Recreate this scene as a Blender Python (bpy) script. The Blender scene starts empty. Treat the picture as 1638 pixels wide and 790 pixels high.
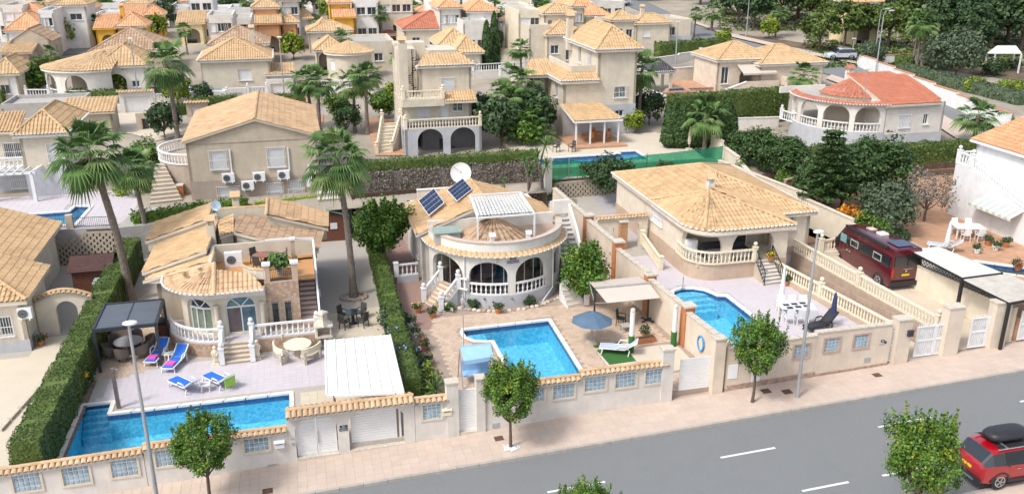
import bpy,bmesh,math,random
import numpy as np
from mathutils import Vector,Matrix
from mathutils.geometry import tessellate_polygon
R=math.radians
rnd=random.Random(7)
sc=bpy.context.scene
COL=sc.collection
# ---------------------------------------------------------------- camera, sky, sun
PITCH=R(19.9);F=1400.0;H=22.0
cp,sp=math.cos(PITCH),math.sin(PITCH)
A=R(14);ca,sa=math.cos(A),math.sin(A)
cd=bpy.data.cameras.new('camera');cam=bpy.data.objects.new('camera',cd);COL.objects.link(cam)
cam.location=(0,0,H);cam.rotation_euler=(math.pi/2-PITCH,0,0)
cd.sensor_width=36;cd.lens=36*F/1638;cd.clip_end=2000;cd.clip_start=.5
sc.camera=cam
SUN_EL,SUN_AZ=R(52),R(228)
w=bpy.data.worlds.new('World');sc.world=w;w.use_nodes=True
nt=w.node_tree;bg=nt.nodes['Background']
sky=nt.nodes.new('ShaderNodeTexSky');sky.sky_type='NISHITA';sky.sun_disc=False
sky.sun_elevation=SUN_EL;sky.sun_rotation=SUN_AZ;sky.dust_density=3.0;sky.air_density=1.0
hs=nt.nodes.new('ShaderNodeHueSaturation');hs.inputs['Saturation'].default_value=.62
nt.links.new(sky.outputs[0],hs.inputs['Color']);nt.links.new(hs.outputs[0],bg.inputs[0]);bg.inputs[1].default_value=.15
sd=bpy.data.lights.new('sun','SUN');sd.energy=1.5;sd.angle=R(11);sd.color=(1,.97,.93)
sun=bpy.data.objects.new('sun',sd);COL.objects.link(sun)
sdir=Vector((math.sin(SUN_AZ)*math.cos(SUN_EL),math.cos(SUN_AZ)*math.cos(SUN_EL),math.sin(SUN_EL)))
sun.rotation_euler=sdir.to_track_quat('Z','Y').to_euler()
sc.view_settings.view_transform='Standard';sc.view_settings.look='None'
sc.view_settings.exposure=.74;sc.view_settings.gamma=1
# ---------------------------------------------------------------- coordinates
def uvw(u,v,z=0):return Vector((u*ca-v*sa,u*sa+v*ca,z))
def pix(x,y,z):
    X=x-819;U=395-y;ry=F*cp+U*sp;rz=-F*sp+U*cp
    t=(z-H)/rz;a,b=X*t,ry*t
    return(a*ca+b*sa,-a*sa+b*ca)
def zs(u):return.035*u
def ter(u,v):
    b=zs(max(-60,min(60,u)))
    if v<36:return b
    k=max(0,min(1,(v-60)/6))
    back=2.9+.045*(v-65)+.012*u if v<140 else 2.9+.045*75+.012*u+.02*(v-140)
    return back
def gnd(x,y,h=0):
    z=4
    for _ in range(25):
        u,v=pix(x,y,z+h);z+=.5*(ter(u,v)-z)
    return u,v,z
def topz(u,v,py):
    q=uvw(u,v);k=(395-py)/F
    return H+(k*q.y*cp-q.y*sp)/(cp+k*sp)
# ---------------------------------------------------------------- materials
MATS={}
def lin(c):return tuple(x for x in c)+(1,)
def M(name,col,rough=.8,var=.12,scale=2.,bump=.0,bscale=60.,streak=0,metal=0,col2=None,cell=None,stain=0,coat=0,trans=0,spec=.5):
    if name in MATS:return MATS[name]
    m=bpy.data.materials.new(name);m.use_nodes=True;MATS[name]=m
    n=m.node_tree;b=n.nodes['Principled BSDF'];L=n.links.new
    b.inputs['Roughness'].default_value=rough;b.inputs['Metallic'].default_value=metal
    b.inputs['Coat Weight'].default_value=coat;b.inputs['Specular IOR Level'].default_value=spec
    tc=n.nodes.new('ShaderNodeTexCoord');geo=n.nodes.new('ShaderNodeNewGeometry')
    nz=n.nodes.new('ShaderNodeTexNoise');nz.inputs['Scale'].default_value=scale;nz.inputs['Detail'].default_value=5
    nz.inputs['Roughness'].default_value=.65
    L(geo.outputs['Position']if scale<50 else tc.outputs['Object'],nz.inputs['Vector'])
    rp=n.nodes.new('ShaderNodeValToRGB');e=rp.color_ramp.elements
    c2=col2 or tuple(x*(1-var*1.6)for x in col);c1=tuple(min(1,x*(1+var*.6))for x in col)
    e[0].position=.3;e[0].color=lin(c2);e[1].position=.7;e[1].color=lin(c1)
    L(nz.outputs['Fac'],rp.inputs[0]);out=rp.outputs[0]
    if cell:
        uvn=n.nodes.new('ShaderNodeUVMap');wn=n.nodes.new('ShaderNodeTexWhiteNoise');wn.noise_dimensions='2D'
        fl=n.nodes.new('ShaderNodeVectorMath');fl.operation='FLOOR'
        L(uvn.outputs[0],fl.inputs[0]);L(fl.outputs[0],wn.inputs['Vector'])
        r2=n.nodes.new('ShaderNodeValToRGB');r2.color_ramp.interpolation='LINEAR'
        while len(r2.color_ramp.elements)<len(cell):r2.color_ramp.elements.new(.5)
        for i,c in enumerate(cell):
            r2.color_ramp.elements[i].position=i/(len(cell)-1);r2.color_ramp.elements[i].color=lin(c)
        L(wn.outputs['Value'],r2.inputs[0])
        mx=n.nodes.new('ShaderNodeMix');mx.data_type='RGBA';mx.inputs[0].default_value=.5 if var>0 else 1
        L(out,mx.inputs[6]);L(r2.outputs[0],mx.inputs[7]);out=mx.outputs[2]
    if stain:
        n2=n.nodes.new('ShaderNodeTexNoise');n2.inputs['Scale'].default_value=.55;n2.inputs['Detail'].default_value=8
        n2.inputs['Roughness'].default_value=.7
        if streak:
            mpp=n.nodes.new('ShaderNodeMapping');mpp.inputs['Scale'].default_value=(3.2,3.2,.45);L(geo.outputs['Position'],mpp.inputs[0]);L(mpp.outputs[0],n2.inputs['Vector'])
        else:L(geo.outputs['Position'],n2.inputs['Vector'])
        r3=n.nodes.new('ShaderNodeValToRGB');r3.color_ramp.elements[0].position=.48;r3.color_ramp.elements[1].position=.7
        L(n2.outputs['Fac'],r3.inputs[0])
        mx2=n.nodes.new('ShaderNodeMix');mx2.data_type='RGBA';mu=n.nodes.new('ShaderNodeMath');mu.operation='MULTIPLY'
        mu.inputs[1].default_value=stain;L(r3.outputs[0],mu.inputs[0]);L(mu.outputs[0],mx2.inputs[0])
        L(out,mx2.inputs[6]);mx2.inputs[7].default_value=lin(tuple(x*.45 for x in col));out=mx2.outputs[2]
    L(out,b.inputs['Base Color'])
    if bump:
        bn=n.nodes.new('ShaderNodeTexNoise');bn.inputs['Scale'].default_value=bscale;bn.inputs['Detail'].default_value=3
        L(geo.outputs['Position'],bn.inputs['Vector'])
        bp=n.nodes.new('ShaderNodeBump');bp.inputs['Strength'].default_value=bump;bp.inputs['Distance'].default_value=.02
        L(bn.outputs['Fac'],bp.inputs['Height']);L(bp.outputs[0],b.inputs['Normal'])
    if trans:
        b.inputs['Transmission Weight'].default_value=trans
    return m
def stucco(name,c):return M('stucco_'+name,c,.9,.09,1.3,.3,30,stain=.17,streak=1)
CREAM=stucco('cream',(.63,.56,.445));CREAM2=stucco('pale_cream',(.72,.64,.50));WHITE=stucco('white',(.78,.77,.74))
OFFW=stucco('off_white',(.70,.66,.60));BEIGE=stucco('beige',(.52,.44,.34));TAUPE=stucco('taupe',(.34,.28,.22))
GREYW=stucco('grey_plinth',(.46,.47,.49));YELL=stucco('ochre',(.72,.40,.05));ORAN=stucco('orange',(.66,.33,.16))
LCREAM=stucco('light_yellow',(.74,.62,.36));WALLW=stucco('garden_wall',(.64,.60,.55));PEACH=stucco('peach',(.66,.56,.45))
TERRA=stucco('terracotta_paint',(.50,.20,.08));DGREY=M('dark_metal',(.035,.04,.05),.45,.1)
TC=dict(
 sand=((.40,.245,.12),(.51,.335,.17),(.57,.39,.215),(.63,.45,.26)),
 old=((.40,.24,.12),(.52,.33,.18),(.60,.41,.24),(.64,.46,.29)),
 orange=((.50,.22,.10),(.60,.30,.15),(.66,.36,.19),(.70,.42,.24)),
 red=((.34,.10,.06),(.42,.14,.08),(.46,.17,.10),(.52,.22,.14)),
 brown=((.22,.13,.08),(.36,.24,.15),(.45,.31,.20),(.50,.37,.25)))
def TILE(k,stain=.35):return M('roof_tile_'+k,TC[k][2],.85,.12,.9,.15,25,cell=TC[k],stain=stain)
TS,TO,TOR,TR,TB=TILE('sand',.28),TILE('old',.5),TILE('orange',.2),TILE('red',.2),TILE('brown',.4)
PW=M('white_paint',(.74,.74,.73),.5,.04);PWM=M('white_metal',(.78,.79,.80),.35,.03)
BALW=M('white_baluster',(.75,.75,.74),.6,.05);BALC=M('cream_baluster',(.74,.66,.50),.7,.07)
STONE=M('cast_stone',(.58,.52,.43),.9,.15,6,.3,50);COPE=M('pale_coping',(.74,.70,.63),.8,.06,4,.1)
GLASS=M('window_glass',(.05,.065,.075),.06,.3,.8,spec=.8);GLASSB=M('blue_window_glass',(.10,.20,.26),.08,.3,.8,spec=.8)
SHUT=M('white_shutter',(.70,.70,.71),.6,.05);CURT=M('curtain',(.22,.27,.19),.8,.25,3)
DARK=M('dark_interior',(.05,.048,.045),.9,.2);INNER=M('porch_plaster',(.50,.44,.36),.9,.08)
IRON=M('wrought_iron',(.02,.02,.022),.5,.1);GREYM=M('galvanised_steel',(.42,.44,.45),.45,.08,metal=.4)
WOOD=M('brown_wood',(.16,.06,.035),.6,.2,5);TEAK=M('orange_teak',(.42,.17,.055),.5,.2,5)
RED=M('red_brown_shingle',(.10,.05,.045),.9,.2,6,.3);GREENR=M('green_roofing',(.28,.36,.31),.8,.12)
CONC=M('concrete',(.42,.40,.37),.9,.12,3,.2);SLATE=M('slate_roof',(.06,.06,.065),.7,.2,4,cell=((.04,.04,.045),(.08,.08,.085)))
AWN=M('beige_awning',(.55,.48,.41),.85,.05);BLUEF=M('blue_fabric',(.02,.15,.62),.8,.08,8);PINK=M('pink_cushion',(.75,.10,.42),.9,.1)
POT=M('terracotta_pot',(.48,.19,.08),.8,.15,8);SOIL=M('soil',(.08,.055,.035),1,.3,8)
PBLUE=M('cobalt_glaze',(.02,.04,.20),.25,.1);WICK=M('grey_wicker',(.20,.165,.14),.8,.2,40,.5,120)
LEAFD=dict(var=0,rough=.6)
def LEAF(name,*cells):return M('leaf_'+name,cells[1],.55,0,2,cell=cells,spec=.35)
LC=LEAF('citrus',(.03,.08,.012),(.055,.13,.016),(.09,.19,.022),(.18,.26,.025))
LH=LEAF('hedge',(.03,.07,.012),(.05,.10,.017),(.08,.135,.025),(.13,.165,.04))
LHT=LEAF('hedge_top',(.05,.085,.012),(.085,.13,.016),(.12,.17,.03))
LCY=LEAF('cypress',(.028,.065,.018),(.045,.09,.022),(.07,.13,.03))
LP=LEAF('palm',(.045,.10,.025),(.075,.15,.035),(.11,.20,.05),(.18,.25,.08))
LPD=M('dry_palm',(.20,.13,.06),.9,.2,4)
LPINE=LEAF('pine',(.03,.055,.014),(.055,.095,.018),(.10,.15,.03),(.16,.21,.03))
LDK=LEAF('dark_tree',(.022,.05,.018),(.035,.075,.022),(.055,.10,.03))
LOL=LEAF('olive',(.045,.075,.04),(.075,.11,.055),(.12,.16,.09));LYE=LEAF('yellow_green',(.09,.15,.015),(.17,.24,.02),(.28,.33,.03))
LDRY=LEAF('dry',(.13,.11,.09),(.20,.17,.14),(.26,.22,.18));LFLO=LEAF('orange_flower',(.50,.14,.01),(.62,.22,.01),(.7,.3,.02))
LPUR=LEAF('blue_flower',(.16,.22,.50),(.24,.30,.60));LMAG=LEAF('magenta_flower',(.35,.05,.25),(.45,.10,.35))
LRED=LEAF('red_flower',(.35,.03,.02),(.5,.08,.03));LYF=LEAF('yellow_flower',(.65,.42,.01),(.75,.55,.02));LWF=LEAF('white_flower',(.6,.6,.55),(.75,.75,.7))
BARK=M('bark',(.14,.10,.07),.95,.3,12,.6,30);PBARK=M('palm_bark',(.23,.19,.155),.95,.35,9,.8,25)
# ---------------------------------------------------------------- objects
BASE={}
def thing(name,label,cat,loc=(0,0,0),rz=0,group=None):
    o=bpy.data.objects.new(name,None);COL.objects.link(o);o.empty_display_size=.3
    o.location=uvw(*loc);o.rotation_euler=(0,0,A+rz)
    o['label']=label;o['category']=cat
    if group:o['group']=group
    BASE[o.name]=(Vector(loc),rz)
    return o
def rootof(p):
    while p.parent:p=p.parent
    return p
class MB:
    def __init__(s):s.v=[];s.f=[];s.u=[];s.mi=[];s.m=0
    def add(s,vs,fs,uv=(.5,.5)):
        k=len(s.v);s.v+=[tuple(v)for v in vs]
        for f in fs:s.f.append([i+k for i in f]);s.u.append(uv);s.mi.append(s.m)
        return s
    def box(s,c,d,rz=0,rx=0,ry=0,uv=(.5,.5)):
        x,y,z=d[0]/2,d[1]/2,d[2]/2
        P=[Vector((a*x,b*y,e*z))for e in(-1,1)for a,b in((-1,-1),(1,-1),(1,1),(-1,1))]
        if rz or rx or ry:
            m=Matrix.Rotation(rz,3,'Z')@Matrix.Rotation(ry,3,'Y')@Matrix.Rotation(rx,3,'X');P=[m@p for p in P]
        c=Vector(c)
        return s.add([p+c for p in P],[(3,2,1,0),(4,5,6,7),(0,1,5,4),(1,2,6,5),(2,3,7,6),(3,0,4,7)],uv)
    def bb(s,u0,u1,v0,v1,z0,z1,uv=(.5,.5)):return s.box(((u0+u1)/2,(v0+v1)/2,(z0+z1)/2),(u1-u0,v1-v0,z1-z0),uv=uv)
    def bar(s,a,b,w=.06,h=None,n=4):
        a=Vector(a);b=Vector(b);d=b-a;h=h or w
        if d.length<1e-6:return s
        t=d.normalized();up=Vector((0,0,1))if abs(t.z)<.95 else Vector((1,0,0))
        x=t.cross(up).normalized();y=x.cross(t)
        if n==4:offs=[(-1,-1),(1,-1),(1,1),(-1,1)]
        else:offs=[(math.cos(2*math.pi*i/n),math.sin(2*math.pi*i/n))for i in range(n)]
        vs=[p+x*ox*w/2+y*oy*h/2 for p in(a,b)for ox,oy in offs]
        fs=[(i,(i+1)%n,n+(i+1)%n,n+i)for i in range(n)]+[tuple(range(n))[::-1],tuple(range(n,2*n))]
        return s.add(vs,fs)
    def path(s,pts,w=.05,n=5):
        for a,b in zip(pts,pts[1:]):s.bar(a,b,w,None,n)
        return s
    def cyl(s,c,r0,r1,h,n=12,cap=True):
        c=Vector(c)
        vs=[c+Vector((r*math.cos(2*math.pi*i/n),r*math.sin(2*math.pi*i/n),z))for r,z in((r0,0),(r1,h))for i in range(n)]
        fs=[(i,(i+1)%n,n+(i+1)%n,n+i)for i in range(n)]
        if cap:fs+=[tuple(range(n))[::-1],tuple(range(n,2*n))]
        return s.add(vs,fs)
    def lathe(s,c,prof,n=10,sc_=(1,1)):
        c=Vector(c);k=len(prof)
        vs=[c+Vector((r*math.cos(2*math.pi*i/n)*sc_[0],r*math.sin(2*math.pi*i/n)*sc_[1],z))for r,z in prof for i in range(n)]
        fs=[(j*n+i,j*n+(i+1)%n,(j+1)*n+(i+1)%n,(j+1)*n+i)for j in range(k-1)for i in range(n)]
        fs+=[tuple(range(n))[::-1],tuple(range((k-1)*n,k*n))]
        return s.add(vs,fs)
    def ball(s,c,r,n=10,m=6,sq=1):
        return s.lathe(c,[(max(.001,r*math.sin(math.pi*j/m)),-r*sq*math.cos(math.pi*j/m))for j in range(m+1)],n)
    def prism(s,poly,z0,z1,holes=(),side=True):
        loops=[[Vector((p[0],p[1],0))for p in l]for l in[poly]+list(holes)]
        flat=[p for l in loops for p in l];tri=tessellate_polygon(loops);n=len(flat)
        vs=[(p.x,p.y,z1)for p in flat];fs=[]
        for t in tri:
            a,b,c=(flat[i]for i in t)
            fs.append(t if(b-a).cross(c-a).z>0 else t[::-1])
        s.add(vs,fs)
        if side:
            for l in loops:
                ar=sum(l[i].x*l[(i+1)%len(l)].y-l[(i+1)%len(l)].x*l[i].y for i in range(len(l)))
                ll=l
                for i in range(len(ll)):
                    a,b=ll[i],ll[(i+1)%len(ll)]
                    s.add([(a.x,a.y,z0),(b.x,b.y,z0),(b.x,b.y,z1),(a.x,a.y,z1)],[(0,1,2,3)])
        return s
    def quad(s,a,b,c,d,uv=(.5,.5)):return s.add([a,b,c,d],[(0,1,2,3)],uv)
    def build(s,name,mat,parent=None,label=None,cat=None,group=None,kind=None,smooth=False,loc=None,rz=0):
        me=bpy.data.meshes.new(name)
        if parent is not None:
            rt=rootof(parent);b,r=BASE.get(rt.name,(Vector((0,0,0)),0))
            if r and b.length<1e-9:r=0
        else:
            b=Vector(loc)if loc is not None else Vector((0,0,0));r=0
        vs=[(v[0]-b[0],v[1]-b[1],v[2]-b[2])for v in s.v]
        me.from_pydata(vs,[],s.f)
        mats=mat if isinstance(mat,(list,tuple))else[mat]
        for m_ in mats:me.materials.append(m_)
        if len(mats)>1:me.polygons.foreach_set('material_index',s.mi)
        uvl=me.uv_layers.new(name='UVMap')
        arr=np.repeat(np.array(s.u,dtype=np.float32),[len(f)for f in s.f],axis=0)if s.f else np.zeros((0,2),np.float32)
        uvl.data.foreach_set('uv',arr.ravel())
        if smooth:me.polygons.foreach_set('use_smooth',[True]*len(me.polygons))
        me.update()
        o=bpy.data.objects.new(name,me);COL.objects.link(o)
        if parent is not None:o.parent=parent
        else:o.location=uvw(*b);o.rotation_euler=(0,0,A+rz)
        if label:o['label']=label
        if cat:o['category']=cat
        if group:o['group']=group
        if kind:o['kind']=kind
        return o
def meshobj(name,me,parent=None,loc=None,rot=None,**k):
    o=bpy.data.objects.new(name,me);COL.objects.link(o)
    if parent is not None:o.parent=parent
    if loc is not None:o.location=loc
    if rot is not None:o.rotation_euler=rot
    for a,b in k.items():o[a]=b
    return o
def kids(o):return[c for c in bpy.data.objects if c.parent==o]
CH={}
def tree_of(o):
    if o.name not in CH:CH[o.name]=[(c,[d for d in kids(c)])for c in kids(o)]
    return CH[o.name]
def dup(root,loc,rz=0,label=None,group=None,scale=None):
    t=tree_of(root)
    r=root.copy();COL.objects.link(r);r.location=uvw(*loc);r.rotation_euler=(0,0,A+rz)
    if label:r['label']=label
    if group:r['group']=group
    if scale:r.scale=(scale,)*3 if not isinstance(scale,tuple)else scale
    for c,g in t:
        q=c.copy();COL.objects.link(q);q.parent=r
        for d in g:
            e=d.copy();COL.objects.link(e);e.parent=q
    return r
class Proto:
    def __init__(s,f):s.f=f;s.o=None;s.used=False
    def put(s,loc,rz,label,group=None,scale=None):
        if s.o is None:s.o=s.f();tree_of(s.o)
        if not s.used:
            s.used=True;o=s.o;o.location=uvw(*loc);o.rotation_euler=(0,0,A+rz);o['label']=label
            if group:o['group']=group
            if scale:o.scale=(scale,)*3 if not isinstance(scale,tuple)else scale
            return o
        return dup(s.o,loc,rz,label,group,scale)
# ---------------------------------------------------------------- walls with real openings
def wallpath(mb,pts,z0,z1,ops=(),t=.22,z1f=None):
    """wall along pts (outside on the right-hand side); ops: (s0, s1, zb, zspring, ztop); inner face t inwards"""
    L=[0]
    for a,b in zip(pts,pts[1:]):L.append(L[-1]+math.hypot(b[0]-a[0],b[1]-a[1]))
    S=set(L)
    for o in ops:
        if o[4]>o[3]+.01:
            for k in range(13):S.add(o[0]+(o[1]-o[0])*(.5-.5*math.cos(math.pi*k/12)))
        else:S.add(o[0]);S.add(o[1])
    S=sorted(x for x in S if-1e-6<=x<=L[-1]+1e-6);T=[S[0]]
    for x in S[1:]:
        if x-T[-1]>1e-4:T.append(x)
    nrm=[]
    for i in range(len(pts)):
        a=pts[max(0,i-1)];b=pts[min(len(pts)-1,i+1)]
        d=Vector((b[0]-a[0],b[1]-a[1])).normalized();nrm.append(Vector((-d.y,d.x)))
    def at(s):
        for i in range(len(pts)-1):
            if s<=L[i+1]+1e-6:
                k=(s-L[i])/max(1e-9,L[i+1]-L[i]);a,b=pts[i],pts[i+1]
                n_=(nrm[i]*(1-k)+nrm[i+1]*k)if len(pts)>2 and(0<k<1 or True)else nrm[i]
                return Vector((a[0]+(b[0]-a[0])*k,a[1]+(b[1]-a[1])*k)),n_.normalized()
        return Vector(pts[-1][:2]),nrm[-1]
    def top(o,s):
        if o[4]<=o[3]+.01:return o[3]
        m=(o[0]+o[1])/2;r=(o[1]-o[0])/2;k=max(0,1-((s-m)/r)**2);return o[3]+(o[4]-o[3])*math.sqrt(k)
    zt=(lambda s:z1)if z1f is None else z1f
    for a,b in zip(T,T[1:]):
        m=(a+b)/2;act=sorted([o for o in ops if o[0]<m<o[1]],key=lambda o:o[2])
        (pa,na),(pb,nb)=at(a),at(b);qa,qb=pa+na*t,pb+nb*t
        segs=[];la=lb=z0
        for o in act:
            segs.append((la,lb,o[2],o[2]));la,lb=top(o,a),top(o,b)
        segs.append((la,lb,zt(a),zt(b)))
        for(x0,y0,x1,y1)in segs:
            if max(x1-x0,y1-y0)<1e-4:continue
            mb.quad((pa.x,pa.y,x0),(pb.x,pb.y,y0),(pb.x,pb.y,y1),(pa.x,pa.y,x1))
            mb.quad((qb.x,qb.y,y0),(qa.x,qa.y,x0),(qa.x,qa.y,x1),(qb.x,qb.y,y1))
            mb.quad((pa.x,pa.y,x1),(pb.x,pb.y,y1),(qb.x,qb.y,y1),(qa.x,qa.y,x1))
            if x0>z0+1e-4 or y0>z0+1e-4:mb.quad((qa.x,qa.y,x0),(qb.x,qb.y,y0),(pb.x,pb.y,y0),(pa.x,pa.y,x0))
    for o in ops:
        for s in(o[0],o[1]):
            if o[3]>o[2]+.01:
                p,n_=at(s);q=p+n_*t
                mb.quad((p.x,p.y,o[2]),(q.x,q.y,o[2]),(q.x,q.y,o[3]),(p.x,p.y,o[3]))
    for s in(0,L[-1]):
        p,n_=at(s);q=p+n_*t;mb.quad((p.x,p.y,z0),(q.x,q.y,z0),(q.x,q.y,zt(s)),(p.x,p.y,zt(s)))
    return at
def winfill(root,p0,p1,s0,s1,zb,zt,kind,dep=.12):
    """frame, pane, grille in an opening on the straight wall p0->p1"""
    a=Vector(p0[:2]);b=Vector(p1[:2]);d=(b-a).normalized();n=Vector((-d.y,d.x))
    def P3(s,k,z):q=a+d*s+n*k;return(q.x,q.y,z)
    ang=math.atan2(d.y,d.x);mid=(s0+s1)/2;wd=s1-s0;ht=zt-zb
    def bx(mb,s,k,z,w_,dd,h_):mb.box(P3(s,k,z),(w_,dd,h_),ang)
    pan=MB()
    bx(pan,mid,dep+.03,(zb+zt)/2,wd,.02,ht)
    if kind in('shutter','door','garage'):
        n_=int(ht/.14)
        for i in range(n_):bx(pan,mid,dep+.012,zb+ht*(i+.5)/n_,wd-.1,.016,ht/n_-.025)
    pm={'shutter':SHUT,'door':PW,'garage':PW,'blue':GLASSB,'wood':WOOD,'dark':DARK,'curtain':CURT}.get(kind,GLASS)
    nm={'shutter':'roller_shutter','door':'door','garage':'garage_door','wood':'door'}.get(kind,'window')
    fr=MB();f=.06
    for s in(s0+f/2,s1-f/2):bx(fr,s,dep,(zb+zt)/2,f,.05,ht)
    bx(fr,mid,dep,zt-f/2,wd-2*f,.05,f)
    if nm=='window':
        bx(fr,mid,dep,zb+f/2,wd-2*f,.05,f);bx(fr,mid,dep,(zb+zt)/2,.05,.045,ht-2*f)
    pn={'roller_shutter':'window','window':'window'}.get(nm,nm)
    if pn=='window':
        o=fr.build('window',PW,root);pan.build('pane' if nm=='window' else 'roller_shutter',pm,o)
        sl=MB();bx(sl,mid,-.05,zb-.03,wd+.16,.14,.06);sl.build('sill',PW,o)
    else:
        o=pan.build(nm,pm,root);fr.build('frame',PW,o)
    return o
def grille(root,p0,p1,s0,s1,zb,zt,mat=None,out=.1,sp_=.13):
    a=Vector(p0[:2]);b=Vector(p1[:2]);d=(b-a).normalized();n=Vector((-d.y,d.x));mb=MB()
    def P3(s,k,z):q=a+d*s-n*k;return(q.x,q.y,z)
    k=max(2,int((s1-s0)/sp_))
    for i in range(k+1):s=s0+(s1-s0)*i/k;mb.bar(P3(s,out,zb),P3(s,out,zt),.02)
    for z in(zb,(zb+zt)/2,zt):
        mb.bar(P3(s0-.03,out,z),P3(s1+.03,out,z),.03)
    for s in(s0,s1):
        for z in(zb,zt):mb.bar(P3(s,out,z),P3(s,-.02,z),.03)
    return mb.build('window_grille',mat or PWM,root)
# ---------------------------------------------------------------- barrel-tile roofs
def tiles(mb,poly,pitch=.24,course=.45,amp=.075,fine=2,down=None):
    """tile one convex planar roof face (3D points); columns run down the slope, every course steps"""
    P=[Vector(p)for p in poly];n=Vector((0,0,0))
    for i in range(1,len(P)-1):n+=(P[i]-P[0]).cross(P[i+1]-P[0])
    n.normalize()
    if n.z<0:P=P[::-1];n=-n
    d=Vector(down)if down else Vector((n.x,n.y,0))
    d=(d-n*d.dot(n)).normalized();x=d.cross(n).normalized();o=P[0]
    X=[(p-o).dot(x)for p in P];Y=[(p-o).dot(d)for p in P]
    x0,x1,y0,y1=min(X),max(X),min(Y),max(Y)
    nc=max(1,round((x1-x0)/pitch));w_=(x1-x0)/nc;nr=max(1,math.ceil((y1-y0)/course))
    prof={3:((0,.0),(.22,.0),(.42,.9),(.6,1),(.8,.9)),2:((0,0),(.3,.0),(.5,1),(.8,1)),1:((0,0),(.5,1)),0:((0,.5),)}[fine]
    bm=bmesh.new();uvl=bm.loops.layers.uv.new('UVMap')
    xs=[];hs_=[];ci=[]
    for c in range(nc):
        for px,ph in prof:xs.append(x0+(c+px)*w_);hs_.append(ph*amp);ci.append(c)
    xs.append(x1);hs_.append(hs_[0]if fine else hs_[0])
    r0=rnd.randrange(9999)
    for r in range(nr):
        ya=y1-(r+1)*course;yb=y1-r*course
        st=.016 if fine else 0
        ja=[bm.verts.new(o+x*xx+d*ya+n*(h*.8))for xx,h in zip(xs,hs_)]
        jb=[bm.verts.new(o+x*xx+d*yb+n*(h+st))for xx,h in zip(xs,hs_)]
        for i in range(len(xs)-1):
            f=bm.faces.new((ja[i],ja[i+1],jb[i+1],jb[i]));
            for l in f.loops:l[uvl].uv=(ci[i]+r0+.5,r+.5)
    cx=sum(P,Vector())/len(P)
    for i in range(len(P)):
        a,b=P[i],P[(i+1)%len(P)];e=b-a
        if e.length<1e-4:continue
        pn=e.cross(n).normalized()
        if pn.dot(cx-a)>0:pn=-pn
        if abs((b-a).dot(x))>.98*e.length and(a-o).dot(d)>y1-.02:continue
        bmesh.ops.bisect_plane(bm,geom=bm.verts[:]+bm.edges[:]+bm.faces[:],plane_co=a,plane_no=pn,clear_outer=True)
    bm.verts.index_update()
    k=len(mb.v);mb.v+=[tuple(v.co)for v in bm.verts]
    for f in bm.faces:mb.f.append([v.index+k for v in f.verts]);mb.u.append(tuple(f.loops[0][uvl].uv));mb.mi.append(mb.m)
    bm.free()
def ridge(mb,a,b,r=.12,seg=.42):
    a=Vector(a);b=Vector(b);L_=(b-a).length;k=max(1,round(L_/seg));t=(b-a)/k
    up=Vector((0,0,1));x=t.cross(up).normalized();y=x.cross(t).normalized()
    for i in range(k):
        p,q=a+t*i,a+t*(i+1)
        vs=[c+x*rr*math.cos(th)+y*rr*math.sin(th)for c,rr in((p,r),(q,r*.86))for th in[math.pi*j/4 for j in range(5)]]
        mb.add(vs,[(j,j+1,6+j,5+j)for j in range(4)]+[(0,1,2,3,4)[::-1]],(rnd.random()*999,.5))
def tipcaps(root,pts,mat,sp_=.24,r=.085):
    """white mortar ends of the eave tiles, along a polyline"""
    mb=MB();rem=0
    for a,b in zip(pts,pts[1:]):
        a=Vector(a);b=Vector(b);L_=(b-a).length;k=max(1,round(L_/sp_));d=(b-a).normalized();n=Vector((d.y,-d.x,0))
        for i in range(k):
            p=a+(b-a)*((i+.65)/k)+n*.02+Vector((0,0,.05))
            vs=[p+n*kk+d*r*math.cos(th)+Vector((0,0,1))*r*math.sin(th)for kk in(-.05,.05)for th in[math.pi*j/4 for j in range(5)]]
            mb.add(vs,[(j,j+1,6+j,5+j)for j in range(4)]+[(5,6,7,8,9)])
    return mb.build('eave_tile_ends',mat,root,kind='stuff')
def roof_hip(root,u0,u1,v0,v1,z,h,mat,fine=2,ov=.4,pitch=.24,tips=True,course=.45,fascia=None,name='roof'):
    u0-=ov;u1+=ov;v0-=ov;v1+=ov;W,D=u1-u0,v1-v0
    if W>=D:r0=(u0+D/2,(v0+v1)/2,z+h);r1=(u1-D/2,(v0+v1)/2,z+h)
    else:r0=((u0+u1)/2,v0+W/2,z+h);r1=((u0+u1)/2,v1-W/2,z+h)
    A_,B_,C_,D_=(u0,v0,z),(u1,v0,z),(u1,v1,z),(u0,v1,z)
    mb=MB();T_=lambda*p:tiles(mb,p,pitch,course,fine=fine)
    if W>=D:T_(A_,B_,r1,r0);T_(C_,D_,r0,r1);T_(D_,A_,r0);T_(B_,C_,r1);hips=((A_,r0),(D_,r0),(B_,r1),(C_,r1),(r0,r1))
    else:T_(A_,B_,r0);T_(B_,C_,r1,r0);T_(C_,D_,r1);T_(D_,A_,r0,r1);hips=((A_,r0),(B_,r0),(C_,r1),(D_,r1),(r0,r1))
    for a,b in hips:
        if(Vector(a)-Vector(b)).length>.3:ridge(mb,Vector(a)+Vector((0,0,.03)),Vector(b)+Vector((0,0,.03)),.12 if fine else.14)
    o=mb.build(name,mat,root)
    s=MB();s.bb(u0+.05,u1-.05,v0+.05,v1-.05,z-.22,z-.02)
    s.build('eaves',fascia or OFFW,root)
    if tips and fine:tipcaps(root,[(u0,v1,z),(u0,v0,z),(u1,v0,z),(u1,v1,z)],PW)
    return o
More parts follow.
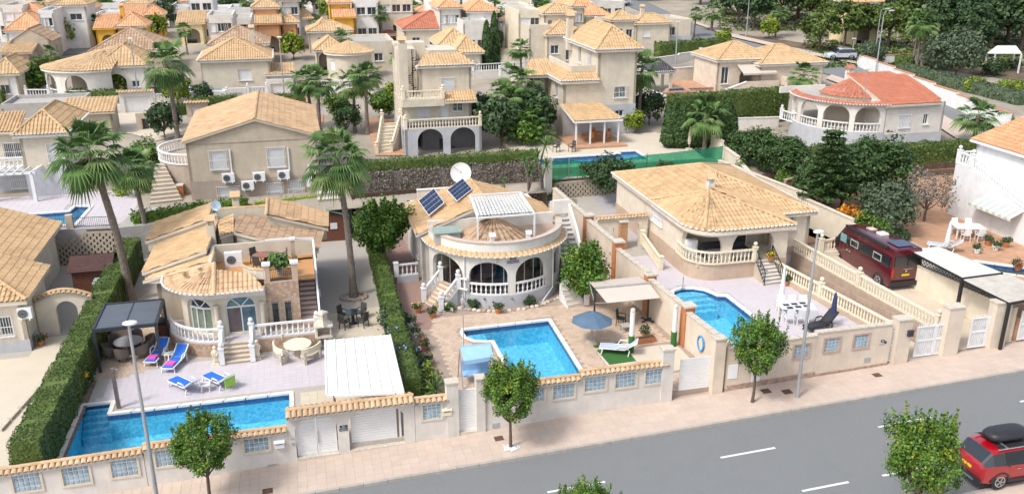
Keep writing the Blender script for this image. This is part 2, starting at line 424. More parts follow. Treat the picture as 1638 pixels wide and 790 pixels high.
def roof_gable(root,u0,u1,v0,v1,z,h,mat,axis='v',fine=2,ov=.3,pitch=.24,course=.45,wall=None,fascia=None):
    """ridge along axis"""
    mb=MB();g=MB()
    if axis=='v':
        m=(u0+u1)/2;s=h/((u1-u0)/2);a0,a1=u0-ov,u1+ov;zz=z-s*ov;b0,b1=v0-.12,v1+.12
        tiles(mb,[(a0,b0,zz),(m,b0,z+h),(m,b1,z+h),(a0,b1,zz)],pitch,course,fine=fine)
        tiles(mb,[(a1,b0,zz),(m,b0,z+h),(m,b1,z+h),(a1,b1,zz)],pitch,course,fine=fine)
        ridge(mb,(m,b0,z+h+.02),(m,b1,z+h+.02))
        for v,f in((v0,1),(v1,-1)):g.add([(u0,v,z-.05),(u1,v,z-.05),(m,v,z+h-.05),(u0,v+.2*f,z-.05),(u1,v+.2*f,z-.05),(m,v+.2*f,z+h-.05)],[(0,1,2),(5,4,3)])
    else:
        m=(v0+v1)/2;s=h/((v1-v0)/2);a0,a1=v0-ov,v1+ov;zz=z-s*ov;b0,b1=u0-.12,u1+.12
        tiles(mb,[(b0,a0,zz),(b1,a0,zz),(b1,m,z+h),(b0,m,z+h)],pitch,course,fine=fine)
        tiles(mb,[(b0,a1,zz),(b1,a1,zz),(b1,m,z+h),(b0,m,z+h)],pitch,course,fine=fine)
        ridge(mb,(b0,m,z+h+.02),(b1,m,z+h+.02))
        for u,f in((u0,1),(u1,-1)):g.add([(u,v0,z-.05),(u,v1,z-.05),(u,m,z+h-.05),(u+.2*f,v0,z-.05),(u+.2*f,v1,z-.05),(u+.2*f,m,z+h-.05)],[(0,1,2),(5,4,3)])
    g.build('gable_wall',wall or CREAM,root)
    return mb.build('roof',mat,root)
def slope(root,pts,mat,fine=2,thick=.16,pitch=.24,course=.45,wall=None,name='roof',down=None):
    """one sloping roof face over a slab"""
    mb=MB();tiles(mb,[(p[0],p[1],p[2]+.03)for p in pts],pitch,course,fine=fine,down=down)
    o=mb.build(name,mat,root)
    s=MB();n=len(pts);vs=list(pts)+[(p[0],p[1],p[2]-thick)for p in pts]
    s.add(vs,[tuple(range(n)),tuple(range(n,2*n))[::-1]]+[(i,(i+1)%n,n+(i+1)%n,n+i)for i in range(n)])
    s.build('roof_slab',wall or CREAM,root)
    return o
# ---------------------------------------------------------------- balustrades
BP=[(.055,0),(.055,.07),(.03,.09),(.05,.2),(.062,.28),(.045,.4),(.028,.5),(.035,.56),(.05,.6),(.05,.66)]
_bal={}
def bal_mesh(mat,n=8,h=.66):
    k=(mat.name,n,h)
    if k not in _bal:
        mb=MB();mb.lathe((0,0,0),[(r,z*h/.66)for r,z in(BP if n>5 else BP[::2])],n);o=mb.build('baluster',mat);me=o.data;bpy.data.objects.remove(o);_bal[k]=me
        me.polygons.foreach_set('use_smooth',[True]*len(me.polygons))
    return _bal[k]
def balustrade(parent,pts,mat,posts=(),h=.8,sp_=.26,single=True,ball=True,n=8,name='balustrade',w_=.14):
    """rail and plinth along 3D pts, balusters between; posts: indices that carry a pier with a ball"""
    rail=MB();b=MB()
    for p,q in zip(pts,pts[1:]):
        p,q=Vector(p),Vector(q)
        for zz,hh in((h-.05,.1),(.05,.08)):rail.bar(p+Vector((0,0,zz)),q+Vector((0,0,zz)),w_ if zz>.1 else w_*.95,hh)
    o=rail.build('balustrade_rail' if parent.type!='EMPTY' or name!='balustrade' else 'balustrade',mat,parent)
    tot=0;segs=[];
    for p,q in zip(pts,pts[1:]):
        l=(Vector(q)-Vector(p)).length;segs.append((tot,l,Vector(p),Vector(q)));tot+=l
    k=max(1,int(tot/sp_));rt=rootof(parent);base=BASE[rt.name][0]
    jm=MB()
    for i in range(k):
        s=(i+.5)*tot/k
        for t0,l,p,q in segs:
            if t0<=s<=t0+l:
                c=p+(q-p)*((s-t0)/l)+Vector((0,0,.09))
                if single:meshobj('baluster',bal_mesh(mat,n,h-.19),o,c-base)
                else:jm.lathe(c,[(r,z*(h-.19)/.66)for r,z in BP[::2]],5)
                break
    if not single:jm.build('balusters',mat,o,kind='stuff')
    for i in posts:
        p=Vector(pts[i]);m=MB();m.box(p+Vector((0,0,(h+.1)/2)),(.26,.26,h+.1));m.box(p+Vector((0,0,h+.12)),(.32,.32,.06))
        if ball:m.cyl(p+Vector((0,0,h+.15)),.05,.04,.08,8);m.ball(p+Vector((0,0,h+.33)),.13)
        m.build('post',mat,parent)
    return o
def arc(cx,cy,r,a0,a1,n=12,z=None):
    out=[]
    for i in range(n+1):
        t=R(a0+(a1-a0)*i/n);p=(cx+r*math.cos(t),cy+r*math.sin(t))
        out.append(p if z is None else p+(z,))
    return out
# ---------------------------------------------------------------- foliage
rs=np.random.RandomState(11)
def leafobj(name,mat,C,N,size,parent=None,elong=1.7,mats=None,split=None,**k):
    """one small folded leaf face per point"""
    n=len(C);C=np.asarray(C,float);N=np.asarray(N,float)
    N=N+rs.normal(0,.55,(n,3));N/=np.linalg.norm(N,axis=1)[:,None]+1e-9
    a=rs.normal(0,1,(n,3));X=np.cross(N,a);X/=np.linalg.norm(X,axis=1)[:,None]+1e-9;Y=np.cross(N,X)
    s=size*rs.uniform(.6,1.3,n)[:,None];fold=N*s*.18
    V=np.stack([C-X*s*.5*elong,C-Y*s*.5+fold,C+X*s*.5*elong,C+Y*s*.5+fold],1).reshape(-1,3)
    me=bpy.data.meshes.new(name);me.vertices.add(4*n);me.loops.add(4*n);me.polygons.add(n)
    me.vertices.foreach_set('co',V.ravel().astype(np.float32));me.loops.foreach_set('vertex_index',np.arange(4*n,dtype=np.int32))
    me.polygons.foreach_set('loop_start',np.arange(0,4*n,4,dtype=np.int32));me.polygons.foreach_set('loop_total',np.full(n,4,np.int32))
    me.update(calc_edges=True)
    for m in(mats or[mat]):me.materials.append(m)
    if mats:
        g=np.sin(C[:,0]*3.1+1)*np.sin(C[:,1]*2.7)*np.sin(C[:,2]*3.7+2)+rs.normal(0,.12,n)
        me.polygons.foreach_set('material_index',(g>(split or.45)).astype(np.int32))
    uv=me.uv_layers.new(name='UVMap')
    cell=rs.randint(0,4000,n).astype(np.float32)+.5
    uv.data.foreach_set('uv',np.repeat(np.stack([cell,np.full(n,.5)],1),4,axis=0).astype(np.float32).ravel())
    o=bpy.data.objects.new(name,me);COL.objects.link(o)
    if parent is not None:o.parent=parent
    for a_,b_ in k.items():o[a_]=b_
    return o
def sph(n):
    d=rs.normal(0,1,(n,3));return d/np.linalg.norm(d,axis=1)[:,None]
def clumps(c,r,nc,cr,nl,low=-.5,vert=1.0):
    """points of leaves in clumps spread over and inside an ellipsoid"""
    c=np.array(c,float);r=np.array(r,float)
    d=sph(nc*2);d=d[d[:,2]>low][:nc];rad=rs.uniform(.45,1.0,len(d))**.6
    cc=c+d*r*rad[:,None];per=max(1,nl//len(d));P_,N_=[],[]
    for q in cc:
        e=sph(per);k=rs.uniform(.55,1.05,per)[:,None];s=cr*rs.uniform(.6,1.5)
        P_.append(q+(e*k*s+rs.normal(0,cr*.28,(per,3)))*np.array([1,1,vert]));N_.append(e*.7+(q-c)/r.max()*.5+np.array([0,0,.35]))
    return np.concatenate(P_),np.concatenate(N_)
def limb(mb,p,q,r0,r1,n=7,k=4,bend=.1):
    p,q=Vector(p),Vector(q);t=(q-p).normalized();x=t.orthogonal().normalized();y=t.cross(x)
    off=(x*rnd.uniform(-1,1)+y*rnd.uniform(-1,1))*bend*(q-p).length;vs=[]
    for i in range(k+1):
        f=i/k;c=p.lerp(q,f)+off*math.sin(math.pi*f);r=r0+(r1-r0)*f
        vs+=[c+(x*math.cos(2*math.pi*j/n)+y*math.sin(2*math.pi*j/n))*r*(1+rnd.uniform(-.06,.06))for j in range(n)]
    mb.add(vs,[(i*n+j,i*n+(j+1)%n,(i+1)*n+(j+1)%n,(i+1)*n+j)for i in range(k)for j in range(n)])
def tree(kind='street',h=5.2,r=1.7,leaf=LC,n=5200,ls=.13,trunk=1.9,label='tree',cat='tree',mats=None,split=None,nc=60,cr=.36,flat=1.0,name='street_tree',tr=.075):
    t=thing(name,label,cat);mb=MB();ch=(h-trunk)/2;cz=trunk+ch
    limb(mb,(0,0,-.15),(.03,.02,trunk+.1),tr*1.35,tr*.9,9,6,.02)
    for i in range(9):
        a=i*2.4;e=rnd.uniform(.5,.9);rr=r*e*.8
        limb(mb,(.02,.02,trunk*rnd.uniform(.85,1.05)),(rr*math.cos(a),rr*math.sin(a),cz+ch*rnd.uniform(-.4,.7)),tr*.65,.015,5,3,.12)
    mb.build('trunk',BARK,t,smooth=True)
    P_,N_=clumps((0,0,cz),(r,r,ch*flat),nc,cr,n,-.75)
    if name in('street_tree','citrus_tree','pepper_tree'):
        az=np.arctan2(P_[:,1],P_[:,0]);f=np.clip((P_[:,2]-trunk)/(2*ch),0,1);P_[:,:2]*=((.62+.5*f)*(1+.16*np.sin(az*3+f*4+r*7)+.1*np.sin(az*5-f*6)))[:,None];P_[:,2]+=.22*np.sin(az*2+1)*f
        kp=rs.uniform(0,1,len(P_))>.55*np.clip(np.sin(P_[:,0]*3.3+1)*np.sin(P_[:,1]*3.1)*np.sin(P_[:,2]*3.0)*2,0,1);P_,N_=P_[kp],N_[kp]
        for i in range(34):
            a,rr=rnd.uniform(0,6.28),r*rnd.uniform(.1,.95);b=np.array([rr*math.cos(a),rr*math.sin(a),cz+ch*math.sqrt(max(0,1-(rr/r)**2))*.75]);L_=rnd.uniform(.5,1.15);m_=46
            f=rs.uniform(0,1,m_)[:,None];P_=np.concatenate([P_,b+f*np.array([math.cos(a)*.12,math.sin(a)*.12,1])*L_+rs.normal(0,.075,(m_,3))*(1.25-f)]);N_=np.concatenate([N_,sph(m_)+np.array([0,0,.4])])
    leafobj('crown',leaf,P_,N_,ls,t,mats=mats,split=split)
    return t
def bush(r=(.8,.8,.7),leaf=LDK,n=1500,ls=.1,nc=22,cr=.3,z=None,name='bush',mats=None,split=None,label='',cat='bush'):
    t=thing(name,label,cat);z=r[2]*.85 if z is None else z
    mb=MB()
    for i in range(6):a=i*1.05;limb(mb,(0,0,-.05),(r[0]*.6*math.cos(a),r[1]*.6*math.sin(a),z+.2*r[2]),.035,.01,5,3)
    mb.build('stem',BARK,t)
    P_,N_=clumps((0,0,z),r,nc,cr,n,-.9);P_[:,2]=np.abs(P_[:,2])
    leafobj('foliage',leaf,P_,N_,ls,t,mats=mats,split=split)
    return t
def cypress(h=5,r=.55,n=2600,leaf=LCY,name='cypress',pw=.55):
    t=thing(name,'','tree');mb=MB();limb(mb,(0,0,-.1),(0,0,h*.8),.09,.02,6,3,0);mb.build('trunk',BARK,t)
    z=rs.uniform(.1,h,n);f=z/h;rad=r*np.minimum(1,(f*6+.25))*np.clip(1-f**2.2,.02,1)**pw
    a=rs.uniform(0,6.283,n);k=rs.uniform(.7,1.08,n)+.12*np.sin(a*5+z*2)
    P_=np.stack([np.cos(a)*rad*k,np.sin(a)*rad*k,z],1);N_=np.stack([np.cos(a),np.sin(a),np.full(n,.5)],1)
    leafobj('crown',leaf,P_,N_,.15,t,elong=2.2);return t
def pine_araucaria(h=7):
    t=thing('norfolk_pine','','tree');mb=MB();limb(mb,(0,0,-.1),(0,0,h),.12,.02,7,5,.01);P_,N_=[],[]
    for k in range(10):
        z=h*(.22+.075*k);L_=(h-z)*.36+.25
        for j in range(6):
            a=j*1.047+k*.5;q=Vector((math.cos(a)*L_,math.sin(a)*L_,z+.12*L_));limb(mb,(0,0,z),q,.03,.01,4,2,.03)
            m=110;f=rs.uniform(.15,1,m)[:,None];P_.append(np.array([0,0,z])*(1-f)+np.array(q)*f+rs.normal(0,.1,(m,3))*np.array([1.3,1.3,.5]));N_.append(np.tile([0,0,1.],(m,1)))
    mb.build('trunk',BARK,t);leafobj('crown',LCY,np.concatenate(P_),np.concatenate(N_),.14,t,elong=2.4);return t
def hedge(pts,w,z0,h,label,name='hedge',leaf=LH,dens=120,ls=.085,cat='hedge',jit=.07,group=None):
    """trimmed hedge along a line of (u,v[,z]) points"""
    c=pts[0];t=thing(name,label,cat,(c[0],c[1],z0),group=group);P_,N_=[],[];core=MB()
    for p,q in zip(pts,pts[1:]):
        a=np.array(p[:2],float);b=np.array(q[:2],float);L_=np.linalg.norm(b-a);d=(b-a)/L_;n=np.array([-d[1],d[0]])
        za=p[2]if len(p)>2 else 0;zb=q[2]if len(q)>2 else 0
        i=w/2-.06
        C8=[(a+n*i,za),(a-n*i,za),(b-n*i,zb),(b+n*i,zb)]
        vs=[(x[0],x[1],z0+zz)for x,zz in C8]+[(x[0],x[1],z0+zz+h-.07)for x,zz in C8]
        core.add(vs,[(4,5,6,7),(0,1,5,4),(1,2,6,5),(2,3,7,6),(3,0,4,7)])
        for face,area in(('t',L_*w),('l',L_*h),('r',L_*h),('e',w*h),('s',w*h)):
            m=int(area*dens)
            if m<1:continue
            if face=='t':s=rs.uniform(0,L_,m);k=rs.uniform(-w/2,w/2,m);z=np.full(m,h);nn=np.tile([0,0,1.],(m,1))
            elif face in 'lr':
                sg=1 if face=='l' else-1;s=rs.uniform(0,L_,m);k=np.full(m,sg*w/2);z=rs.uniform(0,h,m);nn=np.tile([n[0]*sg,n[1]*sg,.25],(m,1))
            else:
                sg=1 if face=='e' else-1;s=np.full(m,L_ if sg>0 else 0);k=rs.uniform(-w/2,w/2,m);z=rs.uniform(0,h,m);nn=np.tile([d[0]*sg,d[1]*sg,.2],(m,1))
            wob=.07*np.sin(s*2.1+k)+.05*np.sin(s*5.3+2)
            s=s+rs.normal(0,jit*.6,m);z=z+rs.normal(0,jit*.7,m)*(1 if face=='t' else.3)+(wob if face=='t' else 0)
            k=k+(rs.normal(0,jit*.6,m)+wob*.6 if face in 'lr' else 0)
            zz=z0+z+za+(zb-za)*s/L_
            P_.append(np.stack([a[0]+d[0]*s+n[0]*k-c[0],a[1]+d[1]*s+n[1]*k-c[1],zz-z0],1));N_.append(nn)
    core.build('inner_twigs',leaf,t)
    leafobj('foliage',leaf,np.concatenate(P_),np.concatenate(N_),ls,t)
    return t
def fan(mb,o,d,L_=1.0,pet=1.0,seg=15,spread=200,droop=.35):
    """one fan leaf: stalk, pleated blade split into drooping fingers"""
    o=Vector(o);d=Vector(d).normalized();side=d.cross(Vector((0,0,1)))
    side=side.normalized()if side.length>.1 else Vector((1,0,0));nn=side.cross(d).normalized()
    c=o+d*pet;u=(rnd.randrange(4000)+.5,.5)
    mb.m=0;mb.add([o-side*.02,o+side*.02,c+side*.015,c-side*.015],[(0,1,2,3)],u)
    for i in range(seg):
        a=R(-spread/2+spread*(i+.5)/seg);w_=R(spread/seg)*.5;l=L_*(.72+.28*math.cos(a*.8))*rnd.uniform(.9,1.05)
        def dr(t):return d*math.cos(t)+side*math.sin(t)
        m=c+dr(a)*l*.6;tip=c+dr(a)*l-Vector((0,0,droop*l*rnd.uniform(.6,1.3)))
        e1=c+dr(a-w_)*l*.55-nn*.05;e2=c+dr(a+w_)*l*.55-nn*.05
        mb.add([c,e1,tip,e2,m+nn*.03-Vector((0,0,droop*l*.12))],[(0,1,4),(0,4,3),(1,2,4),(4,2,3)],u)
def palm(h=8,n=52,L_=1.0,tr=.2,lean=.3,name='fan_palm',skirt=10,pet=1.0):
    t=thing(name,'','palm tree');mb=MB();k=16;N=10;vs=[]
    for i in range(k+1):
        f=i/k;r=tr*(1.45 if i==0 else 1.15 if i==1 else 1-.3*f)*(1+.05*(i%2));cx=lean*f*f
        vs+=[(cx+r*math.cos(2*math.pi*j/N),r*math.sin(2*math.pi*j/N),h*f-.1*(i==0))for j in range(N)]
    mb.add(vs,[(i*N+j,i*N+(j+1)%N,(i+1)*N+(j+1)%N,(i+1)*N+j)for i in range(k)for j in range(N)])
    for i in range(int(h*16)):
        f=rnd.uniform(.05,1);a=rnd.uniform(0,6.28);r=tr*(1.02-.3*f);p=Vector((lean*f*f+r*math.cos(a),r*math.sin(a),h*f))
        q=p+Vector((math.cos(a)*.05,math.sin(a)*.05,.10));s=Vector((-math.sin(a),math.cos(a),0))*.05
        mb.add([p-s,p+s,q],[(0,1,2)])
    mb.build('trunk',PBARK,t)
    f=MB();top=Vector((lean,0,h))
    for i in range(n):
        el=R(85-150*((i+.5)/n)**.85);a=i*2.39996+rnd.uniform(-.2,.2)
        d=Vector((math.cos(a)*math.cos(el),math.sin(a)*math.cos(el),math.sin(el)))
        fan(f,top+Vector((0,0,-.3+.5*rnd.random()))+d*.1,d,L_*rnd.uniform(.75,1.15),pet*rnd.uniform(.7,1.35),15,165+30*rnd.random(),.3+.35*(1-math.sin(max(el,-.6)))*.5)
    f.build('crown',LP,t)
    if skirt:
        s=MB()
        for i in range(skirt):
            a=i*2.4;d=Vector((math.cos(a)*.35,math.sin(a)*.35,-1));fan(s,top+Vector((math.cos(a)*.12,math.sin(a)*.12,-.2)),d,L_*.7,.5,9,120,.2)
        s.build('dead_leaves',LPD,t)
    return t
def yucca(h=2.0,heads=3,L_=.7,name='yucca'):
    t=thing(name,'','plant');tr_=MB();f=MB()
    for k in range(heads):
        a=k*2.1;hh=h*(1-.22*k);top=Vector((.35*math.cos(a)*(heads>1),.35*math.sin(a)*(heads>1),hh));limb(tr_,(0,0,-.05),top,.08,.05,6,4)
        for i in range(34):
            el=R(80-120*(i/34));b=i*2.4;d=Vector((math.cos(b)*math.cos(el),math.sin(b)*math.cos(el),math.sin(el)));s=d.cross(Vector((0,0,1))).normalized()*.035
            m=top+d*L_*.5;q=top+d*L_-Vector((0,0,.1*L_));f.add([top-s*.6,m-s,q,m+s,top+s*.6],[(0,1,2,3,4)],(rnd.randrange(999)+.5,.5))
    tr_.build('trunk',PBARK,t);f.build('leaves',LP,t);return t
def pot(r=.2,h=.3,leaf=LDK,ls=.07,n=260,pr=.25,ph=.3,mat=None,flower=None,cat='potted plant'):
    t=thing('potted_plant','',cat);m=MB();m.lathe((0,0,0),[(r*.65,0),(r*.95,h*.8),(r*1.08,h*.82),(r*1.08,h),(r*.9,h),(r*.88,h*.9),(.001,h*.9)],12)
    m.build('pot',mat or POT,t,smooth=False)
    P_,N_=clumps((0,0,h+ph*.45),(pr,pr,ph*.6),8,pr*.5,n,-.6)
    leafobj('foliage',leaf,P_,N_,ls,t,mats=[leaf,flower]if flower else None,split=.05)
    return t
# ---------------------------------------------------------------- building blocks
def block(root,u0,u1,v0,v1,z0,z1,wall,f=(),r=(),b=(),l=(),t=.22,frac=False,deep=1.6,inner=None,back=True,name='wall',far=False):
    """box building; openings: (centre, sill above z0, width, height, kind[, 'g' for a grille])"""
    mb=MB();fills=[]
    for key,lst,p0,p1 in(('f',f,(u0,v0),(u1,v0)),('r',r,(u1,v0),(u1,v1)),('b',b,(u1,v1),(u0,v1)),('l',l,(u0,v1),(u0,v0))):
        if key=='b' and not back:continue
        L_=math.hypot(p1[0]-p0[0],p1[1]-p0[1]);ops=[]
        for o in lst:
            c=o[0]
            if frac:s=c*L_
            else:s={'f':c-u0,'r':c-v0,'b':u1-c,'l':v1-c}[key]
            w_,h_,kd=o[2],o[3],o[4];s0,s1=max(.25,s-w_/2),min(L_-.25,s+w_/2)
            if s1-s0<.2:continue
            if kd=='arch':
                rise=min(h_*.6,(s1-s0)/2*.9);ops.append((s0,s1,z0+o[1],z0+o[1]+h_-rise,z0+o[1]+h_));fills.append(('arch',p0,p1,s0,s1,o,key))
            else:ops.append((s0,s1,z0+o[1],z0+o[1]+h_,z0+o[1]+h_));fills.append((kd,p0,p1,s0,s1,o,key))
        wallpath(mb,[p0,p1],z0,z1,ops,t)
    mb.build(name,wall,root)
    ar=[x for x in fills if x[0]=='arch']
    for kd,p0,p1,s0,s1,o,key in fills:
        if kd=='arch':continue
        winfill(root,p0,p1,s0,s1,z0+o[1],z0+o[1]+o[3],kd)
        if len(o)>5:grille(root,p0,p1,s0-.05,s1+.05,z0+o[1]-.05,z0+o[1]+o[3]+.05)
    if ar:
        m=MB();zb=min(z0+x[5][1]for x in ar);zz=max(z0+x[5][1]+x[5][3]for x in ar)+.2
        fz=zb if zb-z0<.3 else z0+.05
        m.bb(u0+t,u1-t,v0+t,v1-t,fz-.15,fz);ks={x[6]for x in ar}
        iu0=u0+(deep if 'l' in ks else t+.01);iu1=u1-(deep if 'r' in ks else t+.01);iv0=v0+(deep if 'f' in ks else t+.01)
        m.bb(iu0,iu1,iv0,v1-t-.02,fz,zz);m.bb(u0+t,u1-t,v0+t,v1-t,zz,zz+.1)
        m.build('porch_room',inner or INNER,root)
        d=MB()
        if 'f' in ks:d.bb((iu0+iu1)/2-.9,(iu0+iu1)/2+.5,iv0-.03,iv0+.05,fz,fz+2.05);d.build('porch_door',GLASS,root)
def flat(root,u0,u1,v0,v1,z,mat=CONC,par=.35,wall=None,t=.18,name='flat_roof'):
    m=MB();m.bb(u0+.01,u1-.01,v0+.01,v1-.01,z-.2,z);m.build(name,mat,root)
    if par:
        p=MB()
        wallpath(p,[(u0-.004,v0-.004),(u1+.004,v0-.004)],z-.1,z+par,(),t);wallpath(p,[(u1+.004,v0+t),(u1+.004,v1-t)],z-.1,z+par,(),t)
        wallpath(p,[(u1+.004,v1+.004),(u0-.004,v1+.004)],z-.1,z+par,(),t);wallpath(p,[(u0-.004,v1-t),(u0-.004,v0+t)],z-.1,z+par,(),t)
        p.build('parapet',wall or CREAM,root)
def chimney(root,u,v,z0,z1,w_=.5,wall=None,cap=None,roofpart=None):
    m=MB();m.bb(u-w_/2,u+w_/2,v-w_/2,v+w_/2,z0,z1);
    o=m.build('chimney',wall or CREAM,roofpart or root)
    c=MB();e=w_/2+.1;zz=z1+.02
    for s in(-1,1):
        for q in(-1,1):c.bb(u+s*w_*.36-.05,u+s*w_*.36+.05,v+q*w_*.36-.05,v+q*w_*.36+.05,z1,z1+.3)
    c.m=0;zz=z1+.3
    c.bb(u-w_*.28,u+w_*.28,v-w_*.28,v+w_*.28,z1,z1+.29)
    rr=MB();rr.add([(u-e,v-e,zz),(u+e,v-e,zz),(u+e,v+e,zz),(u-e,v+e,zz),(u-e,v,zz+.32),(u+e,v,zz+.32)],[(0,1,5,4),(3,4,5,2),(0,4,3),(1,2,5),(3,2,1,0)])
    par=root if roofpart else o
    if not roofpart:c.build('vent',wall or CREAM,o);rr.build('chimney_cap',cap or TS,o)
    else:c.build('chimney_vent',wall or CREAM,root);rr.build('chimney_cap',cap or TS,root)
    return o
def dish(root,p,r,d,mat=None,pole=1.0):
    m=MB();d=Vector(d).normalized();x=d.orthogonal().normalized();y=d.cross(x);p=Vector(p);n=16;vs=[]
    for k,(rr,dz)in enumerate(((0.02,0),(.4,.04),(.75,.12),(1,.22))):vs+=[p+x*rr*r*math.cos(2*math.pi*j/n)+y*rr*r*math.sin(2*math.pi*j/n)+d*dz*r for j in range(n)]
    m.add(vs,[(k*n+j,k*n+(j+1)%n,(k+1)*n+(j+1)%n,(k+1)*n+j)for k in range(3)for j in range(n)]);m.add([v-d*.02 for v in vs],[((k+1)*n+j,(k+1)*n+(j+1)%n,k*n+(j+1)%n,k*n+j)for k in range(3)for j in range(n)])
    o=m.build('satellite_dish' if root else 'dish',mat or PW,root)
    q=MB();q.bar(p-d*.05,p-Vector((0,0,pole))-d*.15,.05,None,6);q.bar(p-y*r*.95+d*.2*r,p+d*r*.9,.025);q.box(p+d*r*.9,(.09,.09,.09));q.build('mount',GREYM,o)
    return o
def acunit(p,face=0,name='air_conditioner',label='',w_=.85,h=.6,group=None):
    t=thing(name,label,'air conditioner',p,group=group);t.rotation_euler=(0,0,A+face)
    m=MB();m.box((0,0,h/2),(w_,.32,h));
    for s in(-.3,.3):m.box((s*w_,0,-.05),(.06,.4,.1))
    BASE[t.name]=(Vector((0,0,0)),0)
    m.build('casing',PWM,t);g=MB();n=14
    for rr in(.08,.14,.2,.25):
        g.path([(-.12*w_+rr*math.cos(2*math.pi*i/n),-.175,h/2+rr*math.sin(2*math.pi*i/n))for i in range(n+1)],.015,4)
    g.build('fan_guard',GREYM,t);f=MB();f.add([(-.12*w_+.26*math.cos(2*math.pi*i/n),-.163,h/2+.26*math.sin(2*math.pi*i/n))for i in range(n)],[tuple(range(n))]);f.build('fan',DGREY,t)
    return t
def bglass(root,u,z0,z1,v,n,rows,mat=None,cols=None,fr=None):
    """glass-block window set in the front wall: frame, then every block"""
    w_=n*.2+.02;f=MB();zc=(z0+z1)/2
    for s in(-1,1):f.box((u+s*(w_/2+.05),v-.012,zc),(.1,.05,z1-z0+.2))
    for z in(z0-.05,z1+.05):f.box((u,v-.012,z),(w_,.05,.1))
    o=f.build('window',fr or CREAM,root)
    back=MB();back.box((u,v+.05,zc),(w_,.02,z1-z0));back.build('mortar',PW,o)
    bh=(z1-z0)/rows;base=BASE[rootof(root).name][0]
    key=('gb',round(bh,3))
    if key not in _bal:
        b=MB();a=.082;q=bh/2-.017
        b.add([(-a,0,-q),(a,0,-q),(a,0,q),(-a,0,q),(-a*.75,-.03,-q*.75),(a*.75,-.03,-q*.75),(a*.75,-.03,q*.75),(-a*.75,-.03,q*.75)],[(4,5,6,7),(0,1,5,4),(1,2,6,5),(2,3,7,6),(3,0,4,7)])
        x=b.build('glass_block',mat or GBLK);_bal[key]=x.data;bpy.data.objects.remove(x)
    for i in range(n):
        for j in range(rows):
            meshobj('glass_block',_bal[key],o,Vector((u-w_/2+.01+.2*(i+.5),v+.035,z0+bh*(j+.5)))-base)
GBLK=M('glass_block',(.30,.42,.50),.12,.3,3,spec=.9,col2=(.13,.20,.25))
def captiles(root,p0,p1,w_=.55,mat=TO,tip=None,pitch=.24):
    """single barrel tiles laid across a wall top, sloping to both sides, with a ridge tile row"""
    p0,p1=Vector(p0),Vector(p1);d=p1-p0;L_=d.length;k=max(1,round(L_/pitch));base=BASE[rootof(root).name][0]
    key=('cap',w_)
    if key not in _bal:
        b=MB();r0,r1=.115,.095;vs=[];ns=6
        for y,z,r in((0,.13,r1),(-w_/2*.5,.075,(r0+r1)/2),(-w_/2,.0,r0)):
            vs+=[(r*math.cos(math.pi*j/ns),y,z+r*.75*math.sin(math.pi*j/ns))for j in range(ns+1)]
        m_=ns+1;b.add(vs,[(i*m_+j,(i+1)*m_+j,(i+1)*m_+j+1,i*m_+j+1)for i in range(2)for j in range(ns)])
        vi=[(v[0]*.86,v[1],v[2]-.02)for v in vs];b.add(vi,[(i*m_+j+1,(i+1)*m_+j+1,(i+1)*m_+j,i*m_+j)for i in range(2)for j in range(ns)])
        b.add(vs[2*m_:]+vi[2*m_:],[(j,m_+j,m_+j+1,j+1)for j in range(ns)])
        x=b.build('roof_tile',mat);_bal[key]=x.data;bpy.data.objects.remove(x)
    ms=[_bal[key]]
    if(key,mat.name)not in _bal:
        _bal[(key,mat.name)]=[]
        for i in range(5):
            me=_bal[key].copy();me.materials[0]=mat;uvl=me.uv_layers[0]
            for l in uvl.data:l.uv=(i*37+.5,3.5)
            _bal[(key,mat.name)].append(me)
    ms=_bal[(key,mat.name)]
    ang=math.atan2(d.y,d.x)
    for i in range(k):
        c=p0+d*((i+.5)/k)-base
        for s in(0,1):
            meshobj('roof_tile',rnd.choice(ms),root,c+Vector((0,0,rnd.uniform(-.008,.008))),(0,-math.atan2(d.z,d.xy.length)*(1 if s==0 else-1),ang+math.pi*s+rnd.uniform(-.02,.02)))
    bed=MB();n_=Vector((-math.sin(ang),math.cos(ang),0))
    a,b_=p0,p1;e=w_/2-.03
    bed.add([a-n_*e,b_-n_*e,b_,a,a+n_*e,b_+n_*e,a-n_*e-Vector((0,0,.1)),b_-n_*e-Vector((0,0,.1)),a+n_*e-Vector((0,0,.1)),b_+n_*e-Vector((0,0,.1))],
            [(0,1,2,3),(3,2,5,4),(6,7,1,0),(4,5,9,8),(6,8,9,7)])
    for i in(2,3):bed.v[i]=tuple(Vector(bed.v[i])+Vector((0,0,.12)))
    bed.build('tile_bed',CONC,root);rg=MB();ridge(rg,p0+Vector((0,0,.17)),p1+Vector((0,0,.17)),.1,.4);rg.build('ridge_tiles',mat,root)
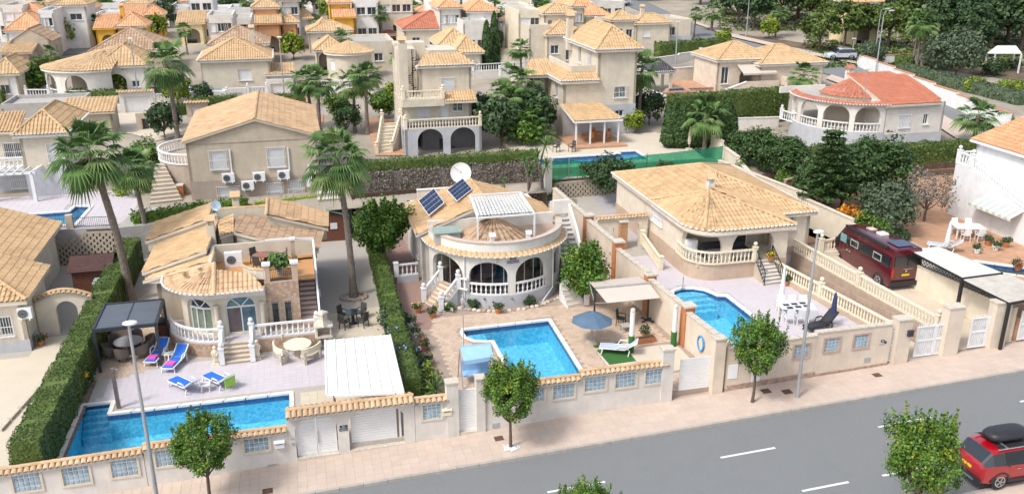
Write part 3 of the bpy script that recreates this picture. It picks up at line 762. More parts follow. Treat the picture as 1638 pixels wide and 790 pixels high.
def slabs(name,poly,z,mat,holes=(),su=.45,sv=.45,gap=.012,parent=None,off=0,base=None,edge=.02):
    """paving: a bed sheet, and single slabs with open joints as one joined mesh"""
    def inside(p,pl):
        c=False;n=len(pl)
        for i in range(n):
            a,b=pl[i],pl[(i+1)%n]
            if(a[1]>p[1])!=(b[1]>p[1])and p[0]<(b[0]-a[0])*(p[1]-a[1])/(b[1]-a[1])+a[0]:c=not c
        return c
    us=[p[0]for p in poly];vs_=[p[1]for p in poly];m=MB();j=0;v=min(vs_)
    zf=z if callable(z)else(lambda u:z)
    while v<max(vs_):
        u=min(us)-su*(off*(j%2));
        while u<max(us):
            c=[(u+gap,v+gap),(u+su-gap,v+gap),(u+su-gap,v+sv-gap),(u+gap,v+sv-gap)]
            mid=(u+su/2,v+sv/2)
            if all(inside(p,poly)for p in c+[mid])and not any(inside(p,h)for p in c+[mid]for h in holes):
                t=rnd.uniform(-.002,.003);vv=[(p[0],p[1],zf(p[0])+.012+t)for p in c];e=.008
                lo=[(p[0]+(e if i in(1,2)else-e),p[1]+(e if i>1 else-e),zf(p[0])-.003)for i,p in enumerate(c)]
                m.add(vv+lo,[(0,1,2,3),(4,5,1,0),(5,6,2,1),(6,7,3,2),(7,4,0,3)],(rnd.randrange(9999)+.5,.5))
            u+=su
        v+=sv;j+=1
    return m.build(name,mat,parent,kind='stuff')
POOLW=None
def pool(label,poly,zc,zin=.14,depth=1.4,cope=.38,steps=(),copemat=None,group=None,zt=None,h=.07):
    """pool shell, tiled floor, water, coping stones along the edge"""
    t=thing('swimming_pool',label,'swimming pool',(poly[0][0],poly[0][1],zc),group=group)
    n=len(poly);ar=sum(poly[i][0]*poly[(i+1)%n][1]-poly[(i+1)%n][0]*poly[i][1]for i in range(n))
    if ar<0:poly=poly[::-1]
    s=MB()
    for i in range(n):
        a,b=poly[i],poly[(i+1)%n];s.quad((b[0],b[1],zc-depth),(a[0],a[1],zc-depth),(a[0],a[1],zc-.01),(b[0],b[1],zc-.01))
    s.prism(poly,zc-depth-.05,zc-depth,side=False);s.build('basin',MOSAIC,t)
    wl=MB();po=poly
    for i in range(n):
        a,b=Vector(po[i]),Vector(po[(i+1)%n]);d=(b-a).normalized();q=Vector((-d.y,d.x))*.012;wl.quad((b.x+q.x,b.y+q.y,zc-.34),(a.x+q.x,a.y+q.y,zc-.34),(a.x+q.x,a.y+q.y,zc-.02),(b.x+q.x,b.y+q.y,zc-.02))
    wl.build('waterline_tile',M('waterline_tile',(.03,.14,.34),.3,.4,9),t)
    wt=MB();wt.prism(poly,0,zc-zin,side=False);wt.build('water',WATER,t)
    for k,(sp,sz)in enumerate(steps):
        q=MB();q.prism(sp,zc-depth,sz);q.build('step',MOSAIC,t)
    off=[]
    for i in range(n):
        a,b,c=Vector(poly[i-1]),Vector(poly[i]),Vector(poly[(i+1)%n]);d1=(b-a).normalized();d2=(c-b).normalized()
        n1=Vector((d1.y,-d1.x));n2=Vector((d2.y,-d2.x));m=(n1+n2);m=m/max(.35,m.dot(m))*2;off.append((b+m*cope*.5*1.0)-b+b)
        off[-1]=b+m*cope*.5
    cm=copemat or COPE
    for i in range(n):
        a,b=Vector(poly[i]),Vector(poly[(i+1)%n]);A2,B2=off[i],off[(i+1)%n];k=max(1,round((b-a).length/1.0))
        for j in range(k):
            g0,g1=(j/k)+.004,((j+1)/k)-.004
            a_,b_=a.lerp(b,g0),a.lerp(b,g1);c_,d_=A2.lerp(B2,g1),A2.lerp(B2,g0)
            inn=(a-A2).normalized()*.03
            m=MB();top=zc+.035
            vs=[a_+inn,b_+inn,c_,d_];m.add([(p.x,p.y,zc-.07)for p in vs]+[(p.x,p.y,top)for p in vs],[(4,7,6,5),(0,4,5,1),(1,5,6,2),(2,6,7,3),(3,7,4,0)])
            m.build('coping_stone',cm,t)
    return t,[(p.x,p.y)for p in off]
def mkwater():
    m=bpy.data.materials.new('pool_water');m.use_nodes=True;n=m.node_tree;b=n.nodes['Principled BSDF'];L=n.links.new
    b.inputs['Base Color'].default_value=(.55,.86,.97,1);b.inputs['Roughness'].default_value=.02;b.inputs['Transmission Weight'].default_value=1;b.inputs['IOR'].default_value=1.2
    g=n.nodes.new('ShaderNodeNewGeometry');z=n.nodes.new('ShaderNodeTexNoise');z.inputs['Scale'].default_value=2.2;z.inputs['Detail'].default_value=2
    L(g.outputs['Position'],z.inputs['Vector']);bp=n.nodes.new('ShaderNodeBump');bp.inputs['Strength'].default_value=.25;bp.inputs['Distance'].default_value=.08
    L(z.outputs['Fac'],bp.inputs['Height']);L(bp.outputs[0],b.inputs['Normal'])
    tr=n.nodes.new('ShaderNodeBsdfTransparent');tr.inputs[0].default_value=(.74,.92,.97,1)
    mx=n.nodes.new('ShaderNodeMixShader');fr=n.nodes.new('ShaderNodeFresnel');fr.inputs['IOR'].default_value=1.33;L(bp.outputs[0],fr.inputs['Normal'])
    gl=n.nodes.new('ShaderNodeBsdfGlossy');gl.inputs['Roughness'].default_value=.03;L(bp.outputs[0],gl.inputs['Normal'])
    L(fr.outputs[0],mx.inputs[0]);L(tr.outputs[0],mx.inputs[1]);L(gl.outputs[0],mx.inputs[2]);L(mx.outputs[0],n.nodes['Material Output'].inputs[0])
    return m
WATER=mkwater()
def mkmosaic():
    m=bpy.data.materials.new('pool_mosaic_caustics');m.use_nodes=True;n=m.node_tree;b=n.nodes['Principled BSDF'];L=n.links.new
    g=n.nodes.new('ShaderNodeNewGeometry');v=n.nodes.new('ShaderNodeTexVoronoi');v.inputs['Scale'].default_value=9;v.feature='F1'
    L(g.outputs['Position'],v.inputs['Vector'])
    rp=n.nodes.new('ShaderNodeValToRGB');e=rp.color_ramp.elements;e[0].color=(.09,.44,.64,1);e[0].position=0;e[1].position=1;e[1].color=(.34,.73,.85,1);k=e.new(.5);k.color=(.17,.58,.76,1)
    L(v.outputs['Color'],rp.inputs[0])
    z=n.nodes.new('ShaderNodeTexNoise');z.inputs['Scale'].default_value=3.5;z.inputs['Detail'].default_value=4;z.inputs['Distortion'].default_value=1.2;L(g.outputs['Position'],z.inputs['Vector'])
    mx=n.nodes.new('ShaderNodeMix');mx.data_type='RGBA';mx.inputs[7].default_value=(.34,.80,.94,1);r2=n.nodes.new('ShaderNodeValToRGB');r2.color_ramp.elements[0].position=.5;r2.color_ramp.elements[1].position=.75  # pale ripples of caustic light painted over the mosaic colour
    L(z.outputs['Fac'],r2.inputs[0]);L(r2.outputs[0],mx.inputs[0]);L(rp.outputs[0],mx.inputs[6]);L(mx.outputs[2],b.inputs['Base Color']);b.inputs['Roughness'].default_value=.4
    return m
MOSAIC=mkmosaic()
# ================================================================ THE PLACE
def pz(*pts):return[pix(x,y,z)+(z,)for x,y,z in pts]
def onv(x,y,v):
    X=x-819;U=395-y;ry=F*cp+U*sp;rz=-F*sp+U*cp;t=v/(-X*sa+ry*ca);return(X*ca+ry*sa)*t,H+rz*t
def struct(mb,name,mat,**k):return mb.build(name,mat,None,kind='structure',**k)
def skirt(root,pts,z,mat,ins=.12,name='wall'):
    c=sum((Vector(p)for p in pts),Vector())/len(pts);q=[]
    for p in pts:
        p=Vector(p);d=Vector((c.x-p.x,c.y-p.y,0)).normalized();q.append(p+d*ins-Vector((0,0,.1)))
    m=MB();n=len(q);vs=[tuple(p)for p in q]+[(p.x,p.y,z)for p in q]
    m.add(vs,[tuple(range(n))]+[(i,(i+1)%n,n+(i+1)%n,n+i)for i in range(n)]);m.build(name,mat,root)
def along(x0,y0,x1,y1,z):
    a,b=Vector(pix(x0,y0,z)),Vector(pix(x1,y1,z));m=(a+b)/2;return(m.x,m.y,z),math.atan2((b-a).y,(b-a).x),(b-a).length
# ---- materials of the ground
ASPH=M('asphalt',(.19,.197,.198),.9,.045,14,.5,90,stain=.10);PAVE=M('pavement_slab',(.55,.45,.38),.9,.10,.8,.2,40,cell=((.47,.365,.29),(.505,.40,.32),(.54,.435,.35)),stain=.12)
PBED=M('pavement_joint',(.46,.36,.30),.95,.1);KERB=M('kerb_stone',(.40,.37,.33),.9,.12,3,.2,stain=.2)
LINE=M('road_paint',(.72,.72,.70),.8,.08,9);DECK=M('lavender_tile',(.52,.48,.50),.8,.04,.6,cell=((.50,.46,.48),(.55,.51,.53)),stain=.05)
DECKB=M('tile_joint',(.42,.39,.40),.9,.1);GRAV=M('pale_gravel',(.46,.42,.37),1,.15,20,1.0,40,stain=.08);GRAVR=M('red_gravel',(.34,.22,.18),1,.25,25,1.0,40,col2=(.22,.14,.12))
PATIO=M('patchwork_paving',(.50,.38,.28),.9,.1,2,.15,cell=((.42,.31,.23),(.55,.42,.31),(.60,.49,.39),(.47,.35,.27)),stain=.08)
PATB=M('paving_joint',(.36,.28,.22),.95,.1);DIRT=M('dry_ground',(.38,.33,.27),1,.2,.15,.6,20,col2=(.24,.21,.16),stain=.2);EARTH=M('garden_soil',(.26,.18,.13),1,.3,3,.8,30)
BEIGT=M('beige_tile',(.56,.49,.38),.85,.08,1,cell=((.53,.46,.35),(.60,.53,.42)),stain=.08);MOST=M('mosaic_cladding',(.42,.28,.19),.7,.15,9,.1,cell=((.36,.24,.16),(.48,.33,.23),(.62,.52,.42)))
OTILE=M('orange_floor_tile',(.52,.26,.10),.5,.1,2,cell=((.50,.24,.09),(.56,.30,.13)));TURF=M('artificial_turf',(.04,.15,.03),1,.2,30,.8,80)
CLAD=M('stone_cladding',(.44,.31,.24),.9,.3,4,.5,18);BLOCKM=M('retaining_block',(.44,.38,.30),.95,.12,3,.3,cell=((.40,.34,.27),(.50,.43,.34)))
SPRUS=M('terracotta_floor',(.48,.28,.17),.85,.15,1.5,stain=.1)
# ---- ground, road, pavement
def gridsheet(us,vs,fz,name,mat):
    m=MB();n=len(us)
    for v in vs:
        for u in us:m.v.append((u,v,fz(u,v)))
    for j in range(len(vs)-1):
        for i in range(n-1):m.f.append([j*n+i,j*n+i+1,(j+1)*n+i+1,(j+1)*n+i]);m.u.append((.5,.5));m.mi.append(0)
    return struct(m,name,mat,smooth=True)
US=[-400,-200,-120,-60]+list(range(-54,60,6))+[60,80,120,200,400]
gridsheet(sorted(US+[-12.1,-11.9,18.3,18.5,33.5,33.7]),[62.3,66,69,71.4,71.6,72]+list(range(78,160,6))+[180,220,300,450],lambda u,v:ter(u,v)-(2.6 if v<71.5 and(u<-12 or 18.4<u<33.6)else 0),'ground',DIRT)
gridsheet([-400,-60,60,400],[-120,32.0],lambda u,v:zs(max(-60,min(60,u)))-.13,'road',ASPH)
gridsheet([-400,-60,60,400],[31.98,34.7],lambda u,v:zs(max(-60,min(60,u)))-.012,'pavement',PBED)
pv=bpy.data.objects['pavement']
BASE[pv.name]=(Vector((0,0,0)),0)
slabs('paving_slab',[(-30,32.02),(50,32.02),(50,34.42),(-30,34.42)],lambda u:zs(u)-.012,PAVE,(),.4,.4,.006,pv)
kb=MB();kb.box((0,0,0),(.985,.15,.2));kb0=kb.build('kerb_stone',KERB,pv);kme=kb0.data
kb0.location=(-20,31.92,zs(-20)-.085)
for i in range(62):meshobj('kerb_stone',kme,pv,(-19+i,31.92+rnd.uniform(-.004,.004),zs(-19+i)-.085+rnd.uniform(-.004,.004)),(0,-.035,0))
nearv=pix(1605,782,zs(23)-.1)[1]
gridsheet([-60,60],[8,nearv-.16],lambda u,v:zs(u),'pavement',PAVE)
pv2=bpy.data.objects['pavement.001'];BASE[pv2.name]=(Vector((0,0,0)),0)
for i in range(24):meshobj('kerb_stone',kme,pv2,(12+i,nearv-.09,zs(12+i)-.085),(0,-.035,0))
def dash(x0,y0,x1,y1):
    z=zs(pix(x0,y0,.7)[0])-.13;a=pix(x0,y0,z);b=pix(x1,y1,z);v=(a[1]+b[1])/2;m=MB()
    u0,u1=a[0],b[0];z0,z1=zs(u0)-.126,zs(u1)-.126
    m.quad((u0,v-.06,z0),(u1,v-.06,z1),(u1,v+.06,z1),(u0,v+.06,z0));o=struct(m,'lane_marking',LINE)
for d in((876,788,967,772),(1154,733.5,1238,717),(1407,684.5,1488,668),(1634,643,1700,630),(1284,786,1356,772),(1412,761,1470,750),(640,832,730,814)):dash(*d)
for x,y,w_,c in((428,785,.42,RED),(798,701,.4,RED),(1225,625,.45,RED),(1259,626,.45,RED),(1403,599,.4,TAUPE)):
    z=zs(pix(x,y,.5)[0]);u,v=pix(x,y,z);m=MB();m.box((u,v,zs(u)+.006),(w_,w_*.9,.02),ry=-.035)
    m.build('manhole_cover',M('rusty_iron',(.13,.07,.045),.8,.3,8),pv)
# ---- plot floors (with holes for the pools)
P1=[(-11.13,34.95),(-1.42,34.95),(-1.42,39.98),(-9.85,39.98),(-9.85,41.15),(-11.13,41.15)]
P2=[(9.5,36.2),(12.95,36.2),(13.15,44.05),(8.2,43.95)]+[(8.05,43.6),(8.1,43.0),(8.5,42.45),(9.1,42.25),(9.5,42.2)]
P3=[(20.62,36.2),(23.6,36.2),(23.42,42.5),(22.95,42.65)]+[(22.85,43.0),(22.6,43.6),(22.1,44.0),(21.4,44.15),(20.8,43.9),(20.45,43.3),(20.4,42.7)]
def grow(poly,d):
    n=len(poly);out=[];ar=sum(poly[i][0]*poly[(i+1)%n][1]-poly[(i+1)%n][0]*poly[i][1]for i in range(n));sg=1 if ar>0 else-1
    for i in range(n):
        a,b,c=Vector(poly[i-1]),Vector(poly[i]),Vector(poly[(i+1)%n]);d1=(b-a).normalized();d2=(c-b).normalized()
        m=Vector((d1.y+d2.y,-d1.x-d2.x))*sg;m=m/max(.35,m.dot(m))*2;p=b+m*d*.5;out.append((p.x,p.y))
    return out
def floor(name,poly,z,mat,holes=(),z0=None):
    m=MB();m.prism(poly,(z-2.2 if z0 is None else z0),z,holes);return struct(m,name,mat)
floor('terrace',[(-40,34.64),(-11.9,34.64),(-11.9,62.5),(-40,62.5)],.28,GRAV)
yard1=floor('terrace',[(-11.9,34.64),(4.6,34.64),(4.6,63.5),(-11.9,63.5)],.35,GRAV,[grow(P1,.06)])
floor('terrace',[(4.6,34.64),(19.95,34.64),(19.55,39.2),(19.2,43.6),(18.85,48),(18.6,53),(18.4,64.5),(4.6,64.5)],.9,PATB,[grow(P2,.06)])
floor('terrace',[(19.97,34.64),(29.0,34.64),(27.6,45),(27.6,64.5),(18.42,64.5),(18.62,53),(18.87,48),(19.22,43.6),(19.57,39.2)],2.0,DECKB,[grow(P3,.06)])
def at0(o):BASE[o.name]=(Vector((0,0,0)),0);return o
G1=grow(P1,.4);G2=grow(P2,.4);G3=grow(P3,.4)
slabs('floor_tile',[(-11.0,34.7),(3.6,34.7),(3.6,44.9),(-7.2,44.9),(-10.6,43.6)],.352,DECK,[G1,[(-.9,34.7),(3.6,34.7),(3.6,40.2),(-.9,40.2)]],.32,.32,.004,at0(yard1))
slabs('floor_tile',[(-.9,34.7),(3.6,34.7),(3.6,46.4),(.6,46.4),(.6,40.2),(-.9,40.2)],.352,BEIGT,[G1],.4,.4,.006,yard1)
slabs('floor_tile',[(.5,44.0),(4.2,44.0),(4.2,50),(.5,49.4)],.353,BEIGT,[],.4,.4,.006,yard1)
slabs('paving_slab',[(-11.6,43.7),(-10.4,43.4),(-7.2,44.7),(-7.4,47.2),(-8.2,50),(-11.6,50)],.353,PATIO,[],.24,.36,.012,yard1,.5)
yard2=at0(bpy.data.objects['terrace.002']);yard3=at0(bpy.data.objects['terrace.003'])
slabs('paving_slab',[(6.4,34.7),(19.1,34.7),(18.5,50),(15,50),(15.5,46.2),(7.9,45.9),(6.9,46.8),(6.3,44.5)],.902,PATIO,[G2,[(14.6,36.4),(19.1,36.4),(19.1,39.6),(14.6,39.6)]],.28,.28,.010,yard2,.5)
slabs('floor_tile',[(19.7,34.7),(28.95,34.7),(27.5,45.6),(22.2,50),(19.2,50)],2.002,DECK,[G3],.33,.33,.004,yard3)
m=MB();m.prism([(4.7,44.5),(6.4,44.5),(7.0,46.9),(6.9,52),(6.9,63),(4.7,63)],.89,.905,side=False);m.build('red_gravel',GRAVR,yard2,kind='stuff')
m=MB();m.prism([(15.6,47.8),(17.4,43.2),(18.6,44),(18.5,50),(16.8,50)],.89,.906,side=False);m.build('red_gravel',GRAVR,yard2,kind='stuff')
m=MB();m.prism([(14.5,36.6),(19.0,36.6),(19.0,39.5),(14.5,39.5)],.89,.909,side=False);m.build('beige_paving',BEIGT,yard2)
pool('long pool with five steps beside the tall left hedge and white loungers',P1,.36,steps=[([(-11.1,40.9-.28*k),(-9.8,40.9-.28*k),(-9.8,41.12),(-11.1,41.12)],.12-.2*k)for k in range(5)][::-1])
pool('L-shaped pool in the middle garden with rounded corner and sand coloured paving',P2,.91,steps=[([(8.3,42.6),(9.3,42.3),(9.3,43.8),(8.3,43.8)],.6)])
pool('pool with rounded step end below the curved terrace balustrade on the right',P3,2.01,steps=[([(20.3,43.35-.33*k),(22.9,43.35-.33*k),(22.6,43.6),(22.1,43.98),(21.4,44.1),(20.8,43.9)],1.78-.2*k)for k in range(4)][::-1])
# ---- garden walls along the street
VW=34.42
def wseg(root,xa,ya,xb,yb,cap=True,ops=(),t=.26,w_=.55,zoff=.07,mat=WALLW,tile=TO,foot=None):
    ua,za=onv(xa,ya,VW+t/2);ub,zb=onv(xb,yb,VW+t/2);za-=zoff;zb-=zoff
    mb=MB();L_=ub-ua;zf=lambda s:za+(zb-za)*s/L_-.1;o2=[]
    for o in ops:o2.append((o[0]-ua,o[1]-ua)+tuple(o[2:]))
    wallpath(mb,[(ua,VW),(ub,VW)],min(zs(ua),zs(ub))-.4,9,o2,t,zf);mb.build('wall',mat,root)
    if cap:captiles(root,(ua,VW+t/2,za-.1),(ub,VW+t/2,zb-.1),w_,tile)
    else:
        c=MB();n=max(1,round(L_/.5))
        for i in range(n):
            a,b=i/n+.004,(i+1)/n-.004;p=Vector((ua+L_*a,VW+t/2,za+(zb-za)*a-.06));q=Vector((ua+L_*b,VW+t/2,za+(zb-za)*b-.06));c.bar(p,q,t+.08,.07)
        c.build('coping',STONE,root)
    if foot:
        f=MB();n=int(L_/.3);
        for i in range(n):
            for j in range(2 if foot>.2 else 1):
                a=ua+L_*i/n+(.12*(j%2));f.box((a+.15,VW-.012,zs(a)+.07+.15*j),(.29,.05,.14),uv=(rnd.randrange(999)+.5,.5))
        f.build('stone_cladding',CLAD,root,kind='stuff')
    return ua,ub,za,zb
def pier(name,root,x0,x1,ytop,mat=WALLW,d=.45,cap=STONE,v=VW+.13,ybase=None):
    ua,zt=onv(x0,ytop,v-d/2);ub=onv(x1,ytop,v-d/2)[0];m=MB();m.bb(ua,ub,v-d/2,v+d/2,zs(ua)-.4,zt-.08);o=m.build(name,mat,root)
    c=MB();c.bb(ua-.04,ub+.04,v-d/2-.04,v+d/2+.04,zt-.08,zt);c.build('pier_cap',cap,o if root else o);return ua,ub,zt
def gbw(root,x0,x1,y0,y1,n,rows,fr=None):
    ua,z1=onv((x0+x1)/2,y0,VW);_,z0=onv((x0+x1)/2,y1,VW);bglass(root,ua,z0,z1,VW-.005,n,rows,fr=fr)
def hole(x0,x1,y0,y1):
    u,z1=onv((x0+x1)/2,y0,VW);z0=onv((x0+x1)/2,y1,VW)[1];return u,z0,z1
def plates(root,items,v=VW):
    for x,y,w_,h_,mt in items:
        u,z=onv(x,y,v);m=MB();m.box((u,v-.015,z),(w_,.03,h_));m.build('number_plate',mt,root)
def digits(root,x,y,txt,size=.13,v=VW,mat=None,dz=0):
    u,z=onv(x,y,v);c=bpy.data.curves.new('lettering','FONT');c.body=txt;c.size=size;c.align_x='CENTER';c.align_y='CENTER';c.extrude=.003
    o=bpy.data.objects.new('lettering',c);COL.objects.link(o);me=bpy.data.meshes.new_from_object(o);bpy.data.objects.remove(o)
    me.materials.clear();me.materials.append(mat or DGREY);b=BASE[rootof(root).name][0]
    return meshobj('lettering',me,root,Vector((u,v-.034,z+dz))-b,(math.pi/2,0,0))
NAVY=M('navy_tile',(.03,.03,.08),.3,.1)
g=thing('garden_wall','long low wall below the left pool, tile capped, with glass block windows','garden wall',(-9,VW,-.1))
def wb(x0,x1,y0,y1,n=5,r=4):return(x0,x1,y0,y1,n,r)
WS1=[wb(20,60,757,785),wb(100,138,746,774),wb(178,215,733,761)];WS2=[wb(251,284,718,744),wb(393,424,695,721)]
def wops(ws):
    r=[]
    for(x0,x1,y0,y1,n,rr)in ws:
        u,z0,z1=hole(x0,x1,y0,y1);r.append((u-n*.1-.01,u+n*.1+.01,z0,z1,z1))
    return r
wseg(g,-140,771,228,716,ops=wops(WS1));wseg(g,228,710.3,459,681,ops=wops(WS2))
for q in WS1+WS2:gbw(g,*q)
def mailbox(x,y,label,mat=PWM,col=None):
    u,z=onv(x,y,VW-.06);t=thing('mailbox',label,'mailbox',(u,VW-.06,z));m=MB();m.bb(u-.2,u+.2,VW-.13,VW,z-.14,z+.13);m.build('box',mat,t)
    l=MB();l.box((u,VW-.08,z+.15),(.46,.2,.05),rx=.3);l.build('lid',mat,t);s=MB();s.box((u,VW-.135,z+.06),(.26,.01,.025));s.build('slot',DGREY,t)
mailbox(447,711,'white mailbox on the left pool wall beside the double gate')
plates(g,[(469,709.5,.14,.14,GREYM),(468,701,.16,.05,CONC),(436,746,.38,.26,GREYM)])
g2=thing('gateway','wide gateway with long tiled cap over a double gate and a garage door','gateway',(-.5,VW,0))
ua,ub,za,zb=None,None,None,None
uA0,zA0=onv(476,736,VW);uA1=onv(543,730,VW)[0];uB0,zB0=onv(560,717,VW);uB1=onv(648,706,VW)[0];zAt=onv(510,662,VW)[1];zAs=onv(510,676,VW)[1];zBt=onv(604,650,VW)[1];zBs=onv(604,662,VW)[1]
wseg(g2,456,655,661,630,ops=[(uA0,uA1,-.4,zAs-.35,zAt),(uB0,uB1,-.4,zBs-.25,zBt)],t=.35,w_=.95,zoff=.1)
plates(g2,[(549.5,681.5,.34,.11,NAVY),(549.5,686.5,.36,.11,NAVY)]);digits(g2,549.5,681.5,'SOL',.09,mat=PW);digits(g2,549.5,686.5,'ARENA',.085,mat=PW)
def gate(label,u0,u1,z0,z1,v,leaves=1,style='slat',name='gate',cat='gate',mat=PW,handle=True,frm=True,dz=0):
    t=thing(name,label,cat,((u0+u1)/2,v,z0));n=leaves
    for k in range(n):
        a,b=u0+(u1-u0)*k/n+.01,u0+(u1-u0)*(k+1)/n-.01;f=MB();w_=.07
        if style!='roll':
            for u in(a+w_/2,b-w_/2):f.bb(u-w_/2,u+w_/2,v-.03,v+.03,z0,z1)
            for z in(z0,(z0+z1)/2,z1-w_)if style=='bars' else(z0,z1-w_):f.bb(a+w_,b-w_,v-.028,v+.028,z,z+w_)
        lf=f.build('gate_leaf',mat,t)if f.v else t
        s=MB()
        if style=='bars':
            q=int((b-a-.1)/.11)
            for i in range(q):u=a+.1+(b-a-.2)*i/max(1,q-1);s.bar((u,v,z0+.05),(u,v,z1+.16),.025)
            s.build('gate_bars',mat,lf,kind='stuff');p=MB();p.bb(a+w_,b-w_,v+.032,v+.045,z0+w_,z1-w_);p.build('privacy_panel',SHUT,lf)
            for z in(z0+(z1-z0)*.25,z0+(z1-z0)*.75):
                sc_=MB();r=.09;uu=(a+b)/2
                for du in(-.28,.28):sc_.path([(uu+du+r*math.cos(th),v-.03,z+r*math.sin(th))for th in[math.pi*j/4 for j in range(9)]],.02,4)
                sc_.build('scrollwork',mat,lf)
        else:
            q=max(2,round((z1-z0-.14)/.13));hh=(z1-z0-.14)/q
            for i in range(q):
                sl=MB();sl.bb(a+w_,b-w_,v-.012,v+.012,z0+.07+hh*i+.006,z0+.07+hh*(i+1)-.006);sl.build('slat',mat,lf)
    if handle:
        h=MB();uu=(u0+u1)/2+.06 if n>1 else u0+.12;h.bar((uu,v-.07,(z0+z1)/2-.35),(uu,v-.07,(z0+z1)/2+.25),.03);
        for z in(-.3,.2):h.bar((uu,v-.07,(z0+z1)/2+z),(uu,v-.01,(z0+z1)/2+z),.02)
        h.build('handle',GREYM,t)
    return t
gate('white double pedestrian gate under the left arch of the tiled gateway',uA0+.03,uA1-.03,zs(uA0)+.16,onv(510,671,VW)[1],VW+.2,2)
gate('wide white garage door under the right arch of the tiled gateway',uB0+.03,uB1-.03,zs(uB0)+.12,zBt+.02,VW+.3,1,'roll','garage_door','garage door',handle=False)
for a_,b_,d_ in((uA0,uA1,.12),(uB0,uB1,.08)):
    s=MB();s.bb(a_,b_,VW-.03,VW+.4,zs(a_)-.3,zs(a_)+d_+.03);s.build('threshold',STONE,g2)
g3=thing('garden_wall','short wall with blackened tile cap and one glass block window by the white door','garden wall',(4.5,VW,.1))
W4=[wb(677,704,645,669,4,4)];wseg(g3,662,637,716,631,ops=wops(W4));gbw(g3,*W4[0]);pier('pier',g3,714,733,613)
mailbox(715,659,'cream mailbox beside the white slatted door',BALC);plates(g3,[(726,656,.2,.13,NAVY),(726,665,.13,.12,GREYM),(726,672,.14,.06,CONC)]);digits(g3,726,656,'81A',.09,mat=PW)
u0,z0=onv(734,695,VW+.1);u1=onv(765,690,VW+.1)[0]
gate('narrow white slatted door with spiked top between two piers',u0,u1,zs(u0)+.12,onv(750,624,VW)[1],VW+.13,1,handle=False)
s=MB();s.bb(u0,u1,VW-.05,VW+.3,zs(u0)-.2,zs(u0)+.12);s.build('step',STONE,g3)
g4=thing('garden_wall','middle garden wall with tile cap stepping up and four blue glass block windows','garden wall',(12,VW,.3))
W5=[wb(842,865,618,642),wb(889,915,612,636)];W6=[wb(940,965,601,624),wb(989,1014,595,618),wb(1037,1062,588,612)]
wseg(g4,774,618,928,599,ops=wops(W5));wseg(g4,928,593.2,1069,576,ops=wops(W6));pier('pier',g4,762,776,606);pier('pier',g4,1062,1080,560)
for q in W5+W6:gbw(g4,*q)
plates(g4,[(793,680,.34,.24,GREYM)])
u0,_=onv(1081,636,VW+.3);u1=onv(1147,622,VW+.3)[0]
gate('white roller garage door between the middle wall and the cream wall',u0,u1,zs(u0)+.1,onv(1113,570,VW+.2)[1],VW+.25,1,'roll','garage_door','garage door',handle=False)
g5=thing('garden_wall','cream wall with stone clad foot and framed glass block windows below the right pool','garden wall',(24,VW,.8))
PIN=M('pink_frame',(.50,.36,.29),.8,.1)
W7=[wb(1274,1293,551,571,4,4)];W8=[wb(1322,1342,541,561,4,4),wb(1369,1389,535,555,4,4)]
pier('pier',g5,1146,1163,543,PEACH,.5)
wseg(g5,1163,552,1306,531,cap=False,ops=wops(W7),mat=PEACH,foot=.35);wseg(g5,1306,527,1427,513,cap=False,ops=wops(W8),mat=PEACH,foot=.2)
for q in W7+W8:gbw(g5,*q,fr=PIN)
plates(g5,[(1412,545,.2,.12,NAVY),(1416,547,.12,.12,DGREY),(1410,549.5,.3,.04,CONC),(1387,575,.35,.25,GREYM),(1172,594,.5,.75,PWM),(1208,606,.45,.9,PWM)]);digits(g5,1412,545,'83',.1,mat=PW)
def gt(label,x0,x1,yt0,n,z_=.1):
    u0=onv(x0,570,VW+.1)[0];u1=onv(x1,570,VW+.1)[0];zt=onv((x0+x1)/2,yt0,VW+.1)[1];gate(label,u0,u1,zs(u0)+z_,zt,VW+.15,n,'bars',handle=False)
gt('small white scrolled gate at the end of the cream wall',1419,1440,529,1)
gt('white double gate with scrolls in front of the sunken ramp',1461,1521,521,2)
gt('white double gate with scrolls in front of the camper driveway',1545,1597,508,2)
gt('plain white gate at the right edge of the street',1621,1660,497,1)
for x0,x1,y,lb in((1440,1462,512,'cream gate pier carrying a black letter box'),(1521,1545,493,'plain cream gate pier between the two double gates'),(1597,1621,485,'tall pale gate pier at the right edge')):
    u_,z_=onv(x0,y,VW);t=thing('gate_pier',lb,'pier',(u_,VW,z_-2));pier('pier',t,x0,x1,y,PEACH,.55)
u_,z_=onv(1456,533,VW-.2);t=thing('mailbox','black letter box on the cream gate pier','mailbox',(u_,VW-.3,z_));m=MB();m.bb(u_-.14,u_+.14,VW-.3,VW-.15,z_-.15,z_+.13);m.build('box',DGREY,t);m=MB();m.bb(u_-.16,u_+.16,VW-.32,VW-.15,z_+.13,z_+.17);m.build('lid',DGREY,t)
# ================================================================ HOUSE 1 (left, stair tower)
def steps(root,poly_lo,poly_hi,z0,z1,n,mat,riser=None,solid=True,name='step'):
    """flight between two edges: poly_lo=(a,b) bottom front edge, poly_hi=(d,c) top edge"""
    a,b=Vector(poly_lo[0]),Vector(poly_lo[1]);d,c=Vector(poly_hi[0]),Vector(poly_hi[1])
    for i in range(n):
        f0,f1=i/n,1.0;p=[a.lerp(d,f0),b.lerp(c,f0),b.lerp(c,f0+1/n),a.lerp(d,f0+1/n)];z=z0+(z1-z0)*(i+1)/n
        m=MB();m.prism([tuple(q)for q in p],z0-.02 if solid else z-(z1-z0)/n-.1,z-.035);m.build('riser',riser or mat,root)
        dirv=(a-d).normalized()*.03;q=[p[0]+dirv,p[1]+dirv,p[2]+dirv*.1,p[3]+dirv*.1];m=MB();m.prism([tuple(x)for x in q],z-.035,z);m.build('step',mat,root)
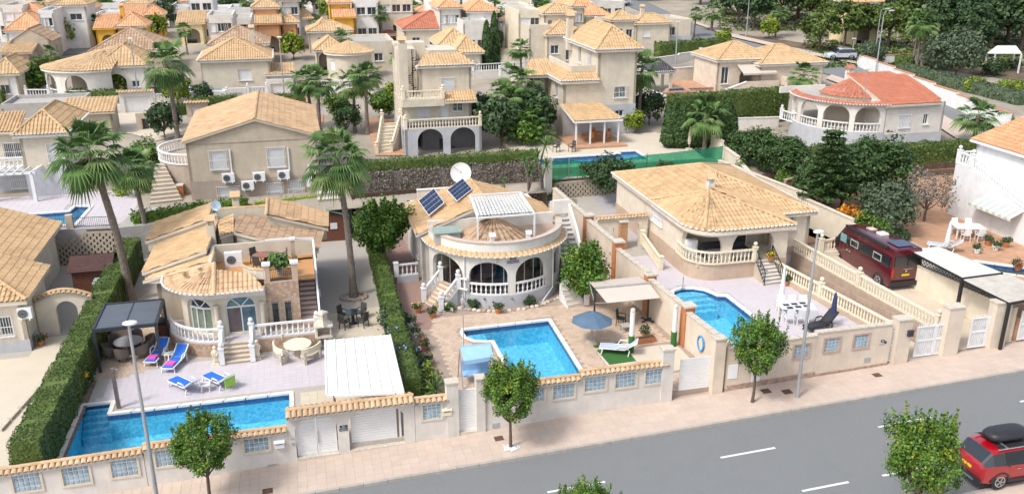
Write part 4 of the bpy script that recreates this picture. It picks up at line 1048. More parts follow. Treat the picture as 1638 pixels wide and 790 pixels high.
def cladwall(root,p0,p1,z0,z1,mat,s=.3,t=.02,name='cladding_tile',skip=()):
    """proud square cladding tiles on a straight wall face"""
    a,b=Vector(p0),Vector(p1);d=(b-a);L_=d.length;d.normalize();n=Vector((d.y,-d.x));m=MB();ang=math.atan2(d.y,d.x)
    nu=max(1,round(L_/s));nz=max(1,round((z1-z0)/s));w_=L_/nu;h_=(z1-z0)/nz
    for i in range(nu):
        for j in range(nz):
            ss=w_*(i+.5);zz=z0+h_*(j+.5)
            if any(k[0]<ss+w_/2 and k[1]>ss-w_/2 and k[2]<zz+h_/2 and k[3]>zz-h_/2 for k in skip):continue
            q=a+d*ss+n*(t*.5+rnd.uniform(0,.004));m.box((q.x,q.y,zz),(w_-.008,t,h_-.008),ang,uv=(rnd.randrange(9999)+.5,.5))
    if m.v:return m.build(name,mat,root,kind='stuff')
h1=thing('villa','tan tiled villa with rounded front and mosaic stair tower to a roof terrace','house',(-4,50,.35))
TP=[(-7.8,50.5)]+arc(-4.9,47.9,2.9,180,270,8)+[(.3,45.0)]
m=MB();m.prism(TP+[(.3,50.5)],.2,1.13);m.build('terrace_base',BEIGE,h1)
m=MB();m.prism(TP+[(.3,50.5)],1.13,1.17);m.build('terrace_floor',DECK,h1)
PP=[p for p in TP]
for a,b in zip(PP,PP[1:]):
    if abs(b[1]-45)<.02 and abs(a[1]-45)<.02:cladwall(h1,a,(-4.85,45),.38,1.1,MOST,.15,.02,skip=());cladwall(h1,(-3.25,45),b,.38,1.1,MOST,.15)
    else:cladwall(h1,a,b,.38,1.1,MOST,.15)
TL=[(x,y,1.17)for x,y in arc(-4.9,47.9,2.8,185,268,10)]+[(-4.83,45.1,1.17)]
balustrade(h1,TL,BALW,(len(TL)-1,),.8,.27);balustrade(h1,[(-3.27,45.1,1.17),(.2,45.1,1.17)],BALW,(0,1),.8,.27)
steps(h1,((-4.75,43.9),(-3.35,43.9)),((-4.75,45),(-3.35,45)),.35,1.17,5,STONE,MOST)
for u in(-4.83,-3.27):
    balustrade(h1,[(u,43.95,.4),(u,45.05,1.17)],BALW,(0,),.8,.25)
WPth=[(-7.0,52)]+arc(-4.9,47.9,2.1,180,270,10)+[(-2.4,45.8)]
def arclen(pts):return sum(math.hypot(b[0]-a[0],b[1]-a[1])for a,b in zip(pts,pts[1:]))
s_arc=4.1;tot=arclen(WPth)
op1=(s_arc+1.35,s_arc+2.9,1.25,2.75,3.35);op2=(tot-2.15,tot-.55,1.2,2.75,3.4)
m=MB();at_=wallpath(m,WPth,1.1,3.78,[op1,op2],.3);m.build('wall',CREAM,h1)
def arcwin(root,at_,o,dep,mats,mull=3,name='window',sun=True):
    k=12;pan=MB();fr=MB();pts=[];sx=[o[0]+(o[1]-o[0])*i/k for i in range(k+1)]
    def P3(s,z,dd=dep):p,n=at_(s);q=p+n*dd;return(q.x,q.y,z)
    def zt(s):mm=(o[0]+o[1])/2;r=(o[1]-o[0])/2;return o[3]+(o[4]-o[3])*math.sqrt(max(0,1-((s-mm)/r)**2))
    for a,b in zip(sx,sx[1:]):
        pan.m=0;pan.quad(P3(a,o[2],dep+.03),P3(b,o[2],dep+.03),P3(b,o[3],dep+.03),P3(a,o[3],dep+.03));pan.m=1
        pan.quad(P3(a,o[3],dep+.03),P3(b,o[3],dep+.03),P3(b,zt(b),dep+.03),P3(a,zt(a),dep+.03))
        fr.bar(P3(a,zt(a)-.03),P3(b,zt(b)-.03),.07);fr.bar(P3(a,o[3]),P3(b,o[3]),.09)
        fr.bar(P3(a,o[2]+.03),P3(b,o[2]+.03),.06)
    for i in range(mull+1):s=o[0]+.03+(o[1]-o[0]-.06)*i/mull;fr.bar(P3(s,o[2]),P3(s,o[3]),.07)
    mm=(o[0]+o[1])/2
    if sun:
        for f in(-.5,.5):s=mm+f*(o[1]-o[0])*.62;fr.bar(P3(mm,o[3]),P3(s,zt(s)),.05)
    w_=fr.build(name,PW,root);pan.build('pane',mats,w_);return w_
arcwin(h1,at_,op1,.2,[CURT,GLASS]);arcwin(h1,at_,op2,.2,[GLASSB,GLASSB],2)
d_=MB();p,n_=at_(op2[0]+.42);d_.box((p.x,p.y+.22,1.95),(.62,.03,1.5));d_.build('open_door',M('room_interior',(.16,.13,.13),.8,.2),h1)
for cu in(-2.62,-5.0):
    col=MB();col.lathe((cu,45.62,1.17),[(.17,0),(.17,.08),(.13,.12),(.12,1.75),(.16,1.8),(.17,1.9)],12);col.build('column',CREAM,h1)
cp_=[(-7.35,52)]+arc(-4.9,47.9,2.45,180,270,12)+[(-2.4,45.45)]
m=MB();wallpath(m,cp_,3.55,3.86,(),.5);wallpath(m,[(-7.15,52)]+arc(-4.9,47.9,2.25,180,270,12)+[(-2.4,45.65)],3.4,3.56,(),.4);m.build('cornice',OFFW,h1)
apex=Vector((-4.9,46.9,5.0));ze=3.92
mb=MB();tiles(mb,[(-4.9,44.95,ze),(-2.42,44.95,ze),(-2.42,45.95,ze+.51),(-3.0,46.1,ze+.59),(-3.5,46.9,ze+1.0),(-4.9,46.9,ze+1.0)],.25,.4,.06,3)
ea=arc(-4.9,47.9,2.95,172,270,17)
for a,b in zip(ea,ea[1:]):
    mA=(Vector(a)+Vector(b))/2;tiles(mb,[(a[0],a[1],ze),(b[0],b[1],ze),tuple(apex)],.26,.4,.05,2)
ridge(mb,(-4.95,44.95,ze+.04),tuple(apex+Vector((-.05,0,.04))),.13);ridge(mb,(ea[0][0],ea[0][1],ze+.08),tuple(apex),.12)
mb.build('roof',TO,h1);tipcaps(h1,[p+(ze,)for p in ea]+[(-2.42,44.95,ze)],PW,.25,.09)
block(h1,-8.3,.45,48.6,57.3,.2,3.7,BEIGE,r=[(50.2,1.2,.9,1.1,'shutter'),(54,1.2,.9,1.1,'shutter')])
m=MB();m.bb(.44,.47,48.6,57.3,.3,.75);m.build('plinth',TAUPE,h1)
def proof(root,pts,mat,zsk=3.6,wall=CREAM,fine=2,ins=.15):
    P_=pz(*pts);slope(root,P_,mat,fine,wall=wall);skirt(root,P_,zsk,wall,ins)
proof(h1,[(228,450,3.75),(250,435,3.85),(343,401,5.0),(340,417,4.95)],TS)
proof(h1,[(227,437,3.95),(330,401,5.25),(350,353,5.35),(252,384,4.05)],TS)
proof(h1,[(232,387,4.25),(333,351,5.6),(343,324,5.7),(247,357,4.35)],TS)
proof(h1,[(347,355,5.3),(374,343,5.3),(374,372,5.15),(352,379,5.15)],TS)
proof(h1,[(388,343,5.3),(507,365,4.2),(510,401,4.1),(436,387,4.75),(374,372,5.2),(377,351,5.3)],TB)
proof(h1,[(428,318,5.6),(522,339,4.4),(525,366,4.3),(426,344,5.6)],TO)
m=MB();a,b=Vector(pz((347,341,5.35))[0]),Vector(pz((428,336,5.35))[0]);m.bar(a-Vector((0,0,.1)),b-Vector((0,0,.1)),.2,.7);m.build('parapet',CREAM,h1);r_=MB();ridge(r_,a+Vector((0,0,.26)),b+Vector((0,0,.26)),.11);q=pz((343,324,5.75),(333,351,5.65));ridge(r_,pz((428,318,5.7))[0],pz((426,344,5.7))[0],.12);r_.build('parapet_tiles',TS,h1)
for x,y,zb_,zt_ in((339,380,4.6,6.0),(379,340,4.7,6.0)):u,v=pix(x,y,5.2);chimney(h1,u,v,zb_,zt_,.42,CREAM)
m=MB();m.bb(-5.1,.3,46.6,50.0,3.75,4.0);m.build('roof_terrace_floor',OTILE,h1)
m=MB();m.bb(-5.3,.45,49.9,50.05,3.7,5.0);m.bb(-5.3,-5.12,47.2,49.9,3.7,5.0);m.build('parapet',CREAM,h1)
cv=[(-3.5,46.9),(-3.15,46.35),(-2.8,46.1),(-2.3,45.95)];m=MB();wallpath(m,cv,4.2,4.72,(),.14);m.build('parapet',CREAM,h1);r_=MB()
for a,b in zip(cv,cv[1:]):ridge(r_,(a[0],a[1]+.06,4.74),(b[0],b[1]+.06,4.74),.1)
r_.build('parapet_tiles',TO,h1)
ops=[(.32,.62,1.5,2.75,2.75),(1.0,1.3,1.5,2.75,2.75)]
m=MB();wallpath(m,[(-2.42,45.95),(-.62,45.95)],1.1,4.0,ops,.2);m.bb(-.82,-.62,46.15,50,1.1,4.0);m.build('tower_wall',BEIGE,h1)
cladwall(h1,(-2.42,45.95),(-.62,45.95),1.2,4.0,MOST,.15,skip=[(o[0]-.02,o[1]+.02,o[2]-.02,o[4]+.02)for o in ops])
for o in ops:
    m=MB();m.box((-2.42+(o[0]+o[1])/2,46.08,2.12),(.3,.03,1.25));x=m.build('window',GLASS,h1);m=MB()
    for k in range(4):m.bar((-2.42+o[0]+.1*k,45.88,1.38),(-2.42+o[0]+.1*k,45.88,2.88),.018)
    for k in range(5):m.bar((-2.47+o[0],45.88,1.45+.32*k),(-2.37+o[1],45.88,1.45+.32*k),.018)
    m.build('window_grille',IRON,x)
for u in(-2.24,-.76):
    m=MB();m.bb(u-.16,u+.16,45.97,46.25,4.0,4.95);m.build('pier',MOST,h1);m=MB();m.box((u,46.1,5.02),(.44,.4,.14));m.build('pier_cap',PW,h1)
m=MB();m.bb(-.9,-.66,48.9,49.1,4,5.3);m.build('pier',MOST,h1);m=MB();m.box((-.78,49,5.36),(.34,.34,.12));m.build('pier_cap',PW,h1)
m=MB()
for k in range(12):m.bar((-2.05+k*.1,46.05,4.0),(-2.05+k*.1,46.05,4.7),.018)
m.bar((-2.1,46.05,4.7),(-.9,46.05,4.7),.03);m.bar((-2.1,46.05,4.08),(-.9,46.05,4.08),.03);m.build('railing',IRON,h1)
steps(h1,((-.6,45.7),(.28,45.7)),((-.6,49.4),(.28,49.4)),1.17,4.0,15,M('stair_tread',(.36,.20,.12),.7,.15),DECK)
m=MB();m.path([(.38,45.15,2.0),(.38,45.2,2.05),(.38,49.3,5.1),(-.75,49.05,5.35),(-2.3,49.1,5.35)],.11,4);m.bar((.38,49.3,3.9),(.38,49.3,5.1),.09);m.bar((.38,47.2,2.4),(.38,47.2,3.55),.06);m.build('white_handrail',PW,h1)
m=MB();m.add([(.34,45.3,1.1),(.34,49.4,1.1),(.34,49.4,4.2),(.34,45.3,1.35),(.44,45.3,1.1),(.44,49.4,1.1),(.44,49.4,4.2),(.44,45.3,1.35)],[(3,2,1,0),(4,5,6,7),(0,4,7,3),(3,7,6,2),(1,2,6,5)]);m.build('stair_wall',PW,h1)
# ================================================================ HOUSE 2 (centre, round porch)
h2=thing('villa','white villa with round arcaded porch, solar panels and walled roof terrace','house',(11.4,50.5,.9))
CX,CY,CR=11.45,50.55,4.17
def cyla(x,y,R_=CR):
    X=x-819;U=395-y;a0=X*ca+(F*cp+U*sp)*sa;b0=-X*sa+(F*cp+U*sp)*ca;rz=-F*sp+U*cp
    A_=a0*a0+b0*b0;B_=-2*(a0*CX+b0*CY);C_=CX*CX+CY*CY-R_*R_;D_=B_*B_-4*A_*C_;t=(-B_-math.sqrt(max(0,D_)))/(2*A_)
    return math.degrees(math.atan2(b0*t-CY,a0*t-CX))%360,H+rz*t
a0,a1=182,356;PTH=arc(CX,CY,CR,a0,a1,44);LEN=R(a1-a0)*CR
def sa_(x,y):return(cyla(x,y)[0]-a0)*math.pi/180*CR
zb_=1.68;ops=[]
for x0,x1,ym,yt in((693,739,445,409),(750,813,450,420),(825,873,445,413)):
    zt_=cyla((x0+x1)/2,yt)[1];ops.append((sa_(x0,ym),sa_(x1,ym),1.98 if x0==693 else zb_,zt_-.95,zt_))
ops.append((sa_(883,440),min(LEN-.2,sa_(883,440)+1.3),1.98,2.9,3.75))
WCR=stucco('warm_white',(.70,.67,.61))
m=MB();at2=wallpath(m,PTH,zb_-.01,4.95,ops,.28);m.build('porch_wall',WCR,h2)
m=MB();wallpath(m,[(p[0],p[1])for p in arc(CX,CY,CR+.04,a0,a1,44)],.8,zb_,(),.3);m.build('plinth',GREYW,h2)
m=MB();m.prism(arc(CX,CY,CR-.25,170,370,30),1.8,1.99);m.build('porch_floor',M('porch_tile',(.38,.27,.18),.6,.15,2,cell=((.35,.24,.15),(.44,.33,.24))),h2)
m=MB();m.prism(arc(CX,CY,CR-.1,0,360,40),4.1,4.28);m.build('roof_terrace_floor',M('roof_screed',(.44,.33,.25),.95,.15,1),h2)
for o in ops:
    for i in range(int((o[1]-o[0])/.7)+1):
        pass
    k=10;m=MB();q=MB()
    for i in range(k):
        s0,s1=o[0]+(o[1]-o[0])*i/k,o[0]+(o[1]-o[0])*(i+1)/k;
        def P3(s,z):p,n=at2(s);g_=p+n*.22;return(g_.x,g_.y,z)
        def zt(s):mm=(o[0]+o[1])/2;r=(o[1]-o[0])/2;return o[3]+(o[4]-o[3])*math.sqrt(max(0,1-((s-mm)/r)**2))
        m.quad(P3(s0,o[2]),P3(s1,o[2]),P3(s1,zt(s1)),P3(s0,zt(s0)))
        if i%3==0 and i:q.bar(P3(s0,o[2]),P3(s0,zt(s0)),.035)
    PG=MATS.get('clear_pane')
    if not PG:
        PG=bpy.data.materials.new('clear_pane');PG.use_nodes=True;MATS['clear_pane']=PG;nn=PG.node_tree;tr=nn.nodes.new('ShaderNodeBsdfTransparent');tr.inputs[0].default_value=(.62,.68,.70,1);gl=nn.nodes.new('ShaderNodeBsdfGlossy');gl.inputs['Roughness'].default_value=.02
        fz=nn.nodes.new('ShaderNodeFresnel');fz.inputs[0].default_value=1.5;ms=nn.nodes.new('ShaderNodeMixShader');nn.links.new(fz.outputs[0],ms.inputs[0]);nn.links.new(tr.outputs[0],ms.inputs[1]);nn.links.new(gl.outputs[0],ms.inputs[2]);nn.links.new(ms.outputs[0],nn.nodes['Material Output'].inputs[0])
    x=q.build('window',CONC,h2);m.build('pane',PG,x)
m=MB();m.bb(7.6,15.3,51.5,51.7,1.9,4.2);m.build('porch_back_wall',INNER,h2)
m=MB();m.bb(9.6,11.0,51.42,51.5,2,4.0);m.build('porch_door',GLASS,h2);m=MB();m.bb(12.3,13.6,51.42,51.5,2.8,3.8);m.build('porch_window',GLASSB,h2)
t=thing('sofa','dark blue sofa behind the middle glazed arch of the round porch','sofa',(10.6,48.6,2));NV=M('navy_cushion',(.03,.05,.11),.9,.1)
m=MB();m.bb(9.7,11.5,48.3,49.1,2.05,2.45);m.build('seat',NV,t);m=MB();m.bb(9.7,11.5,48.95,49.2,2.4,2.95);m.build('backrest',NV,t)
for u in(9.6,11.5):m=MB();m.bb(u,u+.12,48.3,49.2,2.02,2.7);m.build('armrest',NV,t)
t=thing('cabinet','pale cabinet behind the right glazed arch of the round porch','cabinet',(14,49.6,2));m=MB();m.bb(13.6,14.5,49.6,50,2,3.0);m.build('body',INNER,t);m=MB();m.bb(13.65,14.03,49.57,49.6,2.05,2.95);m.bb(14.07,14.45,49.57,49.6,2.05,2.95);m.build('door',SHUT,t)
for i,o in enumerate(ops[1:3]):
    s0,s1=o[0]+.02,o[1]-.02;pts=[]
    for k in range(9):p,n=at2(s0+(s1-s0)*k/8);g_=p+n*.06;pts.append((g_.x,g_.y,zb_))
    balustrade(h2,pts,BALW,(),.76,.27)
mb=MB();ri=arc(CX,CY,CR-.02,a0-4,a1+2,40);ro=arc(CX,CY,CR+.36,a0-4,a1+2,40)
for i in range(40):tiles(mb,[(ro[i][0],ro[i][1],4.16),(ro[i+1][0],ro[i+1][1],4.16),(ri[i+1][0],ri[i+1][1],4.36),(ri[i][0],ri[i][1],4.36)],.3,.4,.06,2)
mb.build('tile_skirt',TS,h2);tipcaps(h2,[p+(4.14,)for p in ro],PW,.32,.07)
m=MB();pc=arc(CX,CY,CR-.1,a0,a1,40)
for a,b in zip(pc,pc[1:]):m.bar(a+(4.98,),b+(4.98,),.34,.06)
m.build('coping',M('pink_coping',(.56,.46,.38),.9,.1),h2)
mb=MB();co=arc(11.0,49.0,2.3,0,360,24)
for a,b in zip(co,co[1:]):tiles(mb,[a+(4.45,),b+(4.45,),(11.0,49.0,5.75)],.3,.4,.08,3)
mb.build('cone_roof',TB,h2);m=MB();m.prism(arc(11,49,2.1,0,360,24),4.2,4.5);m.build('cone_base',WCR,h2)
m=MB();m.bb(7.4,15.5,51.3,51.5,4.2,5.0);m.build('parapet',WCR,h2)
block(h2,7.0,15.6,51.5,58.4,.8,4.3,OFFW,l=[(53.2,1.2,.7,1.0,'blue'),(55.5,.1,.9,2.1,'door')])
for pts in([(6.6,50.9,4.3),(6.6,57,4.3),(11.3,57,5.85),(11.3,51.52,5.85)],[(15.9,51.3,4.4),(15.9,55.2,4.4),(13.3,57,5.2),(11.3,57,5.85),(11.3,51.5,5.85)]):
    slope(h2,pts,TS,2,wall=WCR);skirt(h2,pts,4.0,WCR,.3)
mb=MB();ridge(mb,(11.3,51.5,5.92),(11.3,57,5.92));ridge(mb,(6.62,50.9,4.38),(6.62,57,4.38),.1);ridge(mb,(11.3,57,5.9),(6.6,57,4.36),.11);mb.build('ridge_tiles',TS,h2)
m=MB();m.bb(7.6,10.3,57.1,57.3,4.2,5.35);m.bb(7.55,10.35,57.05,57.35,5.35,5.4);m.build('parapet',WCR,h2)
u,v=pix(706,372,4.3);m=MB();m.bb(u-.75,u+.75,48.6,49.5,4.3,5.1);x=m.build('roof_box',CONC,h2);m=MB();m.box((u,49.05,5.13),(1.65,1.1,.06),rx=.05);m.build('roof_box_lid',GREENR,h2)
dish(h2,((750-819)/F*60.3*1.0+13.65,57.4,6.3),.72,(-.15,-1,.35),pole=1.3)
def solar(label,x0,y0,x1,y1,x2,y2,x3,y3,z0,z1):
    P_=[Vector(p)for p in pz((x0,y0,(z0+z1)/2+.1),(x1,y1,z1),(x2,y2,(z0+z1)/2-.1),(x3,y3,z0))]
    t=thing('solar_panel',label,'solar panel',tuple(P_[3]),group='solar panels on the round porch villa');e1=P_[1]-P_[0];e2=P_[3]-P_[0];n=e2.cross(e1).normalized()
    if n.z<0:n=-n
    m=MB();c=[P_[0],P_[0]+e1,P_[0]+e1+e2,P_[0]+e2];m.add([p-n*.04 for p in c]+[p+n*.0 for p in c],[(0,1,2,3),(7,6,5,4),(0,4,5,1),(1,5,6,2),(2,6,7,3),(3,7,4,0)]);m.build('frame',PWM,t)
    for j in range(4):
        m=MB();
        for i in range(6):
            a=P_[0]+e1*(.02+.96*i/6)+e2*(.02+.96*j/4)+n*.008;b=e1*(.96/6-.003);d=e2*(.96/4-.016);m.quad(a,a+b,a+b+d,a+d);
        m.build('cell_row',SOLM,t)
    m=MB()
    for f in(.2,.8):
        a=P_[0]+e1*.05+e2*f;b=P_[0]+e1*.95+e2*f;m.bar(a-n*.06,a-Vector((0,0,.25)),.04);m.bar(b-n*.06,b-Vector((0,0,.9)),.04);m.bar(a-n*.06,b-n*.06,.04)
    m.build('stand',GREYM,t)
SOLM=M('solar_cell',(.025,.045,.10),.15,.15,3,spec=.7)
solar('lower left solar panel tilted on the tan roof',669,321,694,301,713,323,686,345,5.0,6.1)
solar('upper right solar panel tilted beside the satellite dish',715,304,740,285,757,300,731,322,5.6,6.5)
t=thing('pergola','white metal pergola with slatted canopy on the round roof terrace','pergola',(11,49,4.3));zt=6.15
C_=[pix(752,313,zt),pix(832,308,zt),pix(855,342,zt),pix(764,349,zt)];m=MB()
for a,b in zip(C_,C_[1:]+C_[:1]):m.bar(a+(zt,),b+(zt,),.1)
for c in C_:q=MB();q.bar((c[0],c[1],4.3),(c[0],c[1],zt),.09);q.build('post',PW,t)
m.build('frame',PW,t);a,b,c,d=[Vector(p+(zt+.04,))for p in C_]
a,b=a.lerp(d,.1),b.lerp(c,.1);c,d=b.lerp(c,.93),a.lerp(d,.93)
for i in range(9):
    f0,f1=i/9,(i+.8)/9;m=MB()
    for j in range(16):
        g0,g1=j/16,(j+.72)/16;p=[a.lerp(b,g0).lerp(d.lerp(c,g0),f0),a.lerp(b,g1).lerp(d.lerp(c,g1),f0),a.lerp(b,g1).lerp(d.lerp(c,g1),f1),a.lerp(b,g0).lerp(d.lerp(c,g0),f1)]
        m.add(p+[x-Vector((0,0,.03))for x in p],[(3,2,1,0),(4,5,6,7),(0,1,5,4),(2,3,7,6)])
    m.build('canopy_slat',M('canopy_slat',(.66,.68,.64),.7,.15,4),t)
    q=MB();q.bar(a.lerp(d,f0)+Vector((0,0,-.03)),b.lerp(c,f0)+Vector((0,0,-.03)),.04);q.build('rafter',PW,t)
bt=Vector(pix(692,491,.9));tp=Vector(pix(719,455,2.0));d=(tp-bt).normalized();n=Vector((d.y,-d.x));hw=.78
steps(h2,(tuple(bt-n*hw),tuple(bt+n*hw)),(tuple(tp-n*hw),tuple(tp+n*hw)),.9,2.0,6,M('stair_tile',(.50,.33,.19),.8,.12,3),PW)
for s in(-1,1):
    a=bt+n*hw*s*1.12;b=tp+n*hw*s*1.12;balustrade(h2,[(a.x,a.y,.95),(b.x,b.y,2.0)],BALW,(0,1),.78,.26)
m=MB();e=tp+d*1.2;m.prism([tuple(tp-n*hw),tuple(tp+n*hw),tuple(e+n*hw),tuple(e-n*hw)],.9,1.985);m.build('landing',GREYW,h2)
balustrade(h2,[tuple(tp+n*hw*1.1)+(1.99,),(9.0,46.95,1.99)],BALW,(),.76,.26)
steps(h2,((14.7,45.3),(15.9,45.6)),((14.6,46.7),(16.0,46.7)),.9,1.95,5,STONE,PW);m=MB();m.prism([(14.6,46.7),(16.1,46.7),(16.4,47.6),(15.2,47.6)],.9,1.95);m.build('landing',GREYW,h2)
steps(h2,((15.25,47.6),(16.4,47.6)),((15.6,52.2),(16.8,52.2)),1.95,4.3,12,M('pale_tread',(.50,.50,.50),.8,.1),M('stair_riser',(.36,.31,.27),.9,.1))
m=MB();sw=[(16.0,45.9),(16.2,46.8),(16.5,48),(16.8,50),(16.95,52.4)];wallpath(m,sw,.9,3,(),.14,lambda s:2.0+s*.5);wallpath(m,[(16.9,52.4),(15.6,52.4)],.9,5.4,(),.14);m.build('stair_wall',WCR,h2)
m=MB();m.path([(p[0]-.05,p[1],2.05+.5*s)for p,s in zip(sw,(0,.9,2.2,4.2,6.5))],.12,5);m.build('white_handrail',PW,h2)
m=MB();m.bar((15.8,52.3,5.0),(16.9,52.3,5.0),.3,.9);m.build('parapet',WCR,h2)
balustrade(h2,[(15.95,45.55,.95),(16.05,46.6,1.9)],BALW,(0,),.8,.24)
for x,y0,y1 in((743,406,480),(883,395,458)):
    aa,z1_=cyla(x,y0);z0_=cyla(x,y1)[1];r=CR+.08;p=(CX+r*math.cos(R(aa)),CY+r*math.sin(R(aa)));m=MB();m.bar(p+(z0_,),p+(4.1,),.09,None,6)
    if x==883:m.bar(p+(z0_,),(CX+(r+.2)*math.cos(R(aa-16)),CY+(r+.2)*math.sin(R(aa-16)),1.0),.09,None,6)
    m.build('drain_pipe',PW,h2)
def onround(x,y,w_,h_,mat,name,txt=None,par=h2):
    aa,z=cyla(x,y);r=CR+.03;m=MB();c=(CX+r*math.cos(R(aa)),CY+r*math.sin(R(aa)),z);m.box(c,(w_,.05,h_),R(aa+90));o=m.build(name,mat,par)
    if txt:
        cu=bpy.data.curves.new('lettering','FONT');cu.body=txt;cu.size=h_*.8;cu.align_x='CENTER';cu.align_y='CENTER';cu.extrude=.003;o2=bpy.data.objects.new('x',cu);COL.objects.link(o2);me=bpy.data.meshes.new_from_object(o2);bpy.data.objects.remove(o2);me.materials.clear();me.materials.append(PW)
        rr=r+.028;b=BASE[par.name][0];meshobj('lettering',me,par,Vector((CX+rr*math.cos(R(aa)),CY+rr*math.sin(R(aa)),z))-b,(math.pi/2,0,R(aa+90)))
onround(820.5,413.5,.36,.12,NAVY,'name_plate','VISTA');onround(820.5,418.5,.72,.13,NAVY,'name_plate','MEDITERRANEA')
onround(795.5,417.5,.13,.26,STONE,'wall_lamp');onround(735,402,.1,.14,PW,'wall_lamp')
BRZ=M('bronze_ornament',(.20,.15,.12),.5,.3,12)
def flower_orn(x,y,mat,r=.12,n=5):
    aa,z=cyla(x,y,CR+.1);q=MB();c=Vector((CX+(CR+.1)*math.cos(R(aa)),CY+(CR+.1)*math.sin(R(aa)),z));tx=Vector((-math.sin(R(aa)),math.cos(R(aa)),0));up=Vector((0,0,1))
    for i in range(n):
        for rr,rad in((.0,.09),(.24,.09),(.36,.06)):
            th=6.283*i/n;q.ball(c+(tx*math.cos(th)+up*math.sin(th))*rr*r/.12,rad*r/.12*.8,6,4)
            if rr==0:break
    q.build('wall_ornament',mat,h2)
for x,y,mt in((789,483,BRZ),(781,489,PW),(775,478,BRZ),(843,476,BRZ),(846,472,BRZ),(819,477,CONC)):flower_orn(x,y,mt,.11)
for x,y in((787,375),(845,371)):
    u,v=pix(x,y,5.3);m=MB();m.bar((u,v,4.3),(u,v,5.25),.3,.2);m.box((u,v-.1,5.3),(.36,.1,.26),rx=-.6);m.build('floodlight',PW,h2)
# ================================================================ HOUSE 3 (right, two porch arches)
h3=thing('villa','cream villa with double porch arches and a large tan hipped roof','house',(26,50,2))
C3=stucco('porch_cream',(.70,.61,.49));ze=5.22
W3=[(22.45,58.2),(22.45,46.75)]+arc(24.05,46.45,1.6,180,270,8)[1:]+[(28.55,44.85)]
LW3=arclen(W3)
def sfront(x,y):
    return LW3-(28.55-onv(x,y,44.85)[0])
LB=3.1
mb=MB()
wops3=[(6.6,8.4,3.9-0,4.85,4.85)]
a_s=LW3-(28.55-onv(1087,400,46.2)[0])-.9;a_e=sfront(1156,400);b_s=sfront(1171,400);b_e=sfront(1237,400)
zt3=onv(1120,371,44.85)[1]
ops=wops3+[(a_s,a_e,LB,zt3-1.2,zt3),(b_s,b_e,LB,zt3-1.2,zt3)]
at3=wallpath(mb,W3,LB,ze,ops,.3);mb.build('wall',C3,h3)
m=MB();wallpath(m,[(22.4,58.2),(22.4,46.75)]+arc(24.05,46.45,1.66,180,270,8)[1:]+[(28.55,44.79)],1.2,LB,(),.35);m.build('plinth',stucco('taupe_light',(.50,.38,.28)),h3)
m=MB();m.bb(22.8,28.5,45.2,49,2.8,LB+.02);m.bb(22.8,28.5,45.2,49,ze-.2,ze-.05);m.build('porch_floor',BEIGT,h3)
m=MB();m.bb(22.8,28.5,47.6,47.8,LB,ze-.1);m.build('porch_back_wall',INNER,h3)
m=MB();m.bb(26.0,27.2,47.5,47.6,LB,LB+2.05);x=m.build('porch_door',DARK,h3);m=MB();m.bb(25.95,26.0,47.47,47.6,LB,LB+2.1);m.bb(27.2,27.25,47.47,47.6,LB,LB+2.1);m.bb(25.95,27.25,47.47,47.6,LB+2.05,LB+2.12);m.build('frame',PW,x)
p_,q_=W3[0],W3[1]
winfill(h3,p_,q_,6.6,8.4,3.9,4.85,'shutter',.1);grille(h3,p_,q_,6.55,8.45,3.85,4.9,PWM,.06,.22)
arcp=[(x,y,LB-.05)for x,y in[(22.42,47.4)]+arc(24.05,46.45,1.7,180,270,8)[1:]]+[(onv(1208,405,44.7)[0],44.75,LB-.05)]
balustrade(h3,arcp,BALC,(len(arcp)-1,),.82,.25)
block(h3,28.5,31.3,46.9,58,2.9,ze,C3,f=[(onv(1259,372,46.9)[0],1.2,.95,1.0,'blue','g')],r=[(52,1,1,1,'shutter')])
m=MB();wallpath(m,[(28.45,46.86),(31.35,46.86)],.4,2.92,[(.5,2.55,.4,2.45,2.45)],.3);m.bb(31.05,31.35,47.2,58,.4,2.92);m.build('plinth',stucco('taupe_light',(.5,.38,.28)),h3)
winfill(h3,(28.45,46.86),(31.35,46.86),.5,2.55,.4,2.45,'garage',.1)
block(h3,22.7,28.5,49,58,.5,ze-.05,C3,name='inner_wall')
roof_hip(h3,22.45,31.3,46.9,58.2,ze,1.6,TS,2,.35,.26,fascia=C3)
ef=[(22.1,51.4),(22.1,46.75)]+arc(24.05,46.45,1.95,180,270,8)[1:]+[(28.85,44.5)];ap=(24.6,48.0,6.75)
mb=MB()
pts3=[p+(ze+.03,)for p in ef]
for a,b in zip(pts3,pts3[1:]):tiles(mb,[a,b,ap],.26,.42,.06,2)
tiles(mb,[(28.85,44.5,ze+.03),(28.85,48.6,ze+.2),(25.6,49.2,6.7),ap],.26,.42,.06,2)
ridge(mb,(23.0,44.95,ze+.1),ap,.13);ridge(mb,(28.85,44.5,ze+.1),ap,.12);ridge(mb,(22.1,51.4,ze+.1),ap,.12);mb.build('porch_roof',TS,h3);tipcaps(h3,[p+(ze,)for p in ef],PW,.26,.085)
m=MB();wallpath(m,[(22.15,51)]+ef[1:],ze-.25,ze-.02,(),.5);wallpath(m,[(22.3,51),(22.3,46.75)]+arc(24.05,46.45,1.75,180,270,8)[1:]+[(28.7,44.7)],ze-.4,ze-.25,(),.4);m.build('cornice',C3,h3)
chimney(h3,25.0,48.6,6.2,7.05,.42,WCR,TO)
lo=(pix(1222,457,2.0),pix(1252,453,2.0));hi=(pix(1207,416,LB),pix(1234,413,LB))
steps(h3,lo,hi,2.0,LB,7,M('marble_tread',(.66,.64,.62),.5,.1),BEIGE)
